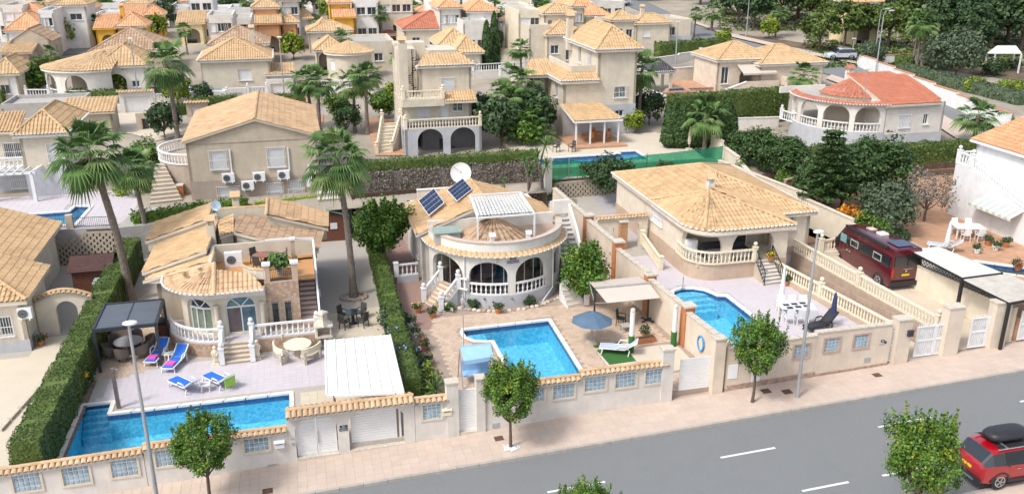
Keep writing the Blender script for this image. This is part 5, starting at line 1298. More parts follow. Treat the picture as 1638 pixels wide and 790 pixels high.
for k,(lo_,hi_)in enumerate(zip(lo,hi)):
    m=MB();a,b=Vector(lo_+(2.0,)),Vector(hi_+(LB,));u=Vector((0,0,.85));m.bar(a+u,b+u,.04);m.bar(a+u*.2,b+u*.2,.03)
    for i in range(9):c=a.lerp(b,i/8);m.bar(c,c+u,.022 if i%8 else.05)
    m.build('stair_railing',IRON,h3)
t=thing('cabinet','white cabinet with ornaments inside the left porch arch','cabinet',(23.9,46.6,LB));u,v=pix(1111,400,LB+.5);v=46.6;m=MB();m.bb(u-.35,u+.35,v-.2,v+.2,LB,LB+1);m.build('body',PW,t);m=MB();m.bb(u-.3,u-.01,v-.23,v-.2,LB+.1,LB+.9);m.build('door',PWM,t);m=MB();m.bb(u+.01,u+.3,v-.23,v-.2,LB+.1,LB+.9);m.build('door',PWM,t)
BLKF=M('black_cushion',(.03,.03,.035),.9,.15)
for nm,lb,x,y,w_ in(('sofa','black sofa with grey seat behind the left porch arch',1145,402,1.5),('armchair','black armchair with pale seat behind the right porch arch',1181,402,.9)):
    u,v=pix(x,y,LB+.4);t=thing(nm,lb,nm,(u,v,LB));m=MB();m.bb(u-w_/2,u+w_/2,v-.4,v+.3,LB+.15,LB+.45);m.build('seat',CONC,t);m=MB();m.bb(u-w_/2,u+w_/2,v+.3,v+.45,LB+.15,LB+.9);m.build('backrest',BLKF,t)
    for s in(-1,1):m=MB();m.bb(u+s*(w_/2+.06)-.06,u+s*(w_/2+.06)+.06,v-.4,v+.45,LB+.1,LB+.65);m.build('armrest',BLKF,t)
sw3=thing('garden_wall','cream arched wall with tiled cap between the stone pillar and the villa','garden wall',(20.5,52.4,2));a=pix(955,352,4.1);b=pix(1037,346,4.1);vm=(a[1]+b[1])/2
wallpath_m=MB();L_=b[0]-a[0];wallpath(wallpath_m,[(a[0],vm),(b[0],vm)],2.0,4.1,[(.7,1.25,2.2,3.2,3.55),(L_*.52,L_*.84,2.0,3.4,3.85)],.25);wallpath_m.build('wall',CREAM2,sw3);captiles(sw3,(a[0],vm+.12,4.1),(b[0],vm+.12,4.1),.5,TO)
t=thing('brick_pillar','square brick pillar in front of the cream arched wall','pillar',pix(995,395,2.2)+(2.0,));u,v=pix(995,393,2.2);m=MB()
for i in range(16):m.box((u,v,2.06+.115*i),(.52,.52,.1),uv=(rnd.random()*900,.5));
m.build('brick_course',BLOCKM if False else M('brick',(.48,.26,.13),.9,.2,5,cell=((.42,.22,.10),(.55,.33,.18))),t,kind='stuff');m=MB();m.bb(u-.32,u+.32,v-.32,v+.32,3.9,3.98);m.build('cap',STONE,t);m=MB();m.bb(u-.22,u+.22,v-.22,v+.22,1.98,3.89);m.build('core',CONC,t)
sb=thing('balustrade','cream balustrade descending beside the gravel path left of the villa','balustrade',(20.9,49,2));p1,p2=pix(1027,392,2.3),pix(1056,432,2.0)
balustrade(sb,[p1+(2.4,),p2+(2.0,)],BALC,(0,1),.8,.22,ball=False)
m=MB();m.prism([(19.1,45.6),(20.9,45.2),(21.6,50),(22.3,64),(18.8,64)],1.9,2.012,side=False);m.build('gravel_path',GRAV,yard3,kind='stuff')
bw=thing('boundary_wall','stepped cream boundary wall with orange pillars between middle and right gardens','boundary wall',(19,44,.9))
PL=[(19.85,34.9,3.0,1163,543),(19.45,39.2,3.3,1105,488),(19.1,43.6,3.45,1047,434),(18.75,48.0,3.95,990,390),(18.5,53.0,4.1,953,338),(18.3,60,4.3,0,0)]
for i,(u,v,z,_,_)in enumerate(PL):
    if i:
        u0,v0,z0=PL[i-1][:3];zz=(z0+z)/2-.25;m=MB();d=Vector((u-u0,v-v0));wallpath(m,[(u0,v0),(u,v)],.5,zz,[(2.0,2.7,1.6,2.2,2.2)]if i==3 else(),.22);m.build('wall',PEACH,bw)
        c=MB();n=max(2,int(d.length/.6));nn=Vector((-d.y,d.x)).normalized()*.11
        for k in range(n):a=Vector((u0,v0)).lerp(Vector((u,v)),k/n+.005)+nn;b=Vector((u0,v0)).lerp(Vector((u,v)),(k+1)/n-.005)+nn;c.bar((a.x,a.y,zz+.04),(b.x,b.y,zz+.04),.34,.08)
        c.build('coping',STONE,bw)
    if 0<i<5:
        m=MB();m.bb(u-.28,u+.28,v-.28,v+.28,.4,z-.1);m.build('pillar',TERRA,bw);m=MB();m.bb(u-.36,u+.36,v-.36,v+.36,z-.1,z);m.build('pillar_cap',STONE,bw)
for nm,mat_ in(('ramp',BEIGT),):
    m=MB();m.add([(28.9,34.5,1.02),(32.4,34.5,1.12),(31.3,46.9,.5),(27.6,46.9,.5)],[(0,1,2,3)]);struct(m,nm,mat_)
rw=thing('retaining_wall','block retaining wall with cream balustrade on the left side of the ramp','retaining wall',(28.5,40,2));A1,A2=Vector((29.15,35.0)),Vector((27.55,45.9))
def rwall(root,a,b,z0,z1,zb1,t,face):
    m=MB();d=(b-a).normalized();n=Vector((-d.y,d.x));vs=[]
    for p,zz in((a,z1),(b,zb1)):vs+=[(p.x,p.y,z0),(p.x+n.x*t,p.y+n.y*t,z0),(p.x+n.x*t,p.y+n.y*t,zz),(p.x,p.y,zz)]
    m.add(vs,[(0,1,2,3)[::-1],(4,5,6,7),(3,2,6,7),(0,3,7,4),(1,5,6,2)]);m.build('wall',face,root)
rwall(rw,A1,A2,.3,2.25,2.35,.25,stucco('taupe_light',(.5,.38,.28)))
n=Vector((-.99,-.15))*.12;balustrade(rw,[(A1.x+n.x,A1.y,2.2),((A1.x+A2.x)/2+n.x,(A1.y+A2.y)/2,2.28),(A2.x+n.x,A2.y,2.35)],BALC,(0,1),.78,.22)
rw2=thing('retaining_wall','taller block retaining wall with long cream balustrade beside the camper van','retaining wall',(31.5,40,2));B1,B2=Vector((31.95,35.2)),Vector((30.25,46.6))
zB1=2.15;zB2=2.75;rwall(rw2,B1,B2,.3,zB1,zB2,.25,M('retaining_face',(.42,.32,.25),.95,.12,2))
cladwall(rw2,(B1.x,B1.y),(B2.x,B2.y),.5,2.1,BLOCKM,.4,.03)
d=B1-B2;d.normalize();cw=MB()
L2=(B1-B2).length;nb=12
m=MB();
for i in range(int(L2/.45)):
    for j in range(5):
        f=(i+.5+.5*(j%2))*.45/L2
        if f>.99:continue
        p=B2.lerp(B1,f)+Vector((-.99,-.15))*.27;
        if.7+.3*j<zB2+(zB1-zB2)*f-.15:m.box((p.x,p.y,.65+.3*j),(.05,.43,.28),math.atan2(d.y,d.x)+math.pi/2,uv=(rnd.random()*900,.5))
m.build('wall_block',M('ramp_block',(.40,.30,.23),.95,.12,3,cell=((.36,.27,.20),(.46,.35,.27))),rw2,kind='stuff')
balustrade(rw2,[(B1.x-.12,B1.y,zB1),((B1.x+B2.x)/2-.12,(B1.y+B2.y)/2,(zB1+zB2)/2),(B2.x-.12,B2.y,zB2)],BALC,(0,1),.8,.22)
m=MB();m.add([(32.0,34.6,1.15),(36.3,34.6,1.3),(35.2,41,1.9),(34.6,48.5,2.3),(30.3,48.5,2.3),(31.3,41,1.9)],[(0,1,2,5),(5,2,3,4)]);struct(m,'driveway',M('driveway_paving',(.54,.46,.36),.9,.12,1.2,.3,cell=((.50,.42,.32),(.58,.50,.40)),stain=.15))
m=MB();m.bb(31.4,34.6,48.4,56,1.2,2.5);struct(m,'terrace',SPRUS)
t=thing('balustrade','short cream balustrade behind the street lamp at the driveway head','balustrade',(32.6,48.2,2.5));p1,p2=pix(1312,402,2.6),pix(1341,397,2.6);balustrade(t,[p1+(2.55,),p2+(2.55,)],BALC,(0,),.8,.22)
m=MB();m.bb(p1[0]-.15,p2[0]+.3,p1[1]-.1,p1[1]+.1,1.8,2.56);m.build('base_wall',CREAM2,t)
w4=thing('boundary_wall','cream stepped wall on the right side of the camper driveway','boundary wall',(35.5,38,1.2))
Q=[(36.3,34.75,3.2),(35.7,38,3.3),(35.15,41.3,3.5),(35.1,41.5,4.0),(34.6,47,4.3),(34.2,52,4.6),(32.6,62,5.0)]
for i in range(len(Q)-1):
    a,b=Q[i],Q[i+1];m=MB();wallpath(m,[a[:2],b[:2]],.5,(a[2]+b[2])/2-.1,(),.2);m.build('wall',CREAM2,w4);c=MB();c.bar((a[0]-.1,a[1],(a[2]+b[2])/2-.07),(b[0]-.1,b[1],(a[2]+b[2])/2-.07),.3,.07);c.build('coping',PEACH,w4)
for p in(Q[0],Q[2]):pier('pier',w4,0,1,0)if False else None
floor('terrace',[(36.4,34.64),(60,34.64),(60,62.4),(32.7,62.4),(35.4,41)],2.6,SPRUS,[[(39.5,41.2),(43.4,38.0),(44.3,39.2),(40.4,42.4)]])
pool('narrow pool partly hidden behind the white corrugated carport roof',[(39.5,41.2),(43.4,38.0),(44.3,39.2),(40.4,42.4)],2.61)
m=MB();m.prism([(35.6,40.8),(38.6,40.2),(39.2,52),(34.4,54)],2.5,2.62,side=False);m.build('gravel',GRAV,at0(bpy.data.objects['terrace.005']),kind='stuff')
def corr(label,P_,posts,mat,zt,name='carport'):
    t=thing(name,label,'carport',(P_[0][0],P_[0][1],1.8));a,b,c,d=[Vector(p)for p in P_];k=7
    for i in range(k):
        m=MB();f0,f1=i/k,(i+1)/k;q=10
        for j in range(q):
            g0,g1=(i+j/q)/k,(i+(j+1)/q)/k;h0,h1=.03*(j%2),.03*((j+1)%2);m.quad(a.lerp(b,g0)+Vector((0,0,h0)),a.lerp(b,g1)+Vector((0,0,h1)),d.lerp(c,g1)+Vector((0,0,h1)),d.lerp(c,g0)+Vector((0,0,h0)))
        m.build('roof_sheet',mat,t)
    for p in posts:m=MB();m.bar((p[0],p[1],1.2),(p[0],p[1],p[2]),.14);m.build('post',IRON,t)
    for e,f in((a,d),(b,c),(a,b),(d,c)):m=MB();m.bar(e-Vector((0,0,.06)),f-Vector((0,0,.06)),.08,.12);m.build('beam',IRON,t)
    return t
CW_=M('corrugated_white',(.58,.56,.52),.6,.12,2,stain=.35);CG=M('corrugated_grey',(.42,.40,.36),.8,.12,2,stain=.2)
P_=pz((1453,399,4.2),(1502,395,4.2),(1602,436,4.2),(1540,444,4.2));corr('white corrugated carport roof on dark posts beside the camper',P_,[P_[0],P_[3],P_[2]],CW_,4.2)
P_=pz((1540,447,4.1),(1612,438,4.1),(1690,470,3.9),(1615,484,3.9));corr('grey corrugated carport roof at the right edge',P_,[P_[0],P_[3]],CG,4.1)
t=thing('trellis','dark green lattice trellis below the white carport roof','trellis',(35.2,40,3));m=MB()
a,b=Vector((34.95,42.2,3.25)),Vector((35.75,36.2,3.2));L_=(b-a).length;n=int(L_/.22)
for i in range(n):
    p=a.lerp(b,i/n);q=a.lerp(b,min(1,(i+3)/n));m.bar(p,q+Vector((0,0,.7)),.025);m.bar(q,p+Vector((0,0,.7)),.025)
m.build('lattice',M('green_lattice',(.03,.07,.06),.8,.2),t)
# ================================================================ white house at the right edge
h4=thing('house','bright white house with outside stair balustrade and orange roof at right edge','house',(48,52,2.6))
WH=stucco('bright_white',(.74,.74,.74))
u4,v4=pix(1524,345,2.6);u4w=u4-.0
zt_=topz(u4,v4,262)
uu,vv=u4,v4;vf=37.5
zr4=topz(uu+1.5,vv+.6,224);zt4=topz(uu,vv,264)
block(h4,uu+1.5,uu+11,vf,vv+.6,2.4,zr4,WH,l=[(45,3.2,1,1.2,'window')])
m=MB();m.add([(uu,vv+.6,2.4),(uu+1.49,vv+.6,2.4),(uu+1.49,vv+.6,zt4),(uu,vv+.6,zt4),(uu,vv-.8,2.4),(uu+1.49,vv-.8,2.4),(uu+1.49,vv-.8,zt4),(uu,vv-.8,zt4),(uu,vf,2.4),(uu+1.49,vf,2.4),(uu+1.49,vf,2.7),(uu,vf,2.7)],[(0,1,2,3)[::-1],(3,2,6,7)[::-1],(7,6,10,11)[::-1],(0,3,7,4),(4,7,11,8),(8,11,10,9)]);m.build('stair_wall',WH,h4)
balustrade(h4,[(uu+.1,vv+.5,zt4),(uu+.1,vv-.8,zt4),(uu+.1,vf,2.9)],BALW,(0,1),.85,.26);balustrade(h4,[(uu+.1,vv+.5,zt4),(uu+1.4,vv+.5,zt4)],BALW,(),.85,.26)
um4=uu+6.2
for a_,b_ in((uu+1.1,um4),(uu+11.4,um4)):slope(h4,[(a_,vf-.3,zr4),(a_,vv+.9,zr4),(b_,vv+.9,zr4+1.7),(b_,vf-.3,zr4+1.7)],TOR,2,wall=WH)
m=MB();m.add([(uu+1.5,vv+.6,zr4-.1),(uu+11,vv+.6,zr4-.1),(um4,vv+.6,zr4+1.6),(uu+1.5,vf,zr4-.1),(uu+11,vf,zr4-.1),(um4,vf,zr4+1.6)],[(0,2,1),(3,4,5)]);m.build('gable_wall',WH,h4)
AWS=M('striped_awning',(.42,.46,.44),.9,.1);AWC=M('cream_awning',(.66,.62,.50),.9,.05)
za_=topz(uu,47.5,318);aw0=[(uu-.02,48.4,za_),(uu-.02,44.6,za_)];aw1=[(uu-1.0,48.4,za_-.45),(uu-1.0,44.6,za_-.45)];m=MB();k=14
for i in range(k):
    a,b=Vector(aw0[0]).lerp(Vector(aw0[1]),i/k),Vector(aw0[0]).lerp(Vector(aw0[1]),(i+1)/k);c,d=Vector(aw1[0]).lerp(Vector(aw1[1]),(i+1)/k),Vector(aw1[0]).lerp(Vector(aw1[1]),i/k);c=c-Vector((0,0,0));m.m=i%2;m.quad(a,b,c,d);m.quad(d,c,c-Vector((0,0,.18)),d-Vector((0,0,.18)))
m.build('awning',[AWS,AWC],h4)
# ================================================================ MIDDLE AND FAR HOUSES
def ux(x,v,z):
    k=(x-819)/F;return(v*sa+k*(v*ca*cp-(z-H)*sp))/(ca-k*sa*cp)
def bh(label,blocks,cat='house',name='house',extra=None,chims=()):
    t=None;info=[]
    for b in blocks:
        x0,y0,x1,he,dep=b[:5];o=b[5]if len(b)>5 else{}
        dz=o.get('dz',0)
        u0,v0,z=gnd(x0,y0,he);z+=0
        if 'v' in o:
            v0=info[0][2]+o['v'];z=info[0][4];z1=topz(ux(x0,v0,z+he),v0,y0);u0=ux(x0,v0,z1);he=z1-z
        u1=ux(x1,v0,z+he)
        if t is None:t=thing(name,label,cat,(u0,v0,z))
        zb_=z-1.5;ov=o.get('ov',.35);k=o.get('roof','hip');wl=o.get('wall',CREAM);ti=o.get('tile',TS);fine=o.get('fine',1);pt=.34 if fine==1 else.25
        zt=z+he-.12;info.append((u0,u1,v0,v0+dep,z,zt))
        a0,a1,b0,b1=(u0+ov,u1-ov,v0+ov,v0+dep-ov)if k in('hip','gable','gableu')else(u0,u1,v0,v0+dep)
        kw={}
        for key in 'frl':
            if key in o:kw[key]=[(q[0],q[1]+1.5)+tuple(q[2:])for q in o[key]]
        block(t,a0,a1,b0,b1,zb_,zt,wl,frac=True,**kw)
        if 'plinth' in o:
            m=MB();e=.03;h=o['plinth'];wallpath(m,[(a0-e,b0-e),(a1+e,b0-e)],zb_,z+h,(),.04);wallpath(m,[(a0-e,b1),(a0-e,b0-e)],zb_,z+h,(),.04);m.build('plinth',GREYW,t)
        rh=o.get('rh',1.5)
        if k=='hip':roof_hip(t,a0,a1,b0,b1,zt,rh,ti,fine,ov,pt,tips=fine>1,course=.6 if fine==1 else.45,fascia=o.get('fascia',OFFW))
        elif k=='gable':roof_gable(t,a0,a1,b0,b1,zt,rh,ti,'v',fine,ov,pt,.6,wall=wl)
        elif k=='gableu':roof_gable(t,a0,a1,b0,b1,zt,rh,ti,'u',fine,ov,pt,.6,wall=wl)
        elif k=='flat':flat(t,a0,a1,b0,b1,zt-.3,CONC,.35,wl)
        elif k=='shed':slope(t,[(a0-.3,b0-.3,zt),(a1+.3,b0-.3,zt),(a1+.3,b1,zt+rh),(a0-.3,b1,zt+rh)],ti,fine,wall=wl,pitch=pt);skirt(t,[(a0,b0,zt),(a1,b0,zt),(a1,b1,zt+rh),(a0,b1,zt+rh)],zt-.2,wl,0)
        for c in o.get('ch',()):
            uu=a0+(a1-a0)*c[0];v_=b0+(b1-b0)*c[1];chimney(t,uu,v_,zt,zt+rh+.6,.5,wl,ti)
    return t,info
W_=lambda c,s=1.0,w=1.1,h=1.1,k='window':(c,s,w,h,k)
D_=lambda c,w=1.0:(c,.1,w,2.1,'window')
A_=lambda c,w=2.4,h=2.3,s=.3:(c,s,w,h,'arch')
def rporch(t,cx,cy,r,a0,a1,z0,z1,wall,arches,tile,rh=1.4,bal=None,plinth=None,wz=None,apex=None,win=()):
    """round porch: arcaded wall and fan roof"""
    P_=arc(cx,cy,r,a0,a1,30);L_=R(a1-a0)*r;ops=[]
    for(c,w_,zb_,h)in arches:ops.append((c*L_-w_/2,c*L_+w_/2,z0+zb_,z0+zb_+h-min(w_*.45,h*.5),z0+zb_+h))
    for(c,w_,zb_,h)in win:ops.append((c*L_-w_/2,c*L_+w_/2,z0+zb_,z0+zb_+h,z0+zb_+h))
    m=MB();at_=wallpath(m,P_,z0-1.2,z1,ops,.25);m.build('porch_wall',wall,t)
    if arches:
        m=MB();m.prism(arc(cx,cy,r-.2,0,360,24),z0-.1,z0+.1);m.prism(arc(cx,cy,r*.5,0,360,16),z0+.1,z1-.2);m.build('porch_room',INNER,t)
    for(c,w_,zb_,h)in win:
        p,n_=at_(c*L_);m=MB();ang=math.atan2(-n_.x,n_.y);q=p+n_*.1;m.box((q.x,q.y,z0+zb_+h/2),(w_,.04,h),ang);x=m.build('window',SHUT,t)
    if plinth:m=MB();wallpath(m,arc(cx,cy,r+.04,a0,a1,30),z0-1.5,z0+plinth,(),.05);m.build('plinth',GREYW,t)
    if bal:
        for(c,w_,zb_,h)in arches:balustrade(t,[tuple(at_(c*L_+w_*(f-.5)*.96)[0]+at_(c*L_)[1]*.05)+(z0+zb_+.02,)for f in(0,.25,.5,.75,1)],bal,(),.8,.3,single=False)
    if tile:
        mb=MB();e=arc(cx,cy,r+.4,a0,a1,18);ap=apex or(cx,cy,z1+rh)
        for a,b in zip(e,e[1:]):tiles(mb,[a+(z1,),b+(z1,),ap],.34,.6,fine=1)
        mb.build('porch_roof',tile,t);m=MB();wallpath(m,arc(cx,cy,r+.35,a0,a1,24),z1-.22,z1-.02,(),.4);m.build('cornice',OFFW,t)
    return at_
# ---- house B: big gable above the left villa
hb=thing('house','large beige gabled house with four air conditioners on its wall','house',(-3.7,66.9,2.8))
vB=66.9;zE=topz(-8.4,vB,226);uB0,uB1=ux(296,vB,zE)+.0,ux(507,vB,zE);um=ux(408,vB,8.5);zP=topz(um,vB,190)
def fx(x,y):return onv(x,y,vB)
m=MB();L_=uB1-uB0;ops=[];fl=[]
for x0,x1,y0,y1,gr in((335,364,243,269,1),(427,456,238,265,1),(348,384,301,321,1),(428,453,295,316,1),(462,486,291,312,1)):
    a,za=fx(x0,y0);b,zb_=fx(x1,y1);ops.append((a-uB0,b-uB0,zb_,za,za));fl.append((a-uB0,b-uB0,zb_,za))
wallpath(m,[(uB0,vB),(uB1,vB)],1.5,zE,ops,.2,lambda s:(zE-.1+(zP-zE)*(s/(um-uB0))if s<um-uB0 else zP-.1-(zP-zE)*((s-(um-uB0))/(uB1-um)))if False else zE-.05)
g=.2;m.add([(uB0,vB,zE-.06),(uB1,vB,zE-.06),(um,vB,zP-.05),(uB0,vB+g,zE-.06),(uB1,vB+g,zE-.06),(um,vB+g,zP-.05)],[(0,1,2),(5,4,3)])
wallpath(m,[(uB1,vB),(uB1,vB+11)],1.5,zE-.05,(),.2);wallpath(m,[(uB0,vB+11),(uB0,vB)],1.5,zE-.05,(),.2);m.build('wall',BEIGE,hb)
m=MB();zpl=fx(400,285)[1];wallpath(m,[(uB0-.03,vB-.03),(uB1+.03,vB-.03)],1.5,zpl,[(o[0]+.03,o[1]+.03)+tuple(o[2:])for o in ops[2:]],.03);m.bb(uB0,uB1,vB-.03,vB,fx(350,229)[1]-.04,fx(350,229)[1]+.04);m.build('plinth',stucco('brown_grey',(.40,.33,.27)),hb)
for s0,s1,zb_,zt_ in fl:winfill(hb,(uB0,vB),(uB1,vB),s0,s1,zb_,zt_,'shutter',.1);grille(hb,(uB0,vB),(uB1,vB),s0-.08,s1+.08,zb_-.1,zt_+.1,PWM,.12)
for pts in([(uB0-.25,vB-.2,zE-.1),(uB0-.25,vB+12,zE-.1),(um,vB+12,zP),(um,vB-.2,zP)],[(uB1+.25,vB-.2,zE-.1),(uB1+.25,vB+12,zE-.1),(um,vB+12,zP),(um,vB-.2,zP)]):slope(hb,pts,TO,2,wall=BEIGE)
rr=MB();ridge(rr,(um,vB-.2,zP+.06),(um,vB+12,zP+.06));rr.build('ridge_tiles',TO,hb)
for i,(x,y,lb)in enumerate(((366,291,'air conditioner under the left grilled window of the beige gabled house'),(397,303,'lowest air conditioner at the middle of the beige gabled wall'),(415,289,'air conditioner with bent pipe left of the right window on the beige wall'),(454,286,'air conditioner under the right grilled window of the beige gabled house'))):
    u,z=onv(x,y,vB-.25);acunit((u,vB-.25,z),0,label=lb,w_=.9,h=.65,group='air conditioners on the beige gable wall')
for x0,y0,y1 in((367,239,279),(460,236,275),(493,263,282)):
    a,z1=fx(x0,y0);z0=fx(x0,y1)[1];m=MB();m.bar((a,vB-.06,z0),(a,vB-.06,z1),.1);m.build('conduit',PW,hb)
a,z1=fx(495,281);z0=fx(495,298)[1];m=MB();m.bb(a-.25,a+.25,vB-.2,vB-.03,z0,z1);m.build('meter_box',PWM,hb)
zt_=topz(-9.5,70,262);cx,cy=uB0+.5,71.5
m=MB();P_=arc(cx,cy,3.1,100,262,14);m.prism(P_+[(uB0,68.5),(uB0,74.5)],1.5,5.25);m.build('terrace_base',stucco('brown_grey',(.4,.33,.27)),hb);balustrade(hb,[p+(5.25,)for p in P_],BALW,(len(P_)-1,),.85,.28,n=6)
st=thing('staircase','wide outdoor steps left of the beige gabled house','staircase',(-11,67,2.8));a=pix(240,329,2.8);b=pix(293,323,2.8);steps(st,(a,b),(pix(248,262,5.2),pix(262,262,5.2)),2.8,5.2,10,STONE,BEIGE)
st=thing('staircase','grey outdoor steps right of the beige gabled house','staircase',(2,67,2.8));a=pix(508,325,2.8);b=pix(545,322,2.8);steps(st,(a,b),((a[0]+.3,a[1]+7),(b[0]+.3,b[1]+7)),2.8,5.4,10,STONE,CONC)
t=thing('pedestal','orange brick pedestal at the foot of the wide steps','pedestal',pix(289,312,3.0)+(2.9,));u,v=pix(289,314,2.9);m=MB();m.bb(u-.25,u+.25,v-.25,v+.25,2.8,3.75);m.build('body',TERRA,t);m=MB();m.bb(u-.3,u+.3,v-.3,v+.3,3.75,3.85);m.build('top',STONE,t)
m=MB();m.prism([(-12.6,61.6),(4,64.6),(4,66.8),(-11.8,66.8)],0,2.82);struct(m,'terrace',CONC)
def holewall(label,pts,z0,z1,bw=.42,bh_=.2,group=None):
    t=thing('retaining_wall',label,'retaining wall',(pts[0][0],pts[0][1],z0))
    m=MB();bk=MB();rows=int((z1-z0)/bh_)
    for a,b in zip(pts,pts[1:]):
        a,b=Vector(a),Vector(b);d=b-a;L_=d.length;d.normalize();n=Vector((-d.y,d.x));ang=math.atan2(d.y,d.x)
        c=(a+b)/2+n*.35;bk.box((c.x,c.y,(z0+z1)/2),(L_,.3,z1-z0),ang)
        for j in range(rows):
            k=int(L_/bw)
            for i in range(k):
                s=(i+.5*(j%2)+.5)*bw
                if s>L_:continue
                p=a+d*s+n*(.03*j);gap=.28 if j<rows-1 else.01
                m.box((p.x,p.y,z0+bh_*(j+.5)),(bw*(1-gap),.3,bh_-.012),ang,uv=(rnd.randrange(9999)+.5,.5))
    bk.build('earth_backing',SOIL,t);m.build('wall_block',BLOCKM,t,kind='stuff');return t
holewall('pierced block retaining wall between green tree and solar panel roof',[(3.6,64.0),(9.6,64.4)],.6,3.3)
holewall('pierced block retaining wall behind the right corner of the round porch villa',[(11.5,64.6),(18.9,64.4)],.8,3.2)
holewall('pierced block retaining wall below the green netting',[(19.0,63.6),(29.5,64.3)],1.9,3.4)
holewall('pierced block retaining wall with steps behind the brown shed',[(-20,62.6),(-11.9,61.6)],.2,2.7)
m=MB();m.prism([(-40,62.7),(-20,62.6),(-11.9,61.9),(-11.9,72),(-40,72)],1.5,2.8,[grow([pix(x,y,2.8)for x,y in((-70,364),(45,363),(119,359),(145,330),(121,330),(112,338),(-70,352))],.05)]);struct(m,'terrace',DECKB);y5=bpy.data.objects[[o.name for o in bpy.data.objects if o.name.startswith('terrace')and o.get('kind')][-1]]
PL_=[pix(x,y,2.8)for x,y in((-70,364),(45,363),(119,359),(145,330),(121,330),(112,338),(-70,352))]
slabs('floor_tile',[(-26,63.2),(-12,62),(-12,72),(-26,72)],2.802,DECK,[grow(PL_,.4)],.5,.5,.006,at0(y5));pool('pool of the far left terrace behind the thin iron fence',PL_,2.81,cope=.45)
t=thing('fence','low black iron fence with stone piers in front of the far left pool','fence',(-16,62.6,2.8));m=MB()
FL=[(-21.5,63.3),(-18.6,62.9),(-15.6,62.5),(-12.6,62.2)]
for i,(a,b)in enumerate(zip(FL,FL[1:])):
    for k in range(24):f=k/24;p=(a[0]+(b[0]-a[0])*f,a[1]+(b[1]-a[1])*f);m.bar(p+(2.8,),p+(3.55,),.018)
    m.bar(a+(3.5,),b+(3.5,),.025);m.bar(a+(2.9,),b+(2.9,),.025)
m.build('bars',IRON,t,kind='stuff')
for p in FL[:3]:m=MB();m.bb(p[0]-.22,p[0]+.22,p[1]-.2,p[1]+.2,2.7,3.75);m.build('pier',BEIGE,t)
# ---- house C with balconies and basement arches
hc=thing('house','three storey cream house with stacked balconies, chimney tower and grey arched basement','house',(9,74,3.3))
uc0,uc1,vc=9.0,15.75,74.2
zB=topz(12,vc,205)
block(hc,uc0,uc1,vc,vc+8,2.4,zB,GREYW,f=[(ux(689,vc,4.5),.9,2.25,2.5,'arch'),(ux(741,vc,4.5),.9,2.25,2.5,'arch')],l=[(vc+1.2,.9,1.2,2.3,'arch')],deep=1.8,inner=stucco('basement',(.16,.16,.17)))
balustrade(hc,[(uc0+.1,vc+2,zB),(uc0+.1,vc+.1,zB),(uc1-.1,vc+.1,zB),(uc1-.1,vc+3,zB)],BALC,(1,2),.85,.26,n=6)
v1=vc+1.7;u1r=ux(754,v1,zB+2);z1_=topz(12,v1-.8,165)
block(hc,uc0+.05,u1r,v1,vc+8,zB-.05,z1_,CREAM,f=[(ux(677,v1,zB+1.5),.75,1.05,1.05,'shutter','g'),(ux(711,v1,zB+1),.06,.8,2.05,'door'),(ux(732,v1,zB+1.5),1.1,.95,.9,'window','g')])
zb2=topz(11,v1-.9,152);u2l=ux(644,v1,z1_);u2m=ux(711,v1-.9,z1_)
m=MB();m.bb(uc0,u2m,v1-.9,v1+.6,z1_-.25,z1_+.35);m.build('balcony_slab',CREAM,hc);balustrade(hc,[(uc0+.1,v1+2,z1_+.35),(uc0+.1,v1-.8,z1_+.35),(u2m-.1,v1-.8,z1_+.35),(u2m-.1,v1+.6,z1_+.35)],BALC,(1,2),.8,.26,n=6)
slope(hc,[(u2m+.05,v1-1.1,z1_+.1),(u1r+.3,v1-1.1,z1_+.1),(u1r+.3,v1+.3,z1_+.8),(u2m+.05,v1+.3,z1_+.8)],TS,2)
v2=v1+.3;u3=ux(672,v2,z1_+1);u4_=ux(754,v2,z1_+1);z2_=topz(12.5,v2,105)
block(hc,u3,u4_,v2,vc+8,z1_-.1,z2_,CREAM,f=[(ux(716,v2,z1_+1.5),.95,1.1,1.1,'shutter','g')],l=[(v2+.8,.5,.8,2,'window')])
m=MB();m.bb(uc0+.1,u3,v2+2.2,vc+8,z1_-.1,z2_+1.2);m.build('stair_wall',CREAM,hc);m=MB();m.bb(uc0+.1,u3+1.2,v2+4.2,vc+8,z2_,z2_+1.5);m.bb(u3+1.2,u4_-.8,v2+2.4,vc+8,z2_,z2_+1.0);m.build('roof_parapet',CREAM,hc)
mb=MB();e=.35;tiles(mb,[(u3-e,v2-e,z2_),(u4_+e,v2-e,z2_),(u4_-.7,v2+1.6,z2_+.85),(u3+.8,v2+1.6,z2_+.85)],.26,.45,fine=2);tiles(mb,[(u4_+e,v2-e,z2_),(u4_+e,v2+4,z2_),(u4_-.7,v2+4,z2_+.85),(u4_-.7,v2+1.6,z2_+.85)],.26,.45,fine=1);mb.build('roof',TS,hc);m=MB();m.bb(u3-e+.05,u4_+e-.05,v2-e+.05,v2+4,z2_-.2,z2_-.02);m.build('eaves',OFFW,hc);tipcaps(hc,[(u3-e,v2-e,z2_),(u4_+e,v2-e,z2_)],PW,.26)
uct=ux(644,v1+.8,11);zct=topz(uct,v1+.8,70);m=MB();m.bb(uct-.35,uct+.4,v1+.5,v1+1.3,z1_,zct);o=m.build('chimney_tower',CREAM,hc);chimney(hc,uct,v1+.9,zct-.1,zct,.6,CREAM,TS)
spi=MB();c=Vector((ux(661,v2+1.2,z1_+1),v2+1.2,z1_+.35))
spi.bar(c,c+Vector((0,0,4)),.08)
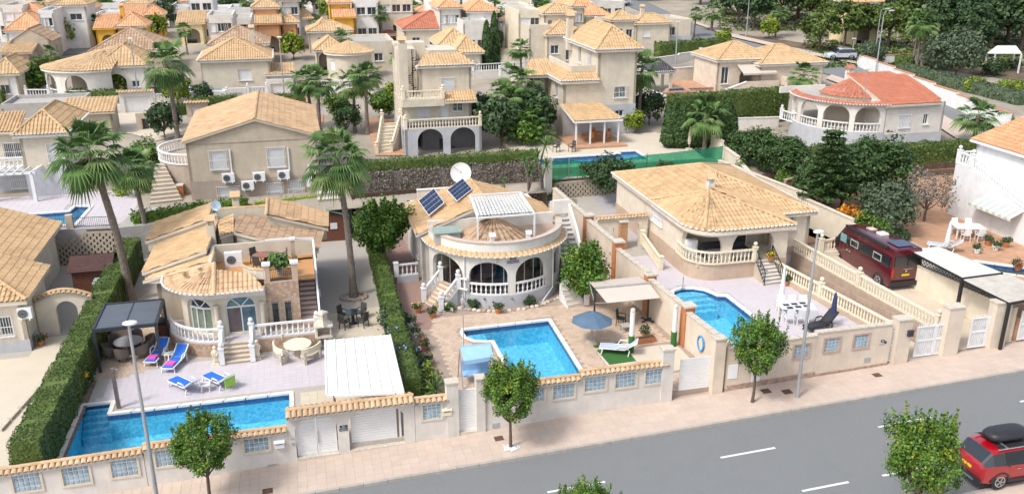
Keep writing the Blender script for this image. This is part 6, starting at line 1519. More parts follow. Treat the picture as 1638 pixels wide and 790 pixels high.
for i in range(16):a=i*.5;d=Vector((math.cos(a),math.sin(a),0));z=Vector((0,0,.2*i+.2));spi.bar(c+z,c+z+d*.6,.22,.03);spi.bar(c+z+d*.6,c+z+d*.6+Vector((0,0,.8)),.02)
spi.build('spiral_stair',IRON,hc,kind='stuff')
stc=thing('staircase','cream staircase with balustrade left of the arched grey basement','staircase',(8,74,3.3));steps(stc,(pix(603,248,3.4),pix(626,246,3.4)),((uc0-1.6,vc+3.2),(uc0+.05,vc+3.2)),3.3,zB,9,BALC,CREAM)
for a,b in((pix(603,248,3.4),(uc0-1.6,vc+3.2)),(pix(626,246,3.4),(uc0+.05,vc+3.2))):balustrade(stc,[a+(3.35,),b+(zB,)],BALC,(0,1),.8,.3,single=False)
# ---- house D
hd=thing('house','tall cream house with grey foot, corner balcony and tiled garden canopy','house',(24,76,4))
vd=76.3;uT0,uT1=ux(957,vd,10),ux(1017,vd,8);uL0=ux(901,vd,6);zT=topz(uT0,vd,80);zL=topz(uL0,vd,130)
def dop(x0,x1,y0,y1,z0,k,*g):a,za=onv(x0,y0,vd);b,zb_=onv(x1,y1,vd);return((a+b)/2,zb_-z0,b-a,za-zb_,k)+g
z0d=3.0
block(hd,uL0,uT1,vd,vd+9,z0d,zL,CREAM,f=[dop(983,1001,139,156,z0d,'window','g'),dop(984,997,177,186,z0d,'window')],l=[(vd+2.3,4.2,.9,1.2,'window'),(vd+3.5,1.3,1.3,1.6,'window')])
block(hd,uT0,uT1,vd+.004,vd+9,zL-.02,zT,CREAM,l=[(vd+2.5,.8,.9,2.0,'window','g'),(vd+5.5,.8,.9,1.9,'window')])
roof_hip(hd,uT0,uT1,vd,vd+9,zT,1.9,TS,2,.45,.26);chimney(hd,uT0-.2,vd+8.2,zT-1,zT+2.0,.6,CREAM)
m=MB();wallpath(m,[(uL0-.03,vd-.03),(uT1+.03,vd-.03)],z0d,topz(uL0,vd,171),[(dop(984,997,177,186,z0d,'')[0]-uL0-.4,dop(984,997,177,186,z0d,'')[0]-uL0+.45,topz(28,vd,186),topz(28,vd,177),topz(28,vd,177))],.03);m.build('plinth',GREYW,hd)
mb=MB();e=.45;zl=zL;tiles(mb,[(uL0-e,vd-e,zl),(uT0+.1,vd-e,zl),(uT0+.1,vd+1,zl+.7),(uL0+1,vd+1,zl+.7)],.26,.45,fine=2);tiles(mb,[(uL0-e,vd-e,zl),(uL0-e,vd+7,zl),(uL0+1,vd+7,zl+.7),(uL0+1,vd+1,zl+.7)],.26,.45,fine=2)
tiles(mb,[(uL0-3.2,vd+3.6,zl),(uL0+.6,vd+3.6,zl),(uL0+.2,vd+6,zl+1.2),(uL0-1.5,vd+6,zl+1.2)],.26,.45,fine=2);mb.build('lower_roof',TS,hd)
m=MB();m.bb(uL0-e+.05,uT0,vd-e+.05,vd+9,zl-.25,zl-.02);m.bb(uL0-3.1,uL0,vd+3.7,vd+8,zl-.25,zl-.02);m.build('eaves',OFFW,hd);tipcaps(hd,[(uL0-e,vd+4,zl),(uL0-e,vd-e,zl),(uT0,vd-e,zl)],PW,.26)
m=MB();m.bb(uL0+.9,uT0-.02,vd+.8,vd+1,zl,zl+1.2);m.bb(uL0+.9,uL0+1.1,vd+1.01,vd+8,zl,zl+1.2);m.build('parapet',CREAM,hd)
block(hd,uL0-2.8,uL0-.01,vd+5.2,vd+9,z0d,zl-.26,CREAM,f=[(uL0-1.4,4.0,1.4,2.1,'window'),(uL0-1.4,1,1.2,1.3,'window')]);zbl=zl-3.0
m=MB();m.bb(uL0-2.9,uL0-.02,vd+3.7,vd+5.2,zbl-.3,zbl);m.bb(uL0-2.9,uL0-.05,vd+3.8,vd+4,z0d,zbl-.3);m.bb(uL0-2.75,uL0-2.45,vd+3.8,vd+4.1,zbl,zl-.26);m.build('balcony',CREAM,hd);balustrade(hd,[(uL0-2.8,vd+3.85,zbl),(uL0-.1,vd+3.85,zbl)],BALW,(),.85,.28,single=False)
pav=pz((914,186,6.9),(992,187,6.4));pu0,pu1,pvv=ux(922,72.3,6.3),ux(990,72.3,6.3),72.3
slope(hd,[(pu0-.3,pvv-.3,6.25),(pu1+.3,pvv-.3,6.25),(pu1-.4,vd-.1,7.0),(pu0-.3,vd-.1,7.0)],TOR if False else TS,2,wall=PW)
m=MB()
for u in(pu0,(pu0*2+pu1)/3,(pu0+2*pu1)/3,pu1):q=MB();q.bar((u,pvv,3.9),(u,pvv,6.1),.13);q.build('canopy_post',PW,hd)
m=MB();m.prism([(18.6,65.6),(33,65.6),(34,71),(33,76.2),(18,76.2)],2.5,3.95,[grow([(19.2,66.4),(28.4,66.4),(28.4,69.6),(26.8,69.6),(26.8,68.9),(19.2,68.9)],.05)]);struct(m,'terrace',BEIGT)
m=MB();m.bb(pu0-.6,pu1+.5,71.2,vd,3.94,4.12);struct(m,'terrace',SPRUS)
pool('pool behind the green netting on the upper terrace',[(19.2,66.4),(28.4,66.4),(28.4,69.6),(26.8,69.6),(26.8,68.9),(19.2,68.9)],3.96)
NET=bpy.data.materials.new('green_net');NET.use_nodes=True;nn=NET.node_tree;b_=nn.nodes['Principled BSDF'];b_.inputs['Base Color'].default_value=(.01,.22,.12,1);b_.inputs['Roughness'].default_value=.8;tr=nn.nodes.new('ShaderNodeBsdfTransparent');tr.inputs[0].default_value=(.25,.75,.5,1);ms=nn.nodes.new('ShaderNodeMixShader')
wv=nn.nodes.new('ShaderNodeTexNoise');wv.inputs['Scale'].default_value=3;mp=nn.nodes.new('ShaderNodeMapRange');mp.inputs[3].default_value=.25;mp.inputs[4].default_value=.65;nn.links.new(wv.outputs['Fac'],mp.inputs[0]);nn.links.new(mp.outputs[0],ms.inputs[0]);nn.links.new(tr.outputs[0],ms.inputs[2]);nn.links.new(b_.outputs[0],ms.inputs[1]);nn.links.new(ms.outputs[0],nn.nodes['Material Output'].inputs[0])
t=thing('net_fence','green netting fence on steel posts below the upper pool','fence',(26,64.5,3.4));NP=[(19.0,63.7),(20.9,65.0),(23.5,64.9),(27.5,64.8),(34.2,64.8)];NZ=[5.1,4.75,4.45,4.8,5.15]
for i,(a,b)in enumerate(zip(NP,NP[1:])):
    m=MB();k=10
    for j in range(k):
        f,g_=j/k,(j+1)/k;p=[(a[0]+(b[0]-a[0])*x,a[1]+(b[1]-a[1])*x+.05*math.sin(x*9+i))for x in(f,g_)];s0,s1=.06*math.sin(f*math.pi),.06*math.sin(g_*math.pi);m.quad(p[0]+(3.35,),p[1]+(3.35,),p[1]+(NZ[i]+(NZ[i+1]-NZ[i])*g_-s1,),p[0]+(NZ[i]+(NZ[i+1]-NZ[i])*f-s0,))
    m.build('net',NET,t)
for p,q in zip(NP,NZ):m=MB();m.bar(p+(3.3,),p+(q+.1,),.06);m.build('post',GREYM,t)
t=thing('gate_pier','pale square pier at the left end of the green netting','pier',(18.8,63.5,3));m=MB();m.bb(18.5,19.0,63.3,63.8,2.5,5.2);m.build('shaft',OFFW,t);m=MB();m.bb(18.42,19.08,63.22,63.88,5.2,5.3);m.build('cap',STONE,t)
m=MB();m.prism([(4,65.2),(18.5,65.4),(18.5,76),(4,74)],2,3.25);struct(m,'terrace',CONC)
t=thing('boundary_wall','cream stepped wall running back beside the dark conifers','boundary wall',(34.5,64,3.5));LW=[(32.7,56.0,4.5),(34.3,62,4.7),(34.9,66,5.0),(35.6,73,5.4)]
for a,b in zip(LW,LW[1:]):m=MB();wallpath(m,[a[:2],b[:2]],1.5,(a[2]+b[2])/2,(),.25);m.build('wall',CREAM2,t);m=MB();m.bar((a[0]-.12,a[1],(a[2]+b[2])/2+.04),(b[0]-.12,b[1],(a[2]+b[2])/2+.04),.35,.08);m.build('coping',PEACH,t)
# ---- house R (red roof) with round arcade
hr=thing('house','white villa with red tiled roof, round arcade and grey foot','house',(49,65,4))
vr=65.3;ur0,ur1=ux(1412,vr,6),ux(1508,vr,6);zR=topz(ur0,vr,168);zg=3.0;zf=topz(ur0,vr,212)
block(hr,ur0,ur1,vr,vr+9.5,zg,zR,OFFW,f=[((ux(1446,vr,6)),zf-zg+.3,1.05,1.1,'shutter','g'),(ux(1480,vr,6),zf-zg+.5,.5,.9,'window')],r=[(vr+3,3,.9,1,'window')])
m=MB();wallpath(m,[(ur0-.04,vr-.04),(ur1+.04,vr-.04)],zg-1,zf-.2,(),.04);m.build('plinth',GREYW,hr)
cx,cy=ur0+.3,vr+5.2;rr_=5.25
at_=rporch(hr,cx,cy,rr_,150,268,zf,zR,OFFW,[(.14,1.5,.0,2.3),(.36,2.1,.0,2.3),(.61,2.3,0,2.3),(.86,2.2,0,2.3)],None,bal=BALW)
m=MB();wallpath(m,arc(cx,cy,rr_+.06,150,268,24),zg-1,zf+.02,(),.3);m.build('plinth',GREYW,hr)
m=MB();m.prism(arc(cx,cy,rr_-.1,90,270,20),zR-.3,zR-.15);m.build('flat_roof',CONC,hr)
mb=MB();e1,e2=arc(cx,cy,rr_+.3,150,270,22),arc(cx,cy,rr_-.35,150,270,22)
for i in range(22):tiles(mb,[e1[i]+(zR,),e1[i+1]+(zR,),e2[i+1]+(zR+.25,),e2[i]+(zR+.25,)],.3,.45,fine=2)
ap=(cx+.3,cy+.3,zR+1.6);e=arc(cx+.3,cy,3.4,160,285,10)
for a,b in zip(e,e[1:]):tiles(mb,[a+(zR+.2,),b+(zR+.2,),ap],.3,.45,fine=2)
mb.build('porch_roof',TR,hr);tipcaps(hr,[p+(zR-.03,)for p in e1]+[(ur0,vr-.3,zR)],PW,.3)
m=MB();m.prism(arc(cx+.3,cy,3.2,160,285,10)+[(cx+.3,cy)],zR-.2,zR+.2);m.build('porch_roof_base',CREAM,hr)
um_=(ur0+ur1)/2-.6;rz_=1.8
slope(hr,[(ur0-.1,vr-.35,zR),(ux(1504,vr,zR),vr-.35,zR),(ur1-1.6,vr+6,zR+rz_),(ur0-.1,vr+6,zR+rz_)],TR,2);slope(hr,[(ur1-1.5,vr+1.2,zR),(ur1+.5,vr+1.2,zR),(ur1+.2,vr+6,zR+1.5),(ur1-1.5,vr+6,zR+1.5)],TR,2)
skirt(hr,[(ur0-.1,vr-.3,zR),(ur1-1.5,vr-.3,zR),(ur1-1.5,vr+6,zR+rz_),(ur0-.1,vr+6,zR+rz_)],zR-.3,OFFW,.1);chimney(hr,ux(1357,vr+6.5,zR+1),vr+6.5,zR-.2,zR+1.9,.55,OFFW,TR)
m=MB();m.bb(cx-5.2,ur0-.1,vr+9,vr+9.2,zR-.3,zR+.3);m.build('parapet',OFFW,hr)
pl=ux(1243,74,5);balustrade(hr,[(44.6,73.5,zf-.2),(44.8,71.5,zf-.2)],BALW,(0,),.9,.3,single=False)
# ---- row after row of villas behind
t,inf=bh('low cream villa with beige awning, tiled wing and white edged outside steps',[(1147,96,1245,3.7,7,dict(rh=1.6,wall=PEACH,fascia=OFFW,fine=2,f=[(.14,.9,.9,1.9,'window'),(.62,.8,3.0,1.9,'arch')])),(1215,103,1326,3.5,8,dict(v=-1.3,rh=1.7,wall=PEACH,fascia=OFFW,fine=2,f=[(.75,.1,1.1,1.5,'window')])),(1262,124,1300,2.0,2.2,dict(v=-2.6,roof='flat',wall=PEACH))])
a0_,a1_,b0_,b1_,zz_,zt_=inf[0];a0_+=2.6;m=MB();m.add([(a0_,b0_+.3,zt_-.5),(a0_+4.2,b0_+.3,zt_-.5),(a0_+4.2,b0_-1.5,zt_-1.3),(a0_,b0_-1.5,zt_-1.3),(a0_,b0_-1.5,zt_-1.5),(a0_+4.2,b0_-1.5,zt_-1.5)],[(3,2,1,0),(4,5,2,3)]);m.build('awning',AWN,t)
m=MB();m.add([(a0_-3.2,b0_-1.4,zz_-1),(a0_+.6,b0_-1.4,zz_-1),(a0_+.6,b0_-1.4,zz_+1.3),(a0_-3.2,b0_-1.4,zz_+.1),(a0_-3.2,b0_-1.2,zz_-1),(a0_+.6,b0_-1.2,zz_-1),(a0_+.6,b0_-1.2,zz_+1.3),(a0_-3.2,b0_-1.2,zz_+.1)],[(0,1,2,3),(7,6,5,4),(3,2,6,7)]);m.build('step_wall',PEACH,t);m=MB();m.bar((a0_-3.2,b0_-1.3,zz_+.15),(a0_+.6,b0_-1.3,zz_+1.35),.3,.1);m.build('coping',PW,t)
steps(t,((a0_-3,b0_-1.2),(a0_-3,b0_-.1)),((a0_+.6,b0_-1.2),(a0_+.6,b0_-.1)),zz_-.4,zz_+.9,7,STONE,CLAD);m=MB();m.bb(a0_+.6,a0_+4.6,b0_-1.4,b0_+.3,zz_-1,zz_+.8);m.bb(a0_+.6,a0_+4.6,b0_-1.4,b0_-1.25,zz_+.81,zz_+1.35);m.build('porch_base',PEACH,t)
bh('rounded grey villa with tiled turret behind the tall cream house',[(978,33,1108,3.4,8,dict(roof='flat',wall=CREAM,plinth=.9,f=[(.28,1.1,1.3,1.1,'shutter'),(.75,1,1.1,1.2,'window')])),(977,32,1022,3.3,4,dict(v=-.8,rh=1.2,f=[W_(.3,.4,1.2,1.8),W_(.75,.5,1,1.6)])),(1016,37,1078,3.1,4.5,dict(v=-1.2,rh=1.2,f=[(.3,1.0,1.1,1.1,'shutter')],ch=[(.4,.9)]))])
bh('cream house with outside stair tower left of the tall villa',[(868,21,923,6.0,5,dict(rh=1.2,f=[W_(.2,4,.6,1),W_(.72,4,.6,.9)])),(847,40,880,4.6,7,dict(v=-2,roof='flat')),(873,55,940,3.6,8,dict(v=-3.5,rh=1.5,f=[W_(.2),D_(.6)],ch=[(.9,.6)]))])
bh('long low cream house with wide orange roof behind the turret villa',[(922,25,978,3.2,8,dict(rh=1.9,tile=TOR,f=[W_(.3),W_(.75)]))])
bh('villa with red hipped roof and cream walls',[(643,46,753,3.4,10,dict(rh=2.0,tile=TR,f=[W_(.18),W_(.45),W_(.8)],wall=CREAM))])
t,inf=bh('cream villa with round tiled tower and flat roof parapets',[(562,66,630,3.7,8,dict(roof='flat',f=[(.62,1.1,1.1,1.0,'window')])),(501,80,556,3.2,6,dict(v=-1.5,rh=1.4,f=[A_(.3,1.6,2.2)],ch=[(.9,.8)]))])
u0_,v0_,z_=gnd(560,86,3.2);rporch(t,u0_,v0_+2.4,2.7,150,390,z_,z_+3.2,CREAM,[],TS,1.3,win=[(.28,.9,1.2,1.1),(.7,.8,1.2,1)])
bh('beige villa with two small hipped roofs behind the round tower',[(489,50,566,3.1,6,dict(rh=1.2,wall=CREAM,f=[W_(.3),W_(.7)])),(505,42,530,3.4,4,dict(v=2,rh=1.0))])
bh('yellow two storey house with orange roof at top centre',[(523,4,564,6.0,6,dict(rh=1.5,tile=TOR,wall=YELL,f=[W_(.65,4,.9,1.2),A_(.5,2.4,2.2,.1)])),(535,27,567,2.9,2.5,dict(v=-2,roof='shed',rh=1,tile=TOR,wall=YELL)),(567,25,592,3.0,5,dict(v=.5,rh=1.1,tile=TB,wall=YELL,f=[W_(.5)]))])
bh('yellow house with domed canopy to the left of the red roof',[(630,17,664,3.3,5,dict(rh=1.2,tile=TOR,wall=YELL,f=[W_(.3)])),(664,19,700,2.9,4,dict(v=.5,rh=.9,tile=TOR,wall=YELL,f=[W_(.6)]))])
bh('orange two storey house with arched front window',[(400,12,448,6.1,5,dict(rh=1.3,tile=TS,wall=ORAN,f=[W_(.12,3.6,.9,1.3),W_(.72,3.9,1.2,.9)])),(410,37,448,3.2,3,dict(v=-2,roof='shed',rh=1.2,tile=TS,wall=ORAN,f=[A_(.5,2.6,2.3,.1)])),(446,36,479,3.1,4,dict(v=-.5,rh=1.1,tile=TS,wall=ORAN,f=[(.35,.9,1,.9,'shutter')]))])
bh('light yellow villa with arched porch at upper left',[(284,37,325,3.2,5,dict(roof='shed',rh=1.4,wall=LCREAM,f=[A_(.55,1.9,2.1,.2)])),(320,36,360,3.2,6,dict(v=.8,rh=1.5,wall=LCREAM,f=[W_(.3),]))])
bh('yellow villa with white edged roofs beside a palm',[(152,45,184,3.2,5,dict(roof='shed',rh=1.6,tile=TOR,wall=YELL,f=[A_(.6,1.8,2.1,.1)])),(182,42,235,3.2,6,dict(v=-.6,rh=1.6,tile=TOR,wall=YELL,f=[W_(.3,.9,.9,1.1),W_(.8)],ch=[(.05,.9)]))])
bh('second yellow villa with long roof behind the first',[(193,27,228,3.3,5,dict(roof='shed',rh=1.5,tile=TOR,wall=YELL)),(226,24,262,3.3,5,dict(v=.5,rh=1.4,tile=TOR,wall=YELL,f=[W_(.5)]))])
bh('white house with orange roof and small raised pavilion at far left',[(4,49,72,3.3,8,dict(rh=2.2,tile=TOR,wall=WHITE,f=[(.22,.2,2.4,1.9,'arch'),W_(.75,.9,1,1.2)])),(15,22,72,6.4,6,dict(v=6,rh=1.3,tile=TOR,wall=WHITE,f=[W_(.32,4.3,.9,1.1)]))])
bh('white two storey house with shallow roof left of centre top',[(83,8,140,6.2,7,dict(rh=1.5,tile=TS,wall=WHITE,f=[W_(.62,4,1.6,.9)]))])
bh('long white house with low sand roof behind the round palm',[(74,33,142,3.4,7,dict(rh=1.4,tile=TS,wall=WHITE,f=[(.55,.8,2,1.2,'shutter')])),(84,44,104,2.6,4,dict(v=-3,roof='shed',rh=.7,tile=TOR,wall=WHITE))])
bh('beige villa with wide weathered hipped roof',[(140,82,264,3.4,10,dict(rh=2.3,tile=TB,wall=BEIGE,f=[W_(.3),W_(.7)]))])
t,inf=bh('villa with semicircular white arcade under a fan shaped roof',[(150,106,236,3.6,8,dict(rh=2.0,tile=TS,wall=OFFW,f=[A_(.35,2.0,2.0,.6),(.75,1.1,.8,.7,'window')]))])
u0_,v0_,z_=gnd(128,113,3.4);rporch(t,u0_+.5,v0_+4.6,5.0,165,300,z_,z_+3.4,OFFW,[(.14,1.4,.5,2.3),(.38,2.2,.5,2.4),(.68,2.4,.5,2.4)],TS,2.0,bal=BALW,apex=(u0_+4.5,v0_+6,z_+5.6))
bh('beige villa with gabled roofs and small red lean-to at far left',[(12,64,82,3.3,7,dict(roof='gable',rh=1.4,tile=TB,wall=BEIGE,r=[W_(.5)])),(2,84,48,3.1,4,dict(v=-3,roof='shed',rh=.9,tile=TS,wall=BEIGE)),(10,106,45,2.2,2,dict(v=-5.5,roof='shed',rh=.4,tile=TR,wall=BEIGE))])
bh('cream house corner with sand roof cut by the left edge',[(-20,118,31,3.3,7,dict(rh=1.5,tile=TS,wall=CREAM,f=[(.75,.8,.9,1.9,'door'),(.4,1,.9,1,'window')]))])
bh('square villa with hipped roof, window shutter and white side stair',[(314,97,436,4.2,8,dict(rh=2.0,tile=TS,wall=CREAM,fine=2,f=[(.62,1.8,1.4,1.2,'shutter')],ch=[(.75,.75)],plinth=1.0))])
bh('dark tiled villa behind the square villa',[(330,72,432,3.2,8,dict(rh=2.0,tile=TB,wall=TAUPE,f=[W_(.5)]))])
bh('beige garage wing with small tiled roofs by the long balustrade',[(400,98,438,3.0,5,dict(rh=1.2,tile=TS,wall=CREAM)),(427,120,468,2.5,4,dict(v=-3,roof='shed',rh=.8,tile=TOR,wall=CREAM))])
bh('villa with sand roofs right of the chimney tower house',[(725,84,776,3.4,6,dict(rh=1.7,tile=TS,wall=CREAM,f=[(.7,.8,.9,1.3,'shutter')])),(700,72,762,3.8,7,dict(v=3.5,rh=1.7,tile=TS,wall=CREAM))])
bh('flat roofed white house with awnings at the far left corner',[(-10,19,40,4.5,6,dict(roof='flat',wall=WHITE,f=[W_(.3,1,1.6,1.4),W_(.7,1,1.6,1.4)]))])
bh('white terraced house with sand roof in the top right trees',[(1372,3,1416,6.3,7,dict(rh=1.3,tile=TOR,wall=LCREAM,f=[A_(.3,1.8,2,3.4),A_(.7,1.8,2,3.4),A_(.4,2,2,.3)]))])
bh('cream house with orange roof behind the palms right of centre',[(746,18,800,5.6,7,dict(rh=1.4,tile=TOR,wall=WHITE,f=[W_(.4,3.3,1.2,1),W_(.4,.9,1.2,1)])),(741,33,782,3.2,5,dict(v=-4,roof='flat',wall=OFFW,f=[W_(.3),W_(.7)]))])
bh('small tiled house with green fence at upper centre',[(846,24,872,3.0,5,dict(rh=1.0,tile=TOR,wall=OFFW,f=[W_(.5)]))])
bh('pale villa with tiled lean-to at upper right of centre',[(800,30,850,3.1,6,dict(rh=1.1,tile=TB,wall=OFFW,f=[W_(.7)]))])
wr=random.Random(5)
adj=['low','wide','narrow','boxy','stepped','tall','flat','squat'];wts=['white','pale grey','cream','off-white']
cnt={};FAR=sorted([(36,4,80),(140,5,190),(150,22,196),(196,6,240),(200,-2,290),(246,8,276),(268,12,300),(284,2,330),(310,14,366),(336,0,376),(366,12,402),(446,0,482),(460,14,500),(468,30,502),(566,0,604),(590,10,624),(606,-4,660),(690,0,736),(700,12,742),(780,-3,850),(810,8,850),(862,-2,902),(905,0,960),(915,10,940),(0,8,36),(60,16,84),(170,-6,215),(330,24,372),(372,28,402),(576,22,606),(716,22,746),(946,2,1000),(20,-6,60),(100,-5,150),(118,14,150),(240,-6,286),(300,-6,340),(392,-6,440),(500,-5,530),(640,4,676),(756,6,790),(830,16,866)])
for i,(x0,y0,x1)in enumerate(FAR):
    he=wr.choice((3.2,3.4,6.2));wl=wr.choice((WHITE,WHITE,OFFW,CREAM2));n=max(2,int((x1-x0)/14));nb=['the left edge','the yellow villas','the light yellow villa','the orange house','the yellow two storey house','the red roofed villa','the tall cream house']
    near=nb[0]if x0<100 else nb[1]if x0<240 else nb[2]if x0<360 else nb[3]if x0<500 else nb[4]if x0<620 else nb[5]if x0<800 else nb[6]
    hip=wr.random()<.3;col={WHITE.name:'white',OFFW.name:'off-white',CREAM2.name:'cream'}[wl.name]
    fl=1 if he<5 else 2;ops=[((k+.6)/(n+.2),1+3*f,1.3,1.1,wr.choice(('window','window','shutter')))for k in range(n)for f in range(fl)]
    k_=(col,hip,fl);cnt[k_]=cnt.get(k_,0)+1;lb=f"{('first', 'second', 'third', 'fourth', 'fifth', 'sixth', 'seventh', 'eighth', 'ninth', 'tenth', 'eleventh', 'twelfth')[cnt[k_]-1]} from the left of the distant {col} {'tiled' if hip else 'flat'} {'two' if fl == 2 else 'one'} storey houses"
    bh(lb,[(x0,y0,x1,he,8,dict(roof='hip' if hip else 'flat',rh=1.2,wall=wl,tile=TOR if i%3 else TS,f=ops))])
# ================================================================ VEGETATION
def at(x,y,z):return pix(x,y,z)+(z,)
# ---- street trees
streetp=[Proto(lambda:tree(h=5.0,r=1.55,trunk=1.75,n=15000,ls=.078,nc=120,cr=.26,mats=[LC,LYE],split=.7,label='x')),Proto(lambda:tree(h=4.9,r=1.5,trunk=1.7,n=15000,ls=.078,nc=120,cr=.26,mats=[LC,LYE],split=.5,label='x'))]
ST=[(337,803,0,.98,'street tree in front of the left pool wall beside the tall lamp post'),(817,716,1,1.0,'street tree with white gravel at its foot beside the white slatted door'),(1203,643,0,1.02,'street tree in front of the stone clad wall next to a lamp post')]
def stree(k,x,y,ytop,rpx,lb,rz):
    z=zs(pix(x,y,.3)[0])-.02;u,v=pix(x,y,z);h=topz(u,v,ytop)-z;q=uvw(u,v,z+h*.6);fw=q.y*cp-(q.z-H)*sp;streetp[k].put((u,v,z),rz,lb,'street trees along the pavement',(rpx*fw/F/1.6,rpx*fw/F/1.6,h/5.35))
stree(0,337,803,664,54,ST[0][4],0);stree(1,817,716,575,49,ST[1][4],1.9);stree(0,1203,643,505,44,ST[2][4],3.8)
stree(1,1458,850,658,64,'large yellow-green street tree in the foreground beside the red car',2.2);stree(0,936,912,776,56,'street tree of which only the top shows at the lower edge',4.1)
m=MB()
for i in range(240):
    a,r=rnd.uniform(0,6.28),rnd.uniform(.05,.45)*rnd.uniform(.6,1);u,v=pix(817,716,.29);m.box((u+r*math.cos(a),v+r*math.sin(a)*.8,.3+rnd.uniform(0,.03)),(.05,.04,.03),rnd.random()*3,rnd.random())
m.build('white_gravel',PW,pv,kind='stuff')
# ---- palms
p_tall=Proto(lambda:palm(9.2,46,1.15,.23,-.9));p_b=Proto(lambda:palm(8.5,42,1.1,.21,.5));p_s=Proto(lambda:palm(3.2,30,1.0,.19,.1,skirt=5));p_m=Proto(lambda:palm(6.0,36,1.05,.19,-.3))
def palmat(pr,x,y,z,ytop,rz,lb,hb,fs=1.0,grp='fan palms',ref=None):
    u,v=pix(x,y,z);h=topz(u,v,ytop)-z;s=h/hb;return pr.put((u,v,z),rz,lb,grp,(fs*.5+s*.5,fs*.5+s*.5,s))
palmat(p_tall,210,482,.35,243,.25,'tallest palm leaning left between the clipped hedge and the tan villa',9.2,1.15)
palmat(p_b,240,408,.5,268,2.6,'slimmer palm just behind the tallest leaning palm',8.5,1.05)
palmat(p_b,566,474,.35,252,-2.8,'tall palm in a stone ring beside the glass bistro table',8.5,1.0)
PALMS=[(p_m,285,225,103,1.3,'tall palm left of the big beige gabled house',1.15),(p_m,500,207,128,.3,'left palm of the pair above the grey steps',1.1),(p_m,512,212,130,2.4,'right palm of the pair above the grey steps',1.0),
 (p_m,568,212,135,4.0,'left palm beside the white pillar near the three storey house',1.15),(p_b,588,215,118,5.0,'taller palm beside the white pillar near the three storey house',1.1),(p_m,177,150,98,1,'palm in front of the semicircular arcade',.8),
 (p_s,86,112,86,2,'small palm by the left round hedge at far left',.7),(p_s,155,72,40,3,'palm in front of the yellow villa',1.0),(p_m,823,222,130,3,'palm between the two tall cream houses',1.1),(p_m,834,130,78,.5,'palm behind the tall corner house',1.0),
 (p_m,1021,205,110,1.5,'palm against the right side of the tall cream house',.9),(p_s,1138,50,18,.2,'palm at the edge of the upper road',1.2),(p_s,1283,158,120,1.9,'palm right of the low cream villa with awning',1.2),
 (p_s,1556,232,185,.4,'broad low palm behind the white wall at right',1.5),(p_m,1459,104,36,2.2,'left palm of the leaning trio on the green hill',1.0),(p_m,1466,105,40,4.4,'middle palm of the leaning trio on the green hill',.9),(p_m,1474,106,38,5.3,'right palm of the leaning trio on the green hill',1.0),
 (p_s,873,236,212,4,'little palm beside the upper terrace pool',.8),(p_s,693,62,44,2,'small palm against the red roofed villa',.7),(p_s,509,66,38,1,'palm left of the beige villa with two small roofs',.9),(p_s,572,62,46,3.3,'short palm right of the beige villa with two small roofs',.9),
 (p_s,662,40,14,1.2,'palm in front of the yellow house with domed canopy',1.0),(p_m,733,48,8,4.2,'palm left of the white orange roofed house at top',.8),(p_m,790,60,12,2.2,'palm right of the white orange roofed house at top',.9),(p_m,396,40,2,3.9,'palm left of the orange two storey house',.8),(p_s,594,30,6,.8,'distant palm right of the yellow two storey house',.9),
 (p_m,1240,60,18,2.9,'palm among the dark trees at the top right',.9),(p_s,1590,60,30,2.9,'palm half hidden in the wood at the upper right corner',1.1),(p_s,845,235,188,5.9,'low palm left of the green netting',.9),(p_s,140,212,190,5.0,'low shaggy palm in front of the grey flat roof at left',1.1),(p_s,264,205,180,.9,'small palm near the black garden gate',.8)]
PALMS+=[(p_m,803,232,152,2.0,'palm left of the corner balcony house',1.0),(p_m,857,228,172,.7,'palm at the foot of the corner balcony house',.9),(p_s,640,118,90,1.1,'short palm behind the chimney tower house',.9),(p_m,548,110,62,2.2,'palm behind the round tiled tower',.8),(p_m,35,70,22,3.0,'palm at the far left behind the gabled villa',.8),(p_s,216,82,62,1.4,'short palm right of the weathered wide roof',.8),(p_m,300,88,48,5.1,'palm left of the dark tiled villa',.8),
 (p_m,612,66,22,.6,'palm left of the red roofed villa',.8),(p_m,706,36,2,1.7,'distant palm above the red roofed villa',.8),(p_m,925,60,30,2.9,'palm before the long low cream house',.7),(p_s,962,40,22,.3,'small palm right of the long low cream house',.9),(p_m,480,60,18,4.6,'palm right of the orange house',.8),(p_m,66,40,6,2.1,'distant palm above the white pavilion house',.8),(p_m,872,60,12,.9,'distant palm behind the stair tower house',.7),(p_m,1110,60,22,3.5,'palm left of the upper road palm',.7)]
hb_={id(p_m):6.0,id(p_b):8.5,id(p_s):3.2}
for pr,x,y,yt,rz,lb,fs in PALMS:
    u,v,z=gnd(x,y);palmat(pr,x,y,z,yt,rz,lb,hb_[id(pr)],fs)
palmat(p_s,1126,243,3.95,184,2.5,'short palm in front of the cypress hedge',3.2,1.0)
t=thing('stone_ring','ring of rough stones round the foot of the palm by the bistro table','stone ring',pix(566,476,.35)+(.35,));u,v=pix(566,476,.35)
for i in range(16):a=i*.3927;m=MB();m.ball((u+.78*math.cos(a),v+.6*math.sin(a),.42),rnd.uniform(.11,.15),6,4,.75);m.build('stone',CLAD,t)
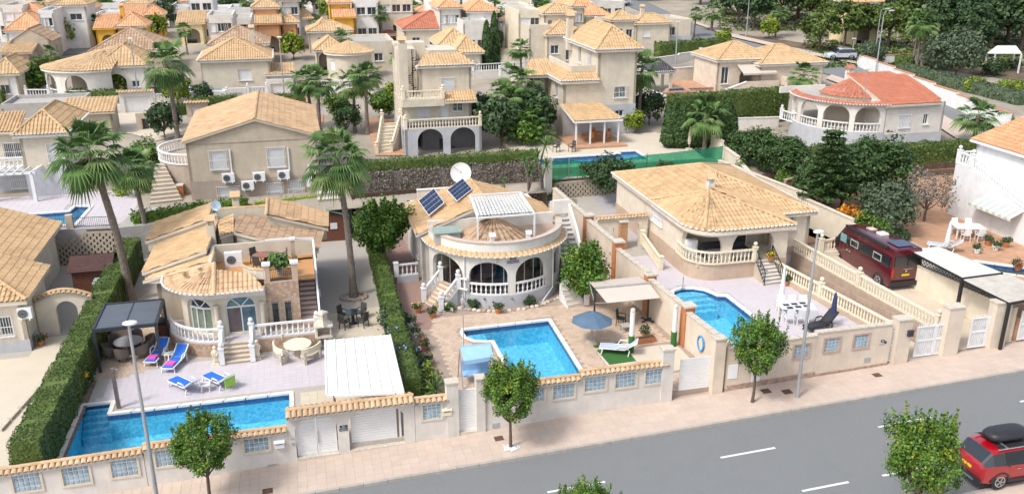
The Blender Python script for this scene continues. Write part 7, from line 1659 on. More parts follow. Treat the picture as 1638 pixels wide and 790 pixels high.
# ---- clipped hedges between the front gardens
hedge([(-11.95,34.95),(-11.8,46),(-11.65,61)],1.2,.28,2.0,'very long clipped hedge running back from the street at left',dens=300,ls=.06,jit=.03)
hedge([(4.35,36.9),(4.35,42),(4.5,50),(4.65,63)],.85,.4,1.75,'long clipped hedge between the carport and the red gravel garden',dens=300,ls=.06,jit=.035)
hedge([(3.6,65.3),(18.4,65.7)],.9,4.6,.95,'green ivy strip on top of the grey dry hedge behind the round villa',dens=120,jit=.12)
hedge([(3.6,65.0),(18.4,65.4)],.5,3.1,1.7,'dry grey brushwood hedge above the pierced retaining wall',leaf=LDRY,dens=170,ls=.12,jit=.06)
u,v,z=gnd(1068,232)
cyp=Proto(lambda:cypress(4.2,.62));ORD=['first','second','third']+[f'{i}th' for i in range(4,21)]+['21st','22nd','23rd','24th']
for i in range(15):
    f=i/14;x=1072+f*92;uu_,vv_=31.6+f*5.2,70-f*1.5
    cyp.put((uu_,vv_,4.0),i*1.1,ORD[i]+' cypress from the left in the tight green screen right of the upper pool','cypress screen by the upper pool',(1,1,.95+.1*math.sin(i*2.1)))
hedge([(34.5,76.5),(47.5,78.0)],1.4,4.0,3.3,'long high hedge below the low cream villa with awning',dens=70,ls=.12)
hedge([(40.5,61.5),(47,60.6),(58,60.4)],1.3,3.9,1.5,'hedge running right behind the white house stair',dens=80,ls=.12)
def hpx(x0,y0,x1,y1,w_,h,lb,**k):
    a=gnd(x0,y0);b=gnd(x1,y1);hedge([(a[0],a[1],0),(b[0],b[1],b[2]-a[2])],w_,a[2]-.3,h+.3,lb,dens=k.pop('dens',45),ls=k.pop('ls',.14),jit=.1,**k)
hpx(112,163,198,163,1.2,1.3,'low hedge in front of the semicircular arcade');hpx(28,132,75,120,1.6,2.2,'high dark hedge beside the house corner at far left');hpx(-5,168,72,132,1.4,1.5,'sloping hedge at the far left edge')
hpx(308,176,380,170,1.1,1.2,'hedge between balustrades right of the white arched door');hpx(430,172,487,168,1.2,1.3,'hedge behind the beige gabled roof');hpx(400,146,432,141,1.0,1.2,'clipped hedge under the magenta shrub')
hpx(1050,92,1150,84,1.6,1.9,'dark hedge below the rounded grey villa');hpx(375,152,432,142,1,1.3,'hedge right of the square villa');hpx(272,186,300,182,1,1.0,'small hedge beside the black garden gate')
hpx(1440,118,1638,168,2.0,1.2,'long low hedge behind the white boundary wall at right',leaf=LOL)
hpx(1385,98,1460,104,1.5,1.2,'short hedge at the corner of the white boundary wall')
hpx(790,100,800,60,1,1,'thin hedge behind the two slim cypresses');hpx(640,150,600,170,1,1.2,'hedge on the left of the three storey house')
for x,y,h,lb in((779,122,6.6,'left of the two slim dark cypresses'),(791,118,7.4,'right and taller of the two slim dark cypresses')):
    u,v,z=gnd(x,y);cyp.put((u,v,z),1,lb,'slim cypresses',(1.1,1.1,h/4.2))
# ---- conifers and shrubs right of the front villas
con=Proto(lambda:tree(name='conifer',h=5.6,r=1.7,leaf=LCY,n=6500,ls=.17,trunk=.5,nc=80,cr=.42,cat='tree'));con2=Proto(lambda:tree(name='conifer',h=5.2,r=2.0,leaf=LCY,n=5000,ls=.17,trunk=.5,nc=70,cr=.5,cat='tree'))
CON=[(1188,268,.8,'dark conifer at the left end of the row by the white villa'),(1213,275,.85,'second dark conifer right of the cream stepped wall'),(1238,282,.85,'third conifer beside the blue folded parasol'),(1262,294,.85,'fourth conifer in front of the round white arcade'),
 (1345,330,1.12,'big dark conifer behind the orange flowering bush'),(1378,322,1.1,'big conifer above the grey-green olive'),(1412,318,1.12,'dark conifer beside the bare branched shrub'),(1318,330,.95,'dark conifer right of the roof corner'),(1300,320,.8,'small conifer next to the norfolk pine')]
for i,(x,y,s,lb)in enumerate(CON):u,v=pix(x,y,3.0);(con if i%2 else con2).put((u,v,3.0),i*1.3,lb,'dark conifers right of the villas',(s*.95,s*.95,s*.78))
NP_=Proto(lambda:pine_araucaria(6.6));u,v=pix(1318,345,3.0);NP_.put((u,v,3.0),0,'norfolk pine with tiers of flat branches')
olive=Proto(lambda:tree(name='olive_tree',h=3.6,r=1.9,leaf=LOL,n=5200,ls=.15,trunk=.7,cr=.5));u,v=pix(1412,372,2.6);olive.put((u,v,2.6),0,'grey-green olive tree above the flower bank',None,.95)
dry=Proto(lambda:tree(name='bare_shrub',h=3.6,r=1.8,leaf=LDRY,n=1500,ls=.12,trunk=.8,cr=.4));u,v=pix(1478,352,2.7);dry.put((u,v,2.7),0,'greyish bare branched small tree beside the white house')
bsh={}
def BU(kind,leaf,r=(1,1,.8),n=1600,ls=.11,**k):
    key=kind
    if key not in bsh:bsh[key]=Proto(lambda:bush(r,leaf,n,ls,name='bush',**k))
    return bsh[key]
def bpx(kind,leaf,x,y,z,s,lb,rz=0,**k):
    if z is None:u,v,z=gnd(x,y)
    else:u,v=pix(x,y,z)
    o=BU(kind,leaf,**k).put((u,v,z),rz+x*.1,lb,None,s);return o
bpx('orange',LCY,1350,362,2.8,1.0,'bush covered in orange flowers behind the camper van',mats=[LCY,LFLO],split=-.2);bpx('orange',LCY,1366,366,2.8,.8,'smaller orange flowering bush right of the large one',mats=[LCY,LFLO],split=-.2)
bpx('green',LC,1385,392,2.6,1.25,'rounded bright green bush above the camper roof');bpx('green',LC,1362,380,2.5,.9,'bright green bush touching the orange flowers');bpx('dark',LDK,1440,385,2.6,.55,'small dark pot bush by the gravel path');bpx('white',LC,1312,345,2.6,.7,'pale green bush with white flowers at the roof corner',mats=[LC,LWF],split=.3)
bpx('dark',LDK,1405,400,2.5,.8,'dark straggly bush right of the camper');bpx('grey',LOL,1430,412,2.5,.9,'grey-green shrub behind the white carport roof')
bpx('green',LC,1250,305,3,.9,'green shrub below the conifers by the cream wall');bpx('green',LC,1285,330,2.8,1.0,'green shrub beside the villa roof edge');bpx('dark',LDK,978,300,3.3,1.6,'dark oleander in front of the green netting',r=(1.2,1,1.2));bpx('dark',LDK,950,290,3.3,1.1,'smaller dark oleander left of the large one')
bpx('green',LC,1180,287,3.4,.9,'green bush behind the villa roof near the cream wall');bpx('dark',LDK,1063,285,3.4,.9,'dark shrub in front of the green netting at right');bpx('yel',LYE,1098,282,3.4,.6,'yellow-green shrub in front of the green netting')
cit=Proto(lambda:tree(name='citrus_tree',h=3.1,r=1.35,leaf=LC,n=8000,ls=.11,trunk=.55,mats=[LC,LYE],split=.7));u,v=pix(935,487,.9);cit.put((u,v,.9),0,'leafy citrus tree between the outer stair and the beige canopy',None,1.08)
moll=Proto(lambda:tree(name='pepper_tree',h=4.2,r=1.6,leaf=LC,n=9000,ls=.12,trunk=1.5,cr=.45,nc=50));u,v=pix(612,437,.5);moll.put((u,v,.5),0,'full green tree between the hedge and the round porch villa',None,1.08)
bpx('dark',LDK,628,525,.9,.85,'dark shrub beside the clipped hedge left of the porch stairs');bpx('blue',LDK,652,590,.9,.85,'bush with pale blue flowers beside the carport',mats=[LDK,LPUR],split=.35);bpx('blue',LDK,640,560,.9,.8,'upper bush with blue flowers against the clipped hedge',mats=[LDK,LPUR],split=.35)
bpx('dark',LDK,625,500,.9,.6,'low dark shrub at the corner of the red gravel');bpx('redf',LC,676,620,.9,.8,'bright green bush with a red flower behind the short wall',mats=[LC,LYE],split=.1);yu=Proto(lambda:yucca(.5,1,.9));u,v=pix(697,638,.9);yu.put((u,v,.9),0,'dark sago palm behind the short tiled wall')
yu2=Proto(lambda:yucca(2.6,3,.75));
for x,y,z,s,lb in((868,300,3.2,1.25,'tall multi-headed yucca beside the pale pier'),(845,305,3.2,.9,'yucca at the left end of the netting'),(880,335,1.2,.8,'spiky yucca clump above the villa roof corner'),(805,312,3.2,.45,'small yucca on the pierced wall')):u,v=pix(x,y,z);yu2.put((u,v,z),x,lb,'yuccas behind the round villa',s)
for x,y,z,s,lb in((905,345,2.2,.7,'leafy oleander behind the white stair wall'),(915,340,2.2,.6,'second oleander behind the white stair wall')):bpx('green',LC,x,y,z,s,lb)
bpx('cit',LYE,222,345,1.0,1.5,'yellow-green citrus bush left of the wide steps',r=(1.1,1,1.2),n=2200);bpx('dark',LC,250,300,2.8,1.4,'tall green bush beside the wide steps');bpx('green',LC,235,262,4.0,1.3,'green bush with red blooms at the garden gate')
hedge([(-11.6,62.5),(-8,63.6),(-4.0,64.6)],.7,2.3,1.2,'loose ivy along the ledge below the beige gabled house',leaf=LC,dens=80,ls=.13,jit=.16);hedge([(-3.5,64.9),(1,65.5)],.35,2.4,.7,'sparse vine on the fence below the beige gable',leaf=LYE,dens=40,jit=.2)
bpx('dark',LDK,118,400,.3,.7,'bush behind the brown garden shed');bpx('green',LC,160,395,.3,.5,'small bush at the corner of the brown shed')
# ---- gardens between the back houses
gt_=Proto(lambda:tree(name='garden_tree',h=4.6,r=2.0,leaf=LDK,n=2600,ls=.26,trunk=.9,cr=.55,nc=40));gt2=Proto(lambda:tree(name='garden_tree',h=4.2,r=1.9,leaf=LC,n=2400,ls=.26,trunk=.8,cr=.55,nc=36));gt3=Proto(lambda:tree(name='garden_tree',h=4.0,r=1.7,leaf=LYE,n=2000,ls=.26,trunk=.8,cr=.5,nc=30))
GT=[(103,78,2,1.0,'round bright tree behind the fan roofed villa'),(122,62,0,.9,'dark tree beside the yellow villa'),(170,28,1,.9,'round tree behind the white long house'),(186,20,0,.8,'dark tree left of the second yellow villa'),(200,150,2,1.0,'yellow-green tree by the tiled gazebo'),(265,45,0,.9,'dark trees right of the second yellow villa'),(253,62,2,.9,'yellow-green tree left of the light yellow villa'),(280,30,0,1.1,'grey-green tree above the light yellow villa'),
 (304,20,1,.8,'tree near the white flat block'),(368,30,0,.9,'dark tree left of the orange house'),(483,26,0,1.4,'very dark tall tree right of the orange house'),(470,44,1,1.0,'broad tree right of the orange house'),(505,20,0,1.2,'dark tree left of the yellow two storey house'),(525,32,2,.9,'bright bush tree in front of the yellow two storey house'),(608,40,0,1.3,'dark trees right of the yellow house'),(624,34,1,1.1,'tree left of the domed canopy'),(604,52,2,.8,'bright bush tree by the domed canopy'),
 (452,66,1,1.0,'green tree behind the lamp post'),(470,96,2,.9,'yellow topped tree beside the lamp post'),(440,78,0,1.0,'dark tree left of the lamp post'),(540,190,1,.6,'green garden tree left of the three storey house'),(612,190,1,.6,'green tree by the staircase of the three storey house'),(555,215,0,.6,'dark shrub tree under the twin palms'),(632,175,2,.7,'small light tree beside the cream staircase'),
 (775,205,0,.7,'dark shrub tree right of the three storey house'),(800,238,0,.95,'dense dark tree between the tall houses'),(835,238,1,.8,'green tree in front of the tall corner house'),(850,225,0,1.0,'shrubby tree beside the upper pool'),(1010,215,2,.6,'yellow-green tree right of the garden canopy'),(1038,200,0,.7,'dark tree between the tall house and the cypress screen'),(1000,170,1,.8,'small tree behind the garden canopy'),
 (1010,66,3,.75,'row of bright conical shrubs before the turret villa'),(1157,80,3,.7,'round yellow bush by the road corner'),(865,30,0,.8,'tree beside the small tiled house'),(838,12,0,1.1,'dark tree left of the long low house'),(720,30,1,1.0,'tree behind the red roofed villa'),(750,40,0,1.0,'dark tree right of the red roofed villa'),(690,14,1,1.2,'tree above the red roofed villa'),(670,6,0,1.2,'dark tree far above the yellow house'),
 (380,14,0,1.0,'far dark tree by the white terraces'),(420,4,1,1.0,'far tree above the orange house'),(540,-2,0,1.1,'far dark tree above the yellow two storey house'),(640,-4,1,1.2,'far green tree near the top edge'),(90,4,0,.9,'far tree at the upper left'),(230,2,1,.8,'far small tree left of centre top'),(50,150,1,.8,'shaggy tree beside the left house corner'),(325,168,0,.5,'dark tree left of the palm by the gable'),(264,222,0,.7,'round dark bush tree beside the black gate'),(285,170,2,.8,'light tree by the white arched door')]
for i,(x,y,k,s,lb)in enumerate(GT):u,v,z=gnd(x,y);(gt_,gt2,gt3,gt3)[k].put((u,v,z),i,lb,'garden trees between the houses',s)
# ---- wooded hill at the upper right
pin=Proto(lambda:tree(name='pine_tree',h=6.0,r=3.0,leaf=LPINE,n=4200,ls=.30,trunk=2.3,cr=.55,nc=46,tr=.16));pin2=Proto(lambda:tree(name='pine_tree',h=8.5,r=3.4,leaf=LDK,n=4200,ls=.34,trunk=2.2,cr=.7,nc=46,tr=.2));pin3=Proto(lambda:tree(name='broad_tree',h=7,r=3.2,leaf=LPINE,n=4200,ls=.34,trunk=1.5,cr=.7,nc=46,mats=[LPINE,LDK],split=.1,tr=.2))
WD=[]
for x,y,k,s in((1310,82,0,.9),(1350,76,0,1.0),(1386,74,0,.95),(1420,76,0,1.0),(1330,62,0,1.0),(1230,62,3,.8),(1205,48,1,.9),(1180,40,1,1.0),(1160,26,1,1.1),(1190,22,2,1.1),(1215,20,1,1.2),(1250,40,1,1.2),(1275,30,1,1.3),(1295,42,0,1.1),(1300,14,2,1.2),(1330,24,2,1.2),(1350,36,2,1.1),(1430,40,1,1.2),(1455,24,2,1.3),(1480,60,2,1.1),(1500,36,1,1.3),(1530,70,1,1.1),(1560,50,2,1.3),(1585,76,1,1.1),(1610,66,2,1.2),(1632,82,1,1.1),(1600,30,1,1.4),(1640,40,1,1.3),(1120,8,1,1.0),(1080,0,2,1.1),(1040,-4,1,1.1),(1500,8,2,1.5),(1560,10,1,1.5),(1440,0,1,1.5),(1390,-2,2,1.2),(1250,0,2,1.4),(1200,-4,1,1.4),(1140,-6,2,1.2),(1350,-5,1,1.4),(1630,5,2,1.5),(1310,0,1,1.3),(980,-6,2,1),(1020,2,1,.9),(1505,82,1,.9),(1548,92,1,.8)):WD.append((x,y,k,s))
WD.sort();kc={}
for i,(x,y,k,s)in enumerate(WD):
    kc[k]=kc.get(k,-1)+1
    u,v,z=gnd(x,y+(0));lb={0:'yellow-green umbrella pine on the dry slope above the silver car',1:'dark pine of the wooded hill at the upper right',2:'mixed green broad tree of the wooded hill at the upper right',3:'small olive coloured tree at the road bend'}[k];lb+=f', {ORD[kc[k]]} from the left' if k!=3 else ''
    (pin,pin2,pin3,gt3)[k].put((u,v,z),i*1.7,lb,['umbrella pines above the silver car','dark pines of the wooded hill','broad trees of the wooded hill','tree at the bend'][k],s)
gr=Proto(lambda:tree(name='garden_tree',h=4.4,r=2.4,leaf=LOL,n=4200,ls=.2,trunk=.8,cr=.6));
for x,y,s,lb in((1528,122,1.2,'rounded grey-green tree behind the white boundary wall'),(1500,112,.9,'smaller grey-green tree left of the rounded one'),(1392,108,.7,'grey shrub tree by the wall corner')):u,v,z=gnd(x,y);gr.put((u,v,z),x,lb,'grey-green trees behind the white wall',s)
for x,y,s,lb in((1558,148,.9,'yellow-green bush left of the white garden pergola'),(1588,122,1.0,'dark bush under the white pergola'),(1600,150,.9,'yellow bush at the pergola foot'),(1628,150,.8,'yellow bush at the far right edge')):bpx('yel' if 'yellow' in lb else 'dark',LYE,x,y,None,s*1.3,lb)
bpx('green',LC,1610,205,3.6,.8,'green plants behind the white gate at right')
pts=[]
for i in range(5200):
    x,y=rnd.uniform(1150,1638),rnd.uniform(-5,110);
    if x<1290 and y>50:continue
    u,v,z=gnd(x,y);pts.append((u,v,z+.1))
pp=np.array([tuple(uvw(*p))for p in pts]);pp=np.concatenate([pp+rs.normal(0,.35,pp.shape)*np.array([1,1,.15])for _ in range(5)]);o=leafobj('scrub',LPINE,pp,np.tile([0,0,1.],(len(pp),1)),.3);o['kind']='stuff'
# ================================================================ LEFT NEIGHBOURS
h0=thing('villa','cream villa with sand roof cut by the left edge, next to the arched garden wall','house',(-17,50,.28))
LC0=stucco('light_cream',(.70,.62,.52));u1_,u0_=-15.15,-30
block(h0,u0_,u1_,48.4,53.2,.2,3.35,LC0,f=[(onv(2,525,48.4)[0]-.1,1.1,1.3,1.1,'window','g')]);block(h0,u0_,-16.4,53.2,61.5,.2,3.35,LC0,r=[(56.4,.1,.9,2.1,'door')])
m=MB();m.bb(u0_,u1_+.03,48.36,48.4,.2,.95);m.bb(u1_,u1_+.03,48.4,53,.2,.95);m.build('plinth',GREYW,h0)
rp=[(-13.9+-.6,48.0,3.4),(-14.5-.0,53.6,3.4)]
mb=MB();tiles(mb,[(-14.75,48.0,3.4),(-14.75,53.4,3.4),(-19.5,53.4,5.1),(-19.5,48.0+4.7,5.1)],.26,.42,fine=2);tiles(mb,[(-32,48.0,3.4),(-14.75,48.0,3.4),(-19.5,52.7,5.1),(-32,52.7,5.1)],.26,.42,fine=2)
tiles(mb,[(-15.9,53.3,3.42),(-15.9,62,3.42),(-21,62,5.25),(-21,53.3,5.25)],.26,.42,fine=2);ridge(mb,(-14.75,48,3.46),(-19.5,52.7,5.16));mb.build('roof',TS,h0)
m=MB();m.bb(-32,-14.8,48.05,53.35,3.15,3.38);m.bb(-32,-15.95,53.35,61.9,3.15,3.38);m.build('eaves',LC0,h0)
wa=thing('garden_wall','curved cream garden wall with an arched opening and scalloped tile cap','garden wall',(-14,51,.28));a,b=(-15.1,50.2),(-12.1,50.2);m=MB()
zf_=lambda s:2.35+.45*math.sin(math.pi*min(1,s/3.0));wallpath(m,[a,b],.1,3,[(1.05,2.15,.1,1.75,2.3)],.25,lambda s:zf_(s)+.05);m.build('wall',LC0,wa)
for i in range(12):s0,s1=3*i/12,3*(i+1)/12;captiles(wa,(a[0]+s0,50.32,zf_(s0)+.02),(a[0]+s1,50.32,zf_(s1)+.02),.45,TS,pitch=.25)
acunit((-15.0,48.15,2.35),0,label='air conditioner under the roof corner of the left edge villa',w_=.7,h=.6)
sh=thing('garden_shed','brown wooden garden shed with dark red shingle roof','shed',(-13.4,56,.3));m=MB();m.bb(-14.3,-12.1,55.5,57.9,.25,2.2);m.build('wall',WOOD,sh);k_=9
for i in range(k_):
    z0_,z1_=2.15+.6*i/k_,2.15+.6*(i+1)/k_;y0_,y1_=55.3+1.45*i/k_,55.3+1.45*(i+1)/k_;m=MB();m.add([(-14.5,y0_,z0_),(-11.9,y0_,z0_),(-11.9,y1_,z1_-.03),(-14.5,y1_,z1_-.03),(-14.5,y0_,z0_-.06),(-11.9,y0_,z0_-.06)],[(0,1,2,3),(4,5,1,0)]);m.build('shingle_course',RED,sh)
m=MB();m.add([(-14.5,56.75,2.75),(-11.9,56.75,2.75),(-11.9,58.2,2.15),(-14.5,58.2,2.15),(-14.3,55.5,2.19),(-14.3,57.9,2.19),(-14.3,56.75,2.72),(-12.1,55.5,2.19),(-12.1,57.9,2.19),(-12.1,56.75,2.72)],[(0,1,2,3),(4,5,6),(7,9,8)]);m.build('rear_roof',RED,sh)
t=thing('garden_cabinet','grey garden cabinet with curved green lid beside the brown shed','cabinet',(-12.3,54.8,.3));m=MB();m.bb(-12.9,-11.95,54.3,55.2,.28,1.6);m.build('body',CONC,t);m=MB();m.lathe((0,0,0),[(.01,0)],3);m=MB();m.prism([(-12.95,54.25),(-11.9,54.25),(-11.9,55.25),(-12.95,55.25)],1.6,1.68);m.box((-12.42,54.75,1.72),(.95,.6,.1));m.build('lid',GREENR,t)
m=MB();m.prism([(-26,34.7),(-12.2,34.7),(-12.2,50),(-14.9,50),(-15.1,47.6),(-26,47.6)],.1,.292,side=False);m.build('beige_paving',BEIGT,at0(bpy.data.objects['terrace']))
t=thing('low_kerb','low pale kerb with stepped ends crossing the left edge garden','kerb',(-14,44,.3));m=MB();a,b=pix(110,567,.3),pix(0,690,.3);
n_=8
for i in range(n_):p,q=Vector(a).lerp(Vector(b),i/n_+.01),Vector(a).lerp(Vector(b),(i+1)/n_);m=MB();m.bar((p.x,p.y,.36),(q.x,q.y,.36),.2,.16);m.build('kerb_stone',STONE,t)
sh2=thing('garden_shed','dark brown shed with green roof at the back of the left villa garden','shed',(1.6,60,.35));u,v=pix(528,386,.35);m=MB();m.bb(u-1.6,u+1.3,v,v+2.4,.3,2.3);m.build('wall',WOOD,sh2)
m=MB();m.add([(u-1.8,v-.25,2.25),(u-.15,v-.25,2.85),(u+1.5,v-.25,2.25),(u-1.8,v+2.6,2.25),(u-.15,v+2.6,2.85),(u+1.5,v+2.6,2.25)],[(0,3,4,1),(1,4,5,2)]);m.build('roof',GREENR,sh2);m=MB();m.add([(u-1.6,v-.01,2.3),(u+1.3,v-.01,2.3),(u-.15,v-.01,2.78)],[(0,1,2)]);m.bb(u-.55,u-.05,v-.04,v,1.3,1.75);m.build('gable',RED,sh2);m=MB();m.bb(u+.1,u+.6,v-.05,v,1.3,1.75);m.build('window',SHUT,sh2)
he_=thing('house','grey and cream house with awning behind the far left pool','house',(-18,71,2.8));vE=71.2;ue1=ux(112,vE,5);ue0=ux(-40,vE,5);uem=ux(40,vE,5);zE2=topz(-17,vE,212);zp_=topz(-17,vE,268)
block(he_,uem,ue1,vE,vE+7,2.0,zE2,CREAM,f=[(ux(92,vE,6),zp_-2+.45,1.3,1.4,'shutter','g'),(ux(107,vE,4),.85,.8,2.1,'dark','g')]);block(he_,ue0,uem,vE+1.5,vE+7,2.0,zE2-.1,CREAM,f=[(ux(25,vE+1.5,6),zp_-2+.5,1.6,1.3,'window','g'),(ux(32,vE,4),1.2,2.1,1.3,'shutter','g')])
m=MB();m.bb(uem-.02,ue1+.03,vE-.03,vE,2.0,zp_);m.bb(ue0,uem-.02,vE+1.46,vE+1.5,2,zp_);m.build('plinth',GREYW,he_);roof_hip(he_,uem,ue1,vE,vE+7,zE2,1.5,TS,2,.4,.27);slope(he_,[(ue0,vE+1.1,zE2),(uem-.3,vE+1.1,zE2),(uem-.3,vE+4,zE2+1),(ue0,vE+4,zE2+1)],TS,2)
m=MB();m.bb(ue0,uem,vE+.2,vE+1.5,zp_-.1,zp_+.08);m.build('balcony',PW,he_);balustrade(he_,[(ue0+1,vE+.3,zp_+.08),(uem,vE+.3,zp_+.08)],BALW,(),.9,.27,n=6)
t=thing('pergola','white pergola standing on the far left pool terrace','pergola',(-19,69.5,2.8));
for x,y in((58,322),(-5,322)):u,v=pix(x,y,2.82);m=MB();m.bb(u-.12,u+.12,v-.12,v+.12,2.8,5.0);m.build('post',PW,t)
u,v=pix(58,322,2.8);m=MB()
for i in range(10):m.bar((u-.6*i,v-.3,5.05),(u-.6*i+.4,vE+1,5.25),.08)
m.build('slats',PW,t,kind='stuff');m=MB();m.bar((u-8,v,5.0),(u+.3,v,5.0),.16);m.bar((u,v,5.0),(u+.5,vE,5.2),.12);m.build('beam',PW,t)
bh('flat roofed grey annex with tiled apron behind the far left pool house',[(0,166,128,3.0,5,dict(roof='flat',wall=CONC)),(102,180,178,2.3,3,dict(v=-2.5,roof='shed',rh=.9,tile=TS,wall=BEIGE))])
# ---- garden walls, gates and balustrades between the back houses
def wpx(lb,x0,y0,x1,y1,h,mat=OFFW,cope=None,t_=.22,name='boundary_wall',cat='boundary wall'):
    a=gnd(x0,y0);b=gnd(x1,y1);t=thing(name,lb,cat,a);n=max(1,int(math.hypot(b[0]-a[0],b[1]-a[1])/4))
    for i in range(n):
        f,g_=i/n,(i+1)/n;p=[a[k]+(b[k]-a[k])*f for k in range(3)];q=[a[k]+(b[k]-a[k])*g_ for k in range(3)];m=MB();wallpath(m,[p[:2],q[:2]],p[2]-.6,(p[2]+q[2])/2+h,(),t_);m.build('wall',mat,t);d=Vector((q[0]-p[0],q[1]-p[1])).normalized();o_=Vector((-d.y,d.x))*t_/2
        m=MB();zz=(p[2]+q[2])/2+h+.03;m.bar((p[0]+o_.x,p[1]+o_.y,zz),(q[0]+o_.x,q[1]+o_.y,zz),t_+.1,.07);m.build('coping',cope or mat,t)
def bpxl(lb,x0,y0,x1,y1,base=.5,mat=BALW,wall=OFFW):
    a=gnd(x0,y0);b=gnd(x1,y1);t=thing('balustrade',lb,'balustrade',a);m=MB();wallpath(m,[a[:2],b[:2]],min(a[2],b[2])-.8,max(a[2],b[2])+base,(),.2);m.build('base_wall',wall,t);z=max(a[2],b[2])+base;balustrade(t,[(a[0],a[1]+.1,z),(b[0],b[1]+.1,z)],mat,(0,1),.85,.3,single=False)
TCOP=M('terracotta_coping',(.55,.24,.13),.85,.12,4)
wpx('white boundary wall with orange coping curving down beside the upper road',1372,108,1610,212,1.7,WHITE,TCOP);wpx('short white wall with orange coping at the road corner',1372,106,1490,100,1.2,WHITE,TCOP)
wpx('pale stepped wall right of the turret villa hedge',1050,108,1152,88,1.1,OFFW);wpx('cream court wall between the dark gazebo and the awning villa',1072,128,1148,122,1.3,PEACH,PW);wpx('grey wall with white coping beside the small court pool',1028,158,1072,180,1.3,OFFW,PW);wpx('low brown brick bed in the terracotta court',1090,148,1140,146,.4,CLAD)
wpx('pale wall above the white house hedge',1150,208,1245,204,1.0,OFFW);wpx('stone wall beside the blue folded parasol',1255,312,1300,300,1.1,CLAD)
bpxl('white balustrade left of the fan roofed villa',44,163,80,163);bpxl('white balustrade left of the white garage gate',128,177,196,177);bpxl('white balustrade right of the white garage gate by the blue pool',248,172,365,166);bpxl('white balustrade left of the white gate piers',398,160,428,158);bpxl('white balustrade behind the pair of palms',490,150,590,146);bpxl('white balustrade right of the three storey house',757,128,838,122,.9);bpxl('white balustrade in front of the red roofed villa',685,72,776,64);bpxl('white balustrade at the raised terrace below the tall villa',830,92,886,92,1.0);bpxl('thin white balustrade near the second slim cypress',800,130,850,126,.5)
def gateh(lb,x0,x1,ytop,ybase,tile=True,gm='garage',col=OFFW):
    u0,v0,z=gnd(x0,ybase);u1=ux(x1,v0,z+1);zt=topz(u0,v0,ytop);t=thing('gateway',lb,'gateway',(u0,v0,z));wd=u1-u0;m=MB();wallpath(m,[(u0,v0),(u1,v0)],z-.6,zt,[(.45,wd-.45,z,zt-.5,zt-.5)],.3);m.build('wall',col,t);winfill(t,(u0,v0),(u1,v0),.45,wd-.45,z,zt-.5,gm,.15)
    if tile:mb=MB();tiles(mb,[(u0-.2,v0-.3,zt),(u1+.2,v0-.3,zt),(u1+.2,v0+.2,zt+.15),(u0-.2,v0+.2,zt+.15)],.3,.4,fine=2);mb.build('roof_tiles',TS,t)
gateh('white garage gate under a tiled lintel in front of the brown gazebo',194,246,148,182);gateh('black metal gate between grey piers at the end of the path',220,257,182,209,False,'dark',BEIGE);gateh('white arched entrance door beside the square villa',366,394,142,162,False,'door');gateh('grey gate pier pair with white panel by the tall palm',300,332,165,188,True,'garage',BEIGE);gateh('white double gate with fan tops left of the pair of palms',428,470,128,156,False,'door');gateh('low wall with white garage shutter below the pair of palms',500,530,158,186,False,'garage',CREAM)
def gaz(lb,x0,x1,ye,yb,mat,rh=1.2,wl=CREAM):
    u0,v0,z=gnd(x0,yb);u1=ux(x1,v0,z+2);zt=topz(u0,v0,ye);t=thing('gazebo',lb,'gazebo',(u0,v0,z));d=u1-u0;roof_hip(t,u0+.2,u1-.2,v0,v0+d*.8,zt,rh,mat,1,.3,.3)
    for a in(u0+.3,u1-.3):
        for b in(v0+.1,v0+d*.8-.1):m=MB();m.bb(a-.14,a+.14,b-.14,b+.14,z-.3,zt-.1);m.build('post',wl,t)
gaz('gazebo with brown tiled roof beside the fan roofed villa',205,262,137,152,TB,1.1);gaz('dark slate roofed gazebo in the terracotta court',1035,1078,116,150,M('roof_tile_slate',(.06,.06,.065),.7,.2,4,cell=((.035,.035,.04),(.08,.08,.085))),1.3);gaz('red canopy gazebo left of the red roofed villa',607,640,56,66,TR,.5)
bh('small shelter with tiled roof and white gate at the lamp post',[(427,118,468,2.4,3,dict(roof='shed',rh=.8,tile=TS,wall=OFFW))])
t=thing('pergola','white garden pergola among the bushes at the right edge','pergola',gnd(1575,112));z=gnd(1575,112)[2];C_=[gnd(x,y)[:2]for x,y in((1573,118),(1628,118),(1620,100),(1590,100))]
for c in C_:m=MB();m.bar(c+(z-.2,),c+(z+2.3,),.15);m.build('post',PW,t)
m=MB();m.prism(C_,z+2.3,z+2.42);m.build('roof',PW,t)
def fpx(name,pts,mat,dz=.06,kind='structure'):
    P_=[gnd(x,y)for x,y in pts];m=MB();m.add([(p[0],p[1],ter(p[0],p[1])+dz)for p in P_],[tuple(range(len(P_)))]);return m.build(name,mat,None,kind=kind)
def strip(name,L_,Rr,mat,dz):
    P_=[gnd(*p)for p in L_];Q_=[gnd(*p)for p in Rr];m=MB()
    for i in range(len(P_)-1):
        for k in range(6):
            f,g_=k/6,(k+1)/6;c=[Vector(P_[i]).lerp(Vector(P_[i+1]),f),Vector(P_[i]).lerp(Vector(P_[i+1]),g_),Vector(Q_[i]).lerp(Vector(Q_[i+1]),g_),Vector(Q_[i]).lerp(Vector(Q_[i+1]),f)];m.add([(p.x,p.y,ter(p.x,p.y)+dz)for p in c],[(3,2,1,0)])
    return struct(m,name,mat)
strip('road',[(1010,-8),(1110,40),(1168,62),(1290,90),(1372,106),(1500,150),(1660,235)],[(960,-8),(1060,34),(1150,76),(1240,100),(1330,122),(1450,165),(1600,240)],ASPH,.10);strip('pavement',[(1110,36),(1170,56),(1292,84),(1374,102)],[(1112,40),(1169,61),(1290,89),(1372,105)],PAVE,.2)
strip('pavement',[(1330,122),(1420,152),(1500,182),(1600,240)],[(1320,128),(1405,160),(1480,192),(1560,245)],PAVE,.2)
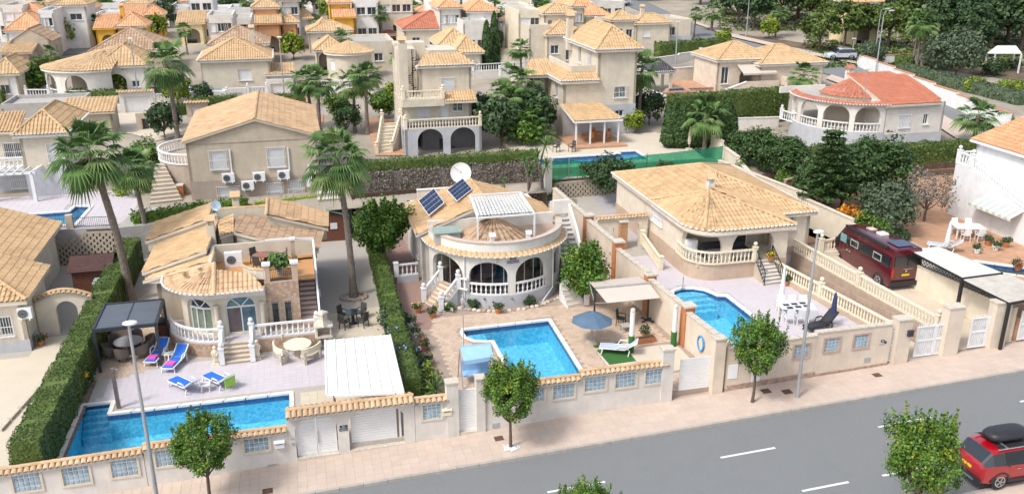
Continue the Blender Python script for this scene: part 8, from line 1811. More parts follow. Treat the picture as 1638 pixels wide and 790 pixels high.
fpx('courtyard',[(1060,165),(1150,155),(1150,128),(1075,130)],SPRUS,.1);fpx('courtyard',[(600,250),(650,250),(650,190),(585,190)],SPRUS,.08);fpx('courtyard',[(395,196),(515,212),(520,160),(440,150)],SPRUS,.07);fpx('street',[(-20,215),(210,215),(250,226),(300,215),(240,180),(-20,190)],BEIGT,.06)
fpx('street',[(0,100),(300,70),(460,58),(620,64),(780,60),(780,54),(600,56),(440,50),(280,62),(-20,92)],ASPH,.08)
def bpool(lb,pts,mt=None):
    P_=[gnd(x,y)[:2]for x,y in pts];z=max(ter(*p)for p in P_)+.8;m=MB();m.prism(grow(P_,.9),z-2.2,z-.02,[grow(P_,.05)]);struct(m,'terrace',mt or COPE);pool(lb,P_,z,depth=.65,copemat=mt)
m_=strip('slope_ground',[(1150,-20),(1400,-20),(1700,-20)],[(1185,62),(1400,98),(1700,140)],M('pine_litter',(.17,.12,.08),1,.3,.5,.6,15),.08)
bpool('small pool behind the white balustrade of the square villa',[(286,162),(362,158),(345,150),(296,153)]);bpool('small pool corner in the terracotta court',[(1068,160),(1098,158),(1092,152),(1070,154)],SPRUS)
m=MB();m.prism([(-40,62.45),(-12.0,62.45),(-12.0,62.6),(-40,62.6)],0,2.7);struct(m,'terrace',CONC)
m=MB();m.prism([(18.5,64.45),(34.6,64.45),(34.6,66),(18.5,66)],1.5,3.3);struct(m,'terrace',GRAV)
m=MB();m.prism([(32.7,62.3),(60,62.3),(60,66),(34.4,66)],1.5,3.2);struct(m,'terrace',EARTH)
m=MB();m.prism([(33.4,48.5),(34.4,48.5),(33.2,62),(31.6,62),(31.6,56)],1.5,2.5);struct(m,'terrace',EARTH)
for pts,z,par in(([(-10.95,34.8),(-11.9,34.8),(-11.9,61),(-11.0,61)],.356,yard1),([(4.75,35),(6.1,35),(5.9,44.6),(4.75,44.6)],.908,yard2)):m=MB();m.prism(pts,z-.01,z+.002,side=False);m.build('soil_strip',EARTH,par,kind='stuff')
# ================================================================ STREET LAMPS
def lamp(h,lb,x,y,z,style=0,lean=0,grp=None):
    u,v=pix(x,y,z);t=thing('street_lamp',lb,'street lamp',(u,v,z),group=grp);m=MB();m.cyl((u,v,z-.1),.11,.085,1.1,10);m.cyl((u,v,z+1),.085,.05,h-1,10);m.build('post',GREYM,t)
    m=MB()
    if style==0:m.lathe((u+.05,v,z+h-.08),[(.05,0),(.14,.02),(.2,.08),(.18,.13),(.08,.17),(.01,.18)],14,(1.35,.85));m.build('lamp_head',PW,t)
    elif style==1:m.path([(u,v,z+h-.1),(u+.1,v,z+h+.3),(u+.45,v,z+h+.55),(u+.9,v,z+h+.5)],.07,6);m.build('arm',GREYM,t);m=MB();m.box((u+1.0,v,z+h+.47),(.6,.22,.12));m.build('lamp_head',PW,t)
    else:m.box((u,v,z+h),(.5,.25,.12));m.build('lamp_head',PW,t)
    return t
z=zs(pix(258,835,0)[0]);u,v=pix(258,838,z);lamp(topz(u,v,517)-z,'tall lamp post on the pavement in front of the left pool',258,838,z,grp='pavement lamp posts');z=zs(22);u,v=pix(1275,635,z);lamp(topz(u,v,371)-z,'lamp post on the pavement in front of the cream wall and ramp',1275,635,z,grp='pavement lamp posts')
for x,y,yt,st_,lb in((222,158,62,2,'slim lamp post behind the fan roofed villa'),(455,156,60,0,'lamp post by the tiled shelter and the pair of palms'),(1080,108,35,2,'lamp post in front of the turret villa'),(1193,62,-8,2,'tall lamp post at the upper road bend'),(1400,122,24,1,'front lamp post with curved arm beside the white wall'),(1400,84,20,1,'rear lamp post with curved arm beside the white wall'),(823,60,38,0,'short lamp post above the tall corner house'),(342,68,24,2,'thin mast behind the light yellow villa'),(1363,88,62,2,'small post behind the silver car')):
    u,v,z=gnd(x,y);lamp(topz(u,v,yt)-z,lb,x,y,z,st_)
u,v,z=gnd(1119,106);t=thing('street_sign','small white sign on a pole below the turret villa hedge','sign',(u,v,z));m=MB();m.bar((u,v,z),(u,v,z+2.3),.08);m.build('pole',GREYM,t);m=MB();m.box((u,v-.05,z+2.2),(.55,.04,.35));m.build('panel',PW,t)
# ================================================================ VEHICLES
def pt(t,n,mat,B=(),b=(),**k):
    m=MB()
    for x in B:m.box(*x)
    for x in b:m.bar(*x)
    return m.build(n,mat,t,**k)
TYRE=M('tyre',(.02,.02,.02),.8,.1);CGL=M('car_glass',(.02,.025,.03),.05,.2,spec=.9);CHR=M('chrome',(.55,.56,.58),.2,.05,metal=.8);LRD=M('tail_light',(.45,.02,.02),.2,.1);YPL=M('yellow_plate',(.75,.50,.02),.5,.05);BPL=M('black_plastic',(.025,.025,.03),.5,.15)
def loft(t,st,paint,glass):
    """st: (x, wsill, zsill, wmid, zmid, wbelt, zbelt, wroof, zroof); glass: interval -> which bands are windows"""
    body,win=MB(),MB();R_=[]
    for(x,ws,z0,wm,zm,wb_,zb,wr,zr)in st:
        h=[(ws,z0),(wm,zm),(wb_,zb),(wr,zr-.05),(wr*.85,zr),(0,zr+.02)];R_.append([(x,-y,z)for y,z in h]+[(x,y,z)for y,z in h[-2::-1]])
    n=len(R_[0])
    for i in range(len(R_)-1):
        for j in range(n-1):
            k=min(j,n-2-j);g=glass.get(i,'');q=[R_[i][j],R_[i+1][j],R_[i+1][j+1],R_[i][j+1]]
            (win if(k==2 and 's' in g)or(k>2 and 'w' in g)or(k==2 and 'w' in g)else body).add(q,[(0,1,2,3)])
        body.add([R_[i][0],R_[i+1][0],R_[i+1][-1],R_[i][-1]],[(3,2,1,0)])
    body.add(R_[0],[tuple(range(n))]);body.add(R_[-1],[tuple(range(n))[::-1]])
    b=body.build('body',paint,t);bm=bmesh.new();bm.from_mesh(b.data);bmesh.ops.remove_doubles(bm,verts=bm.verts,dist=.001);bm.to_mesh(b.data);bm.free()
    b.data.polygons.foreach_set('use_smooth',[True]*len(b.data.polygons));b.data.set_sharp_from_angle(angle=R(38));win.build('window',CGL,t,smooth=True);return b
def wheels(t,xs,y,r,w_=.22):
    for x in xs:
        for s in(-1,1):
            m=MB();n=20;c=[(x+r*math.cos(6.2832*i/n),s*y,r+r*math.sin(6.2832*i/n))for i in range(n)];d=[(a,s*(y-w_),e)for a,_,e in c];m.add(c+d,[tuple(range(n)),tuple(range(n,2*n))]+[(i,(i+1)%n,n+(i+1)%n,n+i)for i in range(n)]);o=m.build('wheel',TYRE,t)
            q=MB()
            for i in range(5):a=6.2832*i/5;q.bar((x,s*(y+.012),r),(x+r*.62*math.cos(a),s*(y+.012),r+r*.62*math.sin(a)),.09,.03)
            for i in range(12):a,e=6.2832*i/12,6.2832*(i+1)/12;q.bar((x+r*.64*math.cos(a),s*(y+.01),r+r*.64*math.sin(a)),(x+r*.64*math.cos(e),s*(y+.01),r+r*.64*math.sin(e)),.04)
            q.build('rim',CHR,o);a=MB();k=9
            for i in range(k):e,f=math.pi*i/k,math.pi*(i+1)/k;a.bar((x+(r+.06)*math.cos(e),s*(y-.015),r+(r+.06)*math.sin(e)),(x+(r+.06)*math.cos(f),s*(y-.015),r+(r+.06)*math.sin(f)),.09)
            a.build('wheel_arch',BPL,t)
def suv(name,label,paint,L_=4.45,h=1.62,box=True):
    t=thing(name,label,'car');k=h/1.62;st=[(-2.22,.72,.5,.78,.7,.76,.98,.6,1.0),(-2.12,.84,.36,.89,.7,.86,1.08,.68,1.14),(-1.75,.86,.3,.92,.7,.90,1.1,.70,1.56),(-1.2,.86,.28,.93,.72,.91,1.06,.72,1.62),(-.1,.86,.28,.93,.72,.91,1.02,.73,1.63),(.45,.86,.28,.93,.72,.91,1.0,.70,1.54),(1.15,.86,.28,.93,.72,.88,.98,.72,1.06),(1.9,.84,.3,.91,.68,.84,.9,.66,.94),(2.15,.74,.36,.82,.6,.76,.8,.6,.82)]
    st=[(a*L_/4.45,)+tuple(c*(k if i%2 else 1)for i,c in enumerate(r))for a,*r in st]
    loft(t,st,paint,{1:'w',2:'s',3:'s',4:'s',5:'w'});f=L_/4.45;wheels(t,(-1.36*f,1.36*f),.9,.35*(1 if box else.9))
    for s in(-1,1):
        pt(t,'tail_light',LRD,[((-2.1*f,s*.72,.95*k),(.1,.32,.12))]);pt(t,'side_mirror',paint,[((.75*f,s*1.0,1.05*k),(.14,.2,.13))]);pt(t,'headlight',PWM,[((2.02*f,s*.62,.74*k),(.16,.3,.12))])
        for x in(-.35,.5):pt(t,'door_handle',CHR,[((x*f-.25,s*.94,.88*k),(.16,.03,.03))])
        pt(t,'sill_trim',BPL,[((0,s*.9,.34),(2.0*f,.06,.14))]);pt(t,'roof_rail',CHR,b=[((-1.5*f,s*.66,1.68*k),(.3*f,s*.66,1.68*k),.04)])
        for x in(-1.05,-.15,.6):pt(t,'pillar',BPL,b=[((x*f,s*.925,1.0*k),(x*f-(.12 if x<.5 else-.0),s*.74,1.58*k),.06)])
    pt(t,'rear_bumper',BPL,[((-2.16*f,0,.42),(.16,1.6,.2))]);pt(t,'number_plate',YPL,[((-2.24*f,0,.78*k),(.03,.52,.11))]);return t
CRED=M('red_car_paint',(.34,.002,.008),.3,.05,3,coat=1);CMAR=M('maroon_paint',(.085,.005,.012),.25,.06,3,coat=1);CSIL=M('silver_blue_paint',(.55,.60,.64),.3,.04,3,coat=1)
z=zs(32)-.13;u,v=pix(1599,770,z+.35);c=suv('parked_car','red car with black roof box at the lower right corner',CRED);c.location=uvw(u+1.36,v+.9,z)
pt(c,'exhaust_trim',CHR,[((-2.25,0,.33),(.04,.9,.06))]);pt(c,'roof_panel',BPL,[((-.55,0,1.655),(1.5,1.25,.02))]);m=MB();m.lathe((0,0,0),[(.36,0),(.44,.06),(.45,.2),(.40,.3),(.3,.34),(.01,.35)],24);sq=lambda a,k:math.copysign(abs(a/k)**.55*k,a)if k else 0;m.v=[(-.55+2.1*sq(x,math.hypot(x,y)),.05+sq(y,math.hypot(x,y))*1.0,1.76+z)for x,y,z in m.v];m.build('roof_box',BPL,c,smooth=True)
for x in(-1.1,0):pt(c,'roof_bar',CHR,[((x,0,1.73),(.06,1.4,.04))])
u,v,z=gnd(1343,97);c=suv('parked_car','silver-blue hatchback parked on the upper road near the wall',CSIL,4.0,1.5,False);c.location=uvw(u,v,z+.12);c.rotation_euler=(0,0,math.pi-.02)
u,v,z=gnd(993,10);dup(c,(u,v,z+.12),math.pi,'small pale car far up the road at the top')
van=thing('camper_van','maroon high roofed camper van reversed in the driveway','camper van');vs_=[(-3.0,.86,.45,.98,.8,.99,1.45,.86,2.48),(-2.9,.98,.32,1.02,.8,1.01,1.45,.88,2.56),(1.35,.98,.32,1.02,.8,1.01,1.45,.88,2.56),(1.75,.98,.32,1.02,.8,1.01,1.42,.80,2.46),(2.45,.98,.32,1.02,.8,.95,1.36,.74,1.5),(2.85,.92,.34,.98,.75,.86,1.1,.7,1.16),(3.0,.8,.4,.86,.7,.76,.95,.6,.98)]
loft(van,vs_,CMAR,{3:'w'});wheels(van,(-2.0,2.0),1.0,.36)
for s in(-1,1):
    pt(van,'window_band',CGL,[((-.75,s*1.012,1.72),(4.0,.03,.62),0,s*.0)]);pt(van,'tail_light',LRD,[((-3.0,s*.9,1.15),(.06,.16,.5))]);pt(van,'cab_window',M('cab_glass',(.20,.36,.38),.1,.2),[((1.45,s*1.005,1.72),(.8,.03,.5))])
    for x in(-1.7,.45):o=pt(van,'window',CONC,[((x,s*1.035,1.72),(.75,.02,.42))]);pt(o,'pane',CGL,[((x,s*1.05,1.72),(.62,.012,.3))])
    pt(van,'rear_window',CGL,[((-3.02,s*.44,1.85),(.03,.82,.6))]);pt(van,'side_mirror',BPL,[((1.9,s*1.18,1.5),(.12,.25,.35))]);pt(van,'headlight',PWM,[((2.75,s*.72,1.0),(.3,.25,.2))])
    for x in(.8,1.05):pt(van,'door_handle',CHR,[((x,s*1.03,1.12),(.12,.03,.1))])
pt(van,'awning_case',BPL,b=[((-2.4,.97,2.52),(1.5,.97,2.52),.14)]);pt(van,'solar_panel',SOLM,[((-2.2,0,2.62),(1.0,1.1,.03))]);pt(van,'roof_vent',PW,[((-.6,0,2.65),(.5,.5,.12))]);pt(van,'skylight',AWN,[((.4,0,2.61),(.5,.45,.04))]);pt(van,'rear_bumper',BPL,[((-3.05,0,.5),(.16,1.9,.26))]);pt(van,'number_plate',YPL,[((-3.04,.05,1.02),(.03,.5,.12))]);pt(van,'badge',CHR,[((-3.04,.05,1.25),(.02,.12,.12))]);pt(van,'badge',CHR,[((-3.04,-.05,1.38),(.02,.6,.03))])
P_=along(1418,467,1325,411,1.75);a=P_[1];van.location=uvw(P_[0]+1.03*math.sin(a),P_[1]if False else P_[0],0)if False else uvw(P_[0][0]+1.0*math.sin(a),P_[0][1]-1.0*math.cos(a),1.78);van.rotation_euler=(0,0,A+a);van.scale=(1.07,1.02,1.04)
# ================================================================ GARDEN THINGS
def lounger(fab=BLUEF,fr=PW,cush=None,up=.42):
    t=thing('sun_lounger','','sun lounger')
    pt(t,'frame',fr,b=[((-.95,s*.3,.3),(.3,s*.3,.33),.05)for s in(-1,1)]+[((.3,s*.3,.33),(.9,s*.3,.33+up),.05)for s in(-1,1)]+[((-.95,-.3,.3),(-.95,.3,.3),.05),((.9,-.3,.33+up),(.9,.3,.33+up),.05),((.3,-.3,.32),(.3,.3,.32),.05)])
    pt(t,'seat',fab,[((-.33,0,.335),(1.2,.52,.03))]);a=math.atan2(up,.6);pt(t,'backrest',fab,[((.6,0,.35+up/2),(math.hypot(.6,up),.5,.03),0,0,-a)])
    for x in(-.8,.55):
        for s in(-1,1):pt(t,'leg',fr,b=[((x,s*.3,.3),(x-.06,s*.34,0),.05)])
    for s in(-1,1):pt(t,'armrest',fr,b=[((-.1,s*.33,.32),(.02,s*.36,.55),.04),((.02,s*.36,.55),(.4,s*.36,.55),.05),((.4,s*.36,.55),(.5,s*.33,.36),.04)])
    if cush:pt(t,'cushion',cush,[((-.55,0,.39),(.4,.42,.08))])
    return t
lp,lc=Proto(lambda:lounger()),Proto(lambda:lounger(cush=PINK));LG='blue loungers by the left pool'
for pr,q,lb in((lc,(240,588,266,560),'left of the two blue loungers with pink cushions'),(lc,(268,598,296,570),'right of the two blue loungers with pink cushions'),(lp,(280,615,314,631),'blue lounger at the pool edge left of the small table'),(lp,(335,608,368,624),'blue lounger at the pool edge with a green towel')):
    (c_,a,_)=along(*q,.35);o=pr.put(c_,a,lb,LG,1.05)
t=thing('towel','lime green towel hung over the right poolside lounger','towel',c_);pt(t,'cloth',M('lime_towel',(.38,.62,.10),.95,.1),[((c_[0]+.62*math.cos(a),c_[1]+.62*math.sin(a),.98),(.5,.68,.03),a,0,-.6),((c_[0]+.95*math.cos(a),c_[1]+.95*math.sin(a),.85),(.03,.6,.5),a)])
def stbl(lb,x,y,z,s=.45,mat=PW,h=.4,cat='side table'):
    u,v=pix(x,y,z);t=thing('side_table',lb,cat,(u,v,z));pt(t,'top',mat,[((u,v,z+h),(s,s,.04))])
    for a in(-1,1):
        for b in(-1,1):pt(t,'leg',mat,b=[((u+a*s*.42,v+b*s*.42,z),(u+a*s*.38,v+b*s*.38,z+h),.04)])
stbl('low white table between the pink cushioned loungers',271,576,.35);stbl('low white table with a plant between the poolside loungers',330,625,.35)
def chair(mat,fr,wicker=False):
    t=thing('garden_chair','','chair')
    if wicker:m=MB();m.lathe((0,0,0),[(.22,0),(.25,.4),(.3,.42),(.26,.45)],10);m.build('seat',mat,t);m=MB();wallpath(m,arc(0,0,.33,110,-110,10)[::1],.3,.62,(),.05,lambda s:.62+.25*math.sin(min(1,s/1.27)*math.pi));m.build('backrest',mat,t);return t
    pt(t,'seat',mat,[((0,0,.43),(.44,.44,.04))]);pt(t,'backrest',mat,[((.24,0,.72),(.03,.42,.5),0,0,.15)])
    for a in(-1,1):
        for b in(-1,1):pt(t,'leg',fr,b=[((a*.22,b*.22,0),(a*.2,b*.2,.43),.035)])
        pt(t,'armrest',fr,b=[((-.2,a*.24,.64),(.26,a*.24,.64),.035),((-.2,a*.24,.43),(-.2,a*.24,.64),.03)])
    return t
cw_,cb_,cg_,ct_=Proto(lambda:chair(WICK,WICK,True)),Proto(lambda:chair(M('dark_sling',(.07,.065,.06),.8,.15),IRON)),Proto(lambda:chair(PWM,PW)),Proto(lambda:chair(TEAK,TEAK))
def dining(name,lb,x,y,z,rx,ry,top,leg,ch,n,glb,a0=0,h=.74,rect=False,k=1.35):
    u,v=pix(x,y,z+h);t=thing(name,lb,'table',(u,v,z));m=MB()
    if rect:m.box((u,v,z+h),(rx*2,ry*2,.05),a0)
    else:m.lathe((u,v,z+h-.02),[(1,0),(1.0,.04)],24,(rx,ry))
    m.build('tabletop',top,t);w_=MB();
    if rect:
        for s in(-1,1):
            for q in(-1,1):c,d=math.cos(a0),math.sin(a0);X,Y=s*(rx-.1),q*(ry-.1);pt(t,'leg',leg,b=[((u+c*X-d*Y,v+d*X+c*Y,z),(u+c*X-d*Y,v+d*X+c*Y,z+h),.07)])
    else:w_.lathe((u,v,z),[(.3,0),(.1,.1),(.08,h-.05),(.2,h-.02)],10);w_.build('leg',leg,t)
    for i in range(n):
        if rect:X,Y=((i//2)-(n//2-1)/2)*rx*1.9/(n//2),(1 if i%2 else-1)*(ry+.3);c,d=math.cos(a0),math.sin(a0);p=(u+c*X-d*Y,v+d*X+c*Y,z);th=a0+(math.pi/2 if i%2 else-math.pi/2)
        else:th=a0+6.2832*i/n;p=(u+rx*k*math.cos(th),v+ry*k*math.sin(th),z)
        ch.put(p,th,glb.replace('#',('first','second','third','fourth','fifth','sixth')[i]),lb.split(' ',1)[1][:60])
    return u,v
dining('round_table','round grey dining table under the dark louvred pergola',205,545,.35,.75,.7,M('grey_stone_top',(.36,.35,.37),.6,.1),WICK,cw_,6,'# grey wicker chair counted anticlockwise round the pergola table',.3)
dining('round_table','round glass bistro table beside the hedge and palm',564,499,.35,.45,.45,CGL,IRON,cb_,4,'# black iron chair counted anticlockwise round the glass bistro table',.8,k=1.7)
dining('oval_table','reddish oval table on the roof terrace of the tan villa',424,407,4.0,.7,.5,M('red_wood_top',(.28,.12,.09),.6,.15),IRON,cb_,3,'# dark chair at the reddish roof terrace table',2.2,k=1.35)
u,v=dining('long_table','white rectangular dining table with dark place mats on the right terrace',1275,489,2.0,.95,.45,PW,PW,cg_,6,'# white chair counted along the rectangular terrace table',-.12-A+.1,rect=True)
t=thing('place_mats','six dark place mats laid on the white terrace table','place mats',(u,v,2.77));
for i in range(6):pt(t,'mat',DGREY,[((u-.55+.5*(i//2),v+(-.2 if i%2 else.2),2.775),(.34,.26,.012),-.2)])
dining('teak_table','orange wooden table under the tiled canopy of the tall house',955,212,4.12,.8,.6,TEAK,TEAK,ct_,5,'# orange wooden chair under the tiled canopy',.3)
t=thing('pergola','dark grey louvred pergola over the wicker dining set','pergola',(-9.4,46,.35));zt=2.75;C_=[pix(150,526,zt-.2),pix(252,513,zt-.2),pix(262,479,zt),pix(166,488,zt)];C_=[(-10.95,44.6),(-7.95,44.6),(-7.95,47.9),(-10.95,47.9)]
for c in C_:pt(t,'post',DGREY,b=[(c+(.35,),c+(zt,),.13)])
pt(t,'frame',DGREY,b=[(a+(zt,),b+(zt,),.12,.18)for a,b in zip(C_,C_[1:]+C_[:1])]+[((-9.45,44.6,zt),(-9.45,47.9,zt),.08)])
for i in range(18):v=44.75+i*.18;pt(t,'louvre',M('slate_louvre',(.10,.115,.14),.6,.08),[((-9.45,v,zt+.02),(2.85,.17,.02),0,.12)])
t=thing('carport','white ribbed carport roof behind the tiled gateway','carport',(2,37,.35));P_=pz((520,544,2.75),(624,535,2.75),(646,627,2.6),(522,632,2.6));P_=[Vector(p)for p in P_]
for i in range(7):f,g_=i/7,(i+1)/7-.012;m=MB();c=[P_[0].lerp(P_[1],f),P_[0].lerp(P_[1],g_),P_[3].lerp(P_[2],g_),P_[3].lerp(P_[2],f)];m.add(c+[x-Vector((0,0,.05))for x in c],[(3,2,1,0),(4,5,6,7),(0,1,5,4),(2,3,7,6)]);m.build('roof_panel',M('carport_panel',(.74,.75,.73),.45,.05,1,stain=.12),t);pt(t,'rib',PWM,b=[(c[1]+Vector((.03,0,.02)),c[2]+Vector((.03,0,.02)),.05)])
pt(t,'gutter',PW,b=[(P_[3]-Vector((0,0,.04)),P_[2]-Vector((0,0,.04)),.1),(P_[1]-Vector((0,0,.04)),P_[2]-Vector((0,0,.04)),.08),(P_[0],P_[3],.08)])
for p in(P_[0],P_[1],P_[2].lerp(P_[3],.1),P_[3].lerp(P_[2],.1)):pt(t,'post',BRZ,b=[((p.x,p.y,.35),(p.x,p.y,2.6),.1)])
def parasol(name,lb,x,y,z,r,zt,mat,closed=False,base=STONE):
    u,v=pix(x,y,z);t=thing(name,lb,'parasol',(u,v,z));m=MB();pt(t,'pole',GREYM,b=[((u,v,z),(u,v,zt),.05)]);n=8
    if closed:m.lathe((u,v,z+.5),[(.1,0),(.16,.3),(.12,1.0),(.05,zt-z-.55),(.01,zt-z-.5)],10)
    else:
        c=(u,v,zt);e=[(u+r*math.cos(6.2832*i/n),v+r*math.sin(6.2832*i/n),zt-.5)for i in range(n)];md=[(u+r*.5*math.cos(6.2832*i/n),v+r*.5*math.sin(6.2832*i/n),zt-.16)for i in range(n)]
        for i in range(n):j=(i+1)%n;m.add([c,md[i],md[j],e[i],e[j]],[(0,1,2),(1,3,4,2)])
        pt(t,'rib',GREYM,b=[((u,v,zt-.05),q,.02)for q in e],kind='stuff')
    m.build('canopy',mat,t);pt(t,'base',base,[((u,v,z+.08),(.45,.45,.16))])
parasol('parasol','open grey-blue parasol beside the beige double canopy',946,549,.9,1.15,topz(9+5.5,41.5,489),M('slate_blue_cloth',(.09,.15,.22),.9,.08))
parasol('parasol','closed white parasol next to the white dining table',1248,492,2.0,1,4.6,PW,True);parasol('parasol','closed navy parasol behind the dark lounger',1330,522,2.0,1,4.0,M('navy_cloth',(.03,.045,.12),.9,.1),True);parasol('parasol','closed white parasol on the orange terrace at right',1512,405,2.62,1,4.8,PW,True)
parasol('parasol','left closed beige parasol by the upper pool',1088,236,3.95,1,6.4,AWN,True);parasol('parasol','right closed beige parasol by the upper pool',1102,240,3.95,1,6.1,AWN,True)
t=thing('canopy','beige double awning on a free standing frame beside the orange pillar','awning',(17,44,.9));a,b=[Vector(p)for p in pz((952,461,3.2),(1039,453,3.2))];f0,f1=[Vector(p)for p in pz((971,484,2.8),(1056,476,2.8))];r0,r1=[Vector(p)for p in pz((942,450,2.95),(1022,442,2.95))]
for c,n_ in(((a,b,f1,f0),'front'),((b,a,r0,r1),'rear')):m=MB();c=[Vector(x)for x in c];m.add(c+[x-Vector((0,0,.03))for x in c],[(0,1,2,3),(7,6,5,4),(2,3,7,6)]);m.build('awning',AWN,t)
pt(t,'cassette',CONC,b=[(a,b,.16)]);
for p in(a,b):pt(t,'post',DGREY,b=[((p.x,p.y,.9),tuple(p),.09)]);pt(t,'foot',DGREY,[((p.x,p.y,.93),(.9,.12,.06),.5),((p.x,p.y,.94),(.12,.9,.06),.5)]);
for p,q in((a,f0),(b,f1),(a,r0)):pt(t,'arm',GREYM,b=[(p-Vector((0,0,.9)),q,.04)])
for x,y,lb in((1009,545,'white post with green wrapped foot left of the planter'),(1077,545,'white post with green wrapped foot in front of the orange pillar')):
    u,v=pix(x,563 if x<1050 else 553,.9);t=thing('light_post',lb,'post',(u,v,.9));zt=topz(u,v,499 if x<1050 else 493);m=MB();m.cyl((u,v,zt-1.35),.13,.13,1.35,14);m.build('white_sleeve',PW,t);m=MB();m.cyl((u,v,.9),.16,.16,zt-2.25,14);m.build('green_wrap',TURF,t);m=MB();m.ball((u,v,zt+.1),.13);m.build('globe',BALC,t)
m=MB();P_=[pix(x,y,.915)+(.915,)for x,y in((948,552),(992,546),(1018,577),(975,583))];m.add(P_,[(3,2,1,0)]if False else[(0,1,2,3)]);u,v=P_[0][:2];o=m.build('lawn_mat',TURF,None,loc=(u,v,.915));o['label']='rectangle of artificial lawn under the white lounger';o['category']='artificial lawn'
lw=Proto(lambda:lounger(M('pale_blue_mesh',(.45,.52,.62),.8,.1)));
for q,z,lb in(((970,562,1010,566),.92,'white lounger on the artificial lawn'),((1498,398,1522,402),2.62,'white lounger beside the closed white parasol')):c_,a,_=along(*q,z);lw.put(c_,a,lb,None,1.05)
ld=Proto(lambda:lounger(BPL,IRON,up=.6));c_,a,_=along(1292,531,1330,522,2.0);ld.put(c_,a,'dark lounger beside the closed navy parasol')
for x,y,z,lb in((993,520,.9,'metal garden chair beneath the beige canopy'),(1222,446,2.0,'dark cushioned chair at the foot of the black railed steps')):cb_.put(at(x,y,z),2.5,lb)
stbl('small grey table under the beige canopy',1000,530,.9,.5,CONC)
for x,lb in((890,'dark chair left of the upper pool'),(915,'dark chair right of the white pot by the upper pool')):cb_.put(at(x,243,3.97),.5,lb)
u,v=pix(762,610,.9);t=thing('swing_seat','garden swing with pale blue fabric roof beside the middle pool','swing seat',(u,v,.9));BC=M('pale_blue_cloth',(.30,.50,.72),.9,.06,3)
m=MB();m.add([(u-.75,v-.75,2.5),(u+.75,v-.6,2.5),(u+.75,v,2.85),(u-.75,v,2.85),(u+.75,v+.7,2.6),(u-.75,v+.7,2.6),(u-.75,v-.78,2.3),(u+.75,v-.63,2.3)],[(0,1,2,3),(3,2,4,5),(6,7,1,0)]);m.build('canopy',BC,t)
for s in(-.8,.8):pt(t,'frame',GREYM,b=[((u+s,v-.7,.9),(u+s,v,2.8),.05),((u+s,v+.7,.9),(u+s,v,2.8),.05)])
pt(t,'seat',BC,[((u,v,1.4),(1.4,.5,.08)),((u,v+.28,1.7),(1.4,.08,.55))])
u,v=pix(476,549,1.1);t=thing('stone_table','round cast stone table between three curved benches','table',(u,v,.35));m=MB();m.lathe((u,v,1.02),[(.72,0),(.75,.04),(.72,.08)],20);m.build('tabletop',BALC,t);m=MB();m.lathe((u,v,.35),[(.35,0),(.2,.2),(.2,.5),(.3,.67)],8);m.build('pedestal',STONE,t)
for a0_,lb in((100,'curved stone bench behind the round stone table'),(200,'curved stone bench left of the round stone table'),(310,'curved stone bench nearest the camera at the stone table')):
    t=thing('stone_bench',lb,'bench',(u,v,.35),group='curved stone benches');m=MB();wallpath(m,arc(u,v,1.2,a0_-32,a0_+32,8),.72,.8,(),.38);m.build('seat',STONE,t);m=MB();wallpath(m,arc(u,v,1.3,a0_-32,a0_+32,8),.95,1.3,(),.08);m.build('backrest',BALC,t)
    for s in(-24,24):q=R(a0_+s);pt(t,'leg',STONE,[((u+1.1*math.cos(q),v+1.1*math.sin(q),.54),(.42,.14,.38),q),((u+1.26*math.cos(q),v+1.26*math.sin(q),.85),(.1,.12,.5),q)])
def statue(lb,x,y,z,h,mat=BALC):
    u,v=pix(x,y,z);t=thing('statue',lb,'statue',(u,v,z));k=h/1.1;m=MB();m.box((u,v,z+.06*k),(.34*k,.3*k,.12*k));m.build('base',mat,t);m=MB();m.lathe((u,v,z+.1*k),[(.12*k,0),(.13*k,.25*k),(.11*k,.4*k),(.16*k,.5*k),(.12*k,.6*k),(.17*k,.74*k),(.07*k,.82*k),(.05*k,.85*k),(.09*k,.9*k),(.1*k,.97*k),(.05*k,1.04*k)],10,(1,.75));limb(m,(u-.17*k,v,z+.8*k),(u-.1*k,v-.15*k,z+.55*k),.05*k,.03*k,6,3);limb(m,(u+.17*k,v,z+.8*k),(u+.1*k,v-.15*k,z+.6*k),.05*k,.03*k,6,3);m.build('figure',mat,t,smooth=True)
statue('small pale cherub statue left of the terrace steps',346,583,.35,1.05);statue('small pale cherub statue right of the terrace steps',413,574,.35,1.1);statue('white statue group in the rockery under the round porch',741,496,.9,.95,CONC)
u,v=pix(520,558,.35);t=thing('barbecue','cream stone barbecue with chimney hood beside the carport','barbecue',(u,v,.35));pt(t,'base',STONE,[((u-.32,v,.75),(.12,.5,.8)),((u+.32,v,.75),(.12,.5,.8)),((u,v,1.2),(.95,.65,.1))]);pt(t,'firebox',STONE,[((u,v+.25,1.5),(.8,.1,.6)),((u-.36,v,1.5),(.08,.55,.6)),((u+.36,v,1.5),(.08,.55,.6)),((u,v,1.82),(1.0,.7,.08))]);m=MB();m.lathe((u,v,1.86),[(.5,0),(.26,.3),(.24,.6),(.34,.62),(.3,.72),(.05,.8)],4);m.build('hood',STONE,t)
u,v=pix(262,535,.35);t=thing('barbecue','black hooded gas barbecue under the pergola edge','barbecue',(u,v,.35));pt(t,'cabinet',WOOD,[((u,v,.7),(.6,.5,.7))]);m=MB();m.lathe((u,v,1.1),[(.36,0),(.36,.12),(.25,.3),(.05,.36)],10,(1,.75));m.build('hood',BPL,t)
pp_={k:Proto(f)for k,f in dict(a=lambda:pot(flower=LYF),b=lambda:pot(.22,.34),c=lambda:pot(.3,.45,mat=PBLUE,pr=.45,ph=.5,n=700,flower=LYF),d=lambda:pot(.22,.32,mat=PW),e=lambda:pot(.24,.32,flower=LRED,pr=.3)).items()}
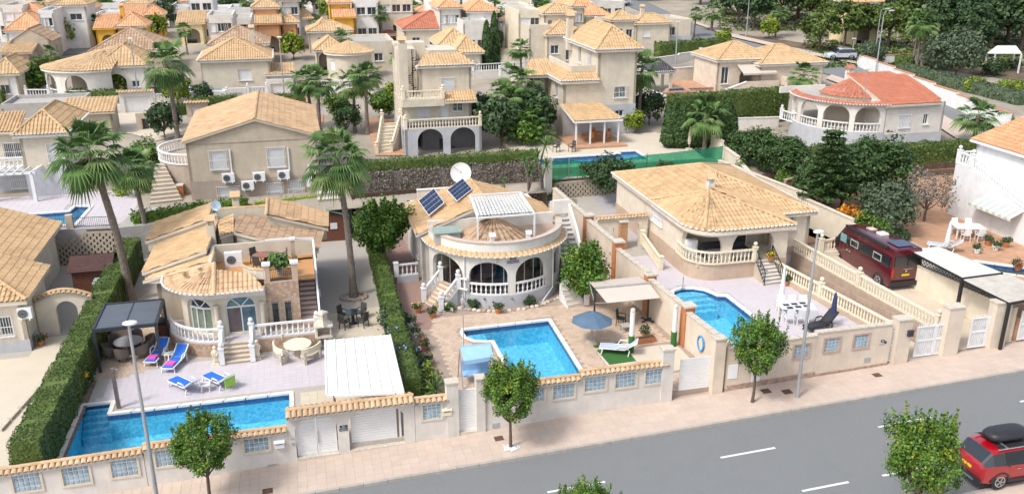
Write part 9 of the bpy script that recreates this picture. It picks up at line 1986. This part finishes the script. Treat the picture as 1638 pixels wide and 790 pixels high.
for k,x,y,z,lb in(('e',66,552,.28,'terracotta pot with red flowers by the arched wall'),('c',132,622,.35,'blue pot with yellow flowers beside the long hedge'),('a',669,500,.9,'terracotta pot with yellow flowers left of the porch steps'),('b',692,508,.9,'terracotta pot at the right foot of the porch steps'),('b',797,501,.9,'terracotta pot with spiky leaves below the round porch'),('d',657,523,.9,'white pot nearest the clipped hedge corner'),('d',663,540,.9,'second white pot down the paving edge'),('e',676,560,.9,'pot of orange-red leaves on the paving edge'),('d',682,585,.9,'green rimmed pot lowest on the paving edge'),('b',1257,457,2.0,'potted bush beside the black railed steps'),('a',1232,417,3.1,'pot at the top of the black railed steps'),('b',1032,540,.9,'tall leaved pot in the planter corner'),('d',1562,405,2.62,'white urn with plant on the orange terrace'),('e',1628,432,2.62,'red flower pot at the right edge'),('b',1580,392,2.62,'terracotta pot below the outer stair'),('d',1592,400,2.62,'white pot beside the terracotta pot at the stair'),('b',1608,395,2.62,'large terracotta pot near the right edge'),('c',400,447,4.0,'x')):
    if lb!='x':pp_[k].put(at(x,y,z),x,lb)
pg=Proto(lambda:pot(.2,.6,LP,.16,500,.5,.5,CONC));pg.put((-1.6,46.9,4.0),0,'grey pot with green palm behind the black roof railing')
u,v=pix(1032,547,.9);t=thing('planter','long terracotta trough between the two white posts','planter',(u,v,.9));pt(t,'trough',POT,[((u,v,1.05),(1.1,.4,.3),.1)]);pt(t,'soil',SOIL,[((u,v,1.2),(1.0,.32,.02),.1)])
t=thing('rockery','irregular rocks edging the flower bed below the round porch','rockery',(11,46,.9))
for i in range(26):q=R(228+i*3.6);r=CR+.55+rnd.uniform(-.08,.1);m=MB();m.ball((CX+r*math.cos(q),CY+r*math.sin(q),.95),rnd.uniform(.08,.2),6,4,.7);m.build('rock',STONE if i%3 else CLAD,t)
for i,(x,y)in enumerate(((706,494),(716,498),(758,492),(848,488))):bpx('white' if i<2 else 'dark',LC,x,y,.9,.38,('left','second','third','rightmost')[i]+' low plant in the bed below the round porch')
dining('covered_table','table under a white cloth on the orange terrace at right',1549,362,2.62,.95,.55,PW,PW,cg_,4,'# white chair counted along the cloth covered table',-.3,rect=True)
t=thing('garden_hose','coiled blue hose on the wall beside the roller door','hose',(19.7,37,1.5));m=MB();u,v=19.45,37.3
for k in range(3):m.path([(u-.06*k,v+.32*math.cos(6.2832*i/14),1.9+.42*math.sin(6.2832*i/14))for i in range(15)],.06,5)
m.path([(u,v+.1,1.5),(u,v-.3,1.3),(u,v-1.6,1.0)],.05,5);m.build('hose',M('blue_hose',(.08,.32,.60),.5,.1),t)
t=thing('outdoor_shower','dark wooden shower pole at the corner of the left pool','shower',pix(190,651,.4)+(.4,));u,v=pix(190,651,.4);pt(t,'column',BRZ,b=[((u,v,.35),(u,v,2.5),.16)]);pt(t,'shower_head',GREYM,b=[((u,v,2.45),(u+.25,v,2.4),.05)])
acunit((-4.1,49.0,4.0),0,label='large air conditioner on the roof terrace of the tan villa',w_=.95,h=.85)
def mast(lb,x,yb,z,yt):
    u,v=pix(x,yb,z);zt=topz(u,v,yt);t=thing('antenna',lb,'antenna',(u,v,z));pt(t,'mast',GREYM,b=[((u,v,z),(u,v,zt),.04)]);pt(t,'elements',GREYM,b=[((u-.3,v,zt-.1),(u+.3,v,zt-.1),.02)]+[((u-.25+.12*i,v-.15,zt-.1),(u-.25+.12*i,v+.15,zt-.1),.015)for i in range(5)]);return t,u,v,zt
t,u,v,zt=mast('striped mast with blue dish on the tan villa roof',352,378,4.6,328);dish(t,(u,v-.1,zt),.32,(-.3,-1,.2),M('blue_dish',(.35,.45,.55),.5,.1),.2)
mast('aerial on the red roofed villa',1381,165,8,110);mast('aerial on the cream villa behind the tall house',944,42,8,15)
for p_,q,lb in(((742,560,742,503,.9),0,'thin pole standing on the middle pool edge'),((1092,462,1092,442,2.0),0,'handrail post at the rounded pool steps')):u,v=pix(p_[0],p_[1],p_[4]);t=thing('pole',lb,'pole',(u,v,p_[4]));pt(t,'shaft',GREYM,b=[((u,v,p_[4]),(u,v,topz(u,v,p_[3])),.04)]);pt(t,'foot',GREYM,[((u,v,p_[4]+.04),(.2,.2,.05))])
dk=thing('balustrade','white balustrade on a low grey base left of the round porch villa','balustrade',pix(634,440,1.3)+(.9,));a,b=pix(634,442,1.35),pix(669,438,1.35);m=MB();m.bar(a+(1.1,),b+(1.1,),.25,.5);m.build('base',GREYW,dk);balustrade(dk,[a+(1.35,),b+(1.35,)],BALW,(0,),.8,.26,ball=False)
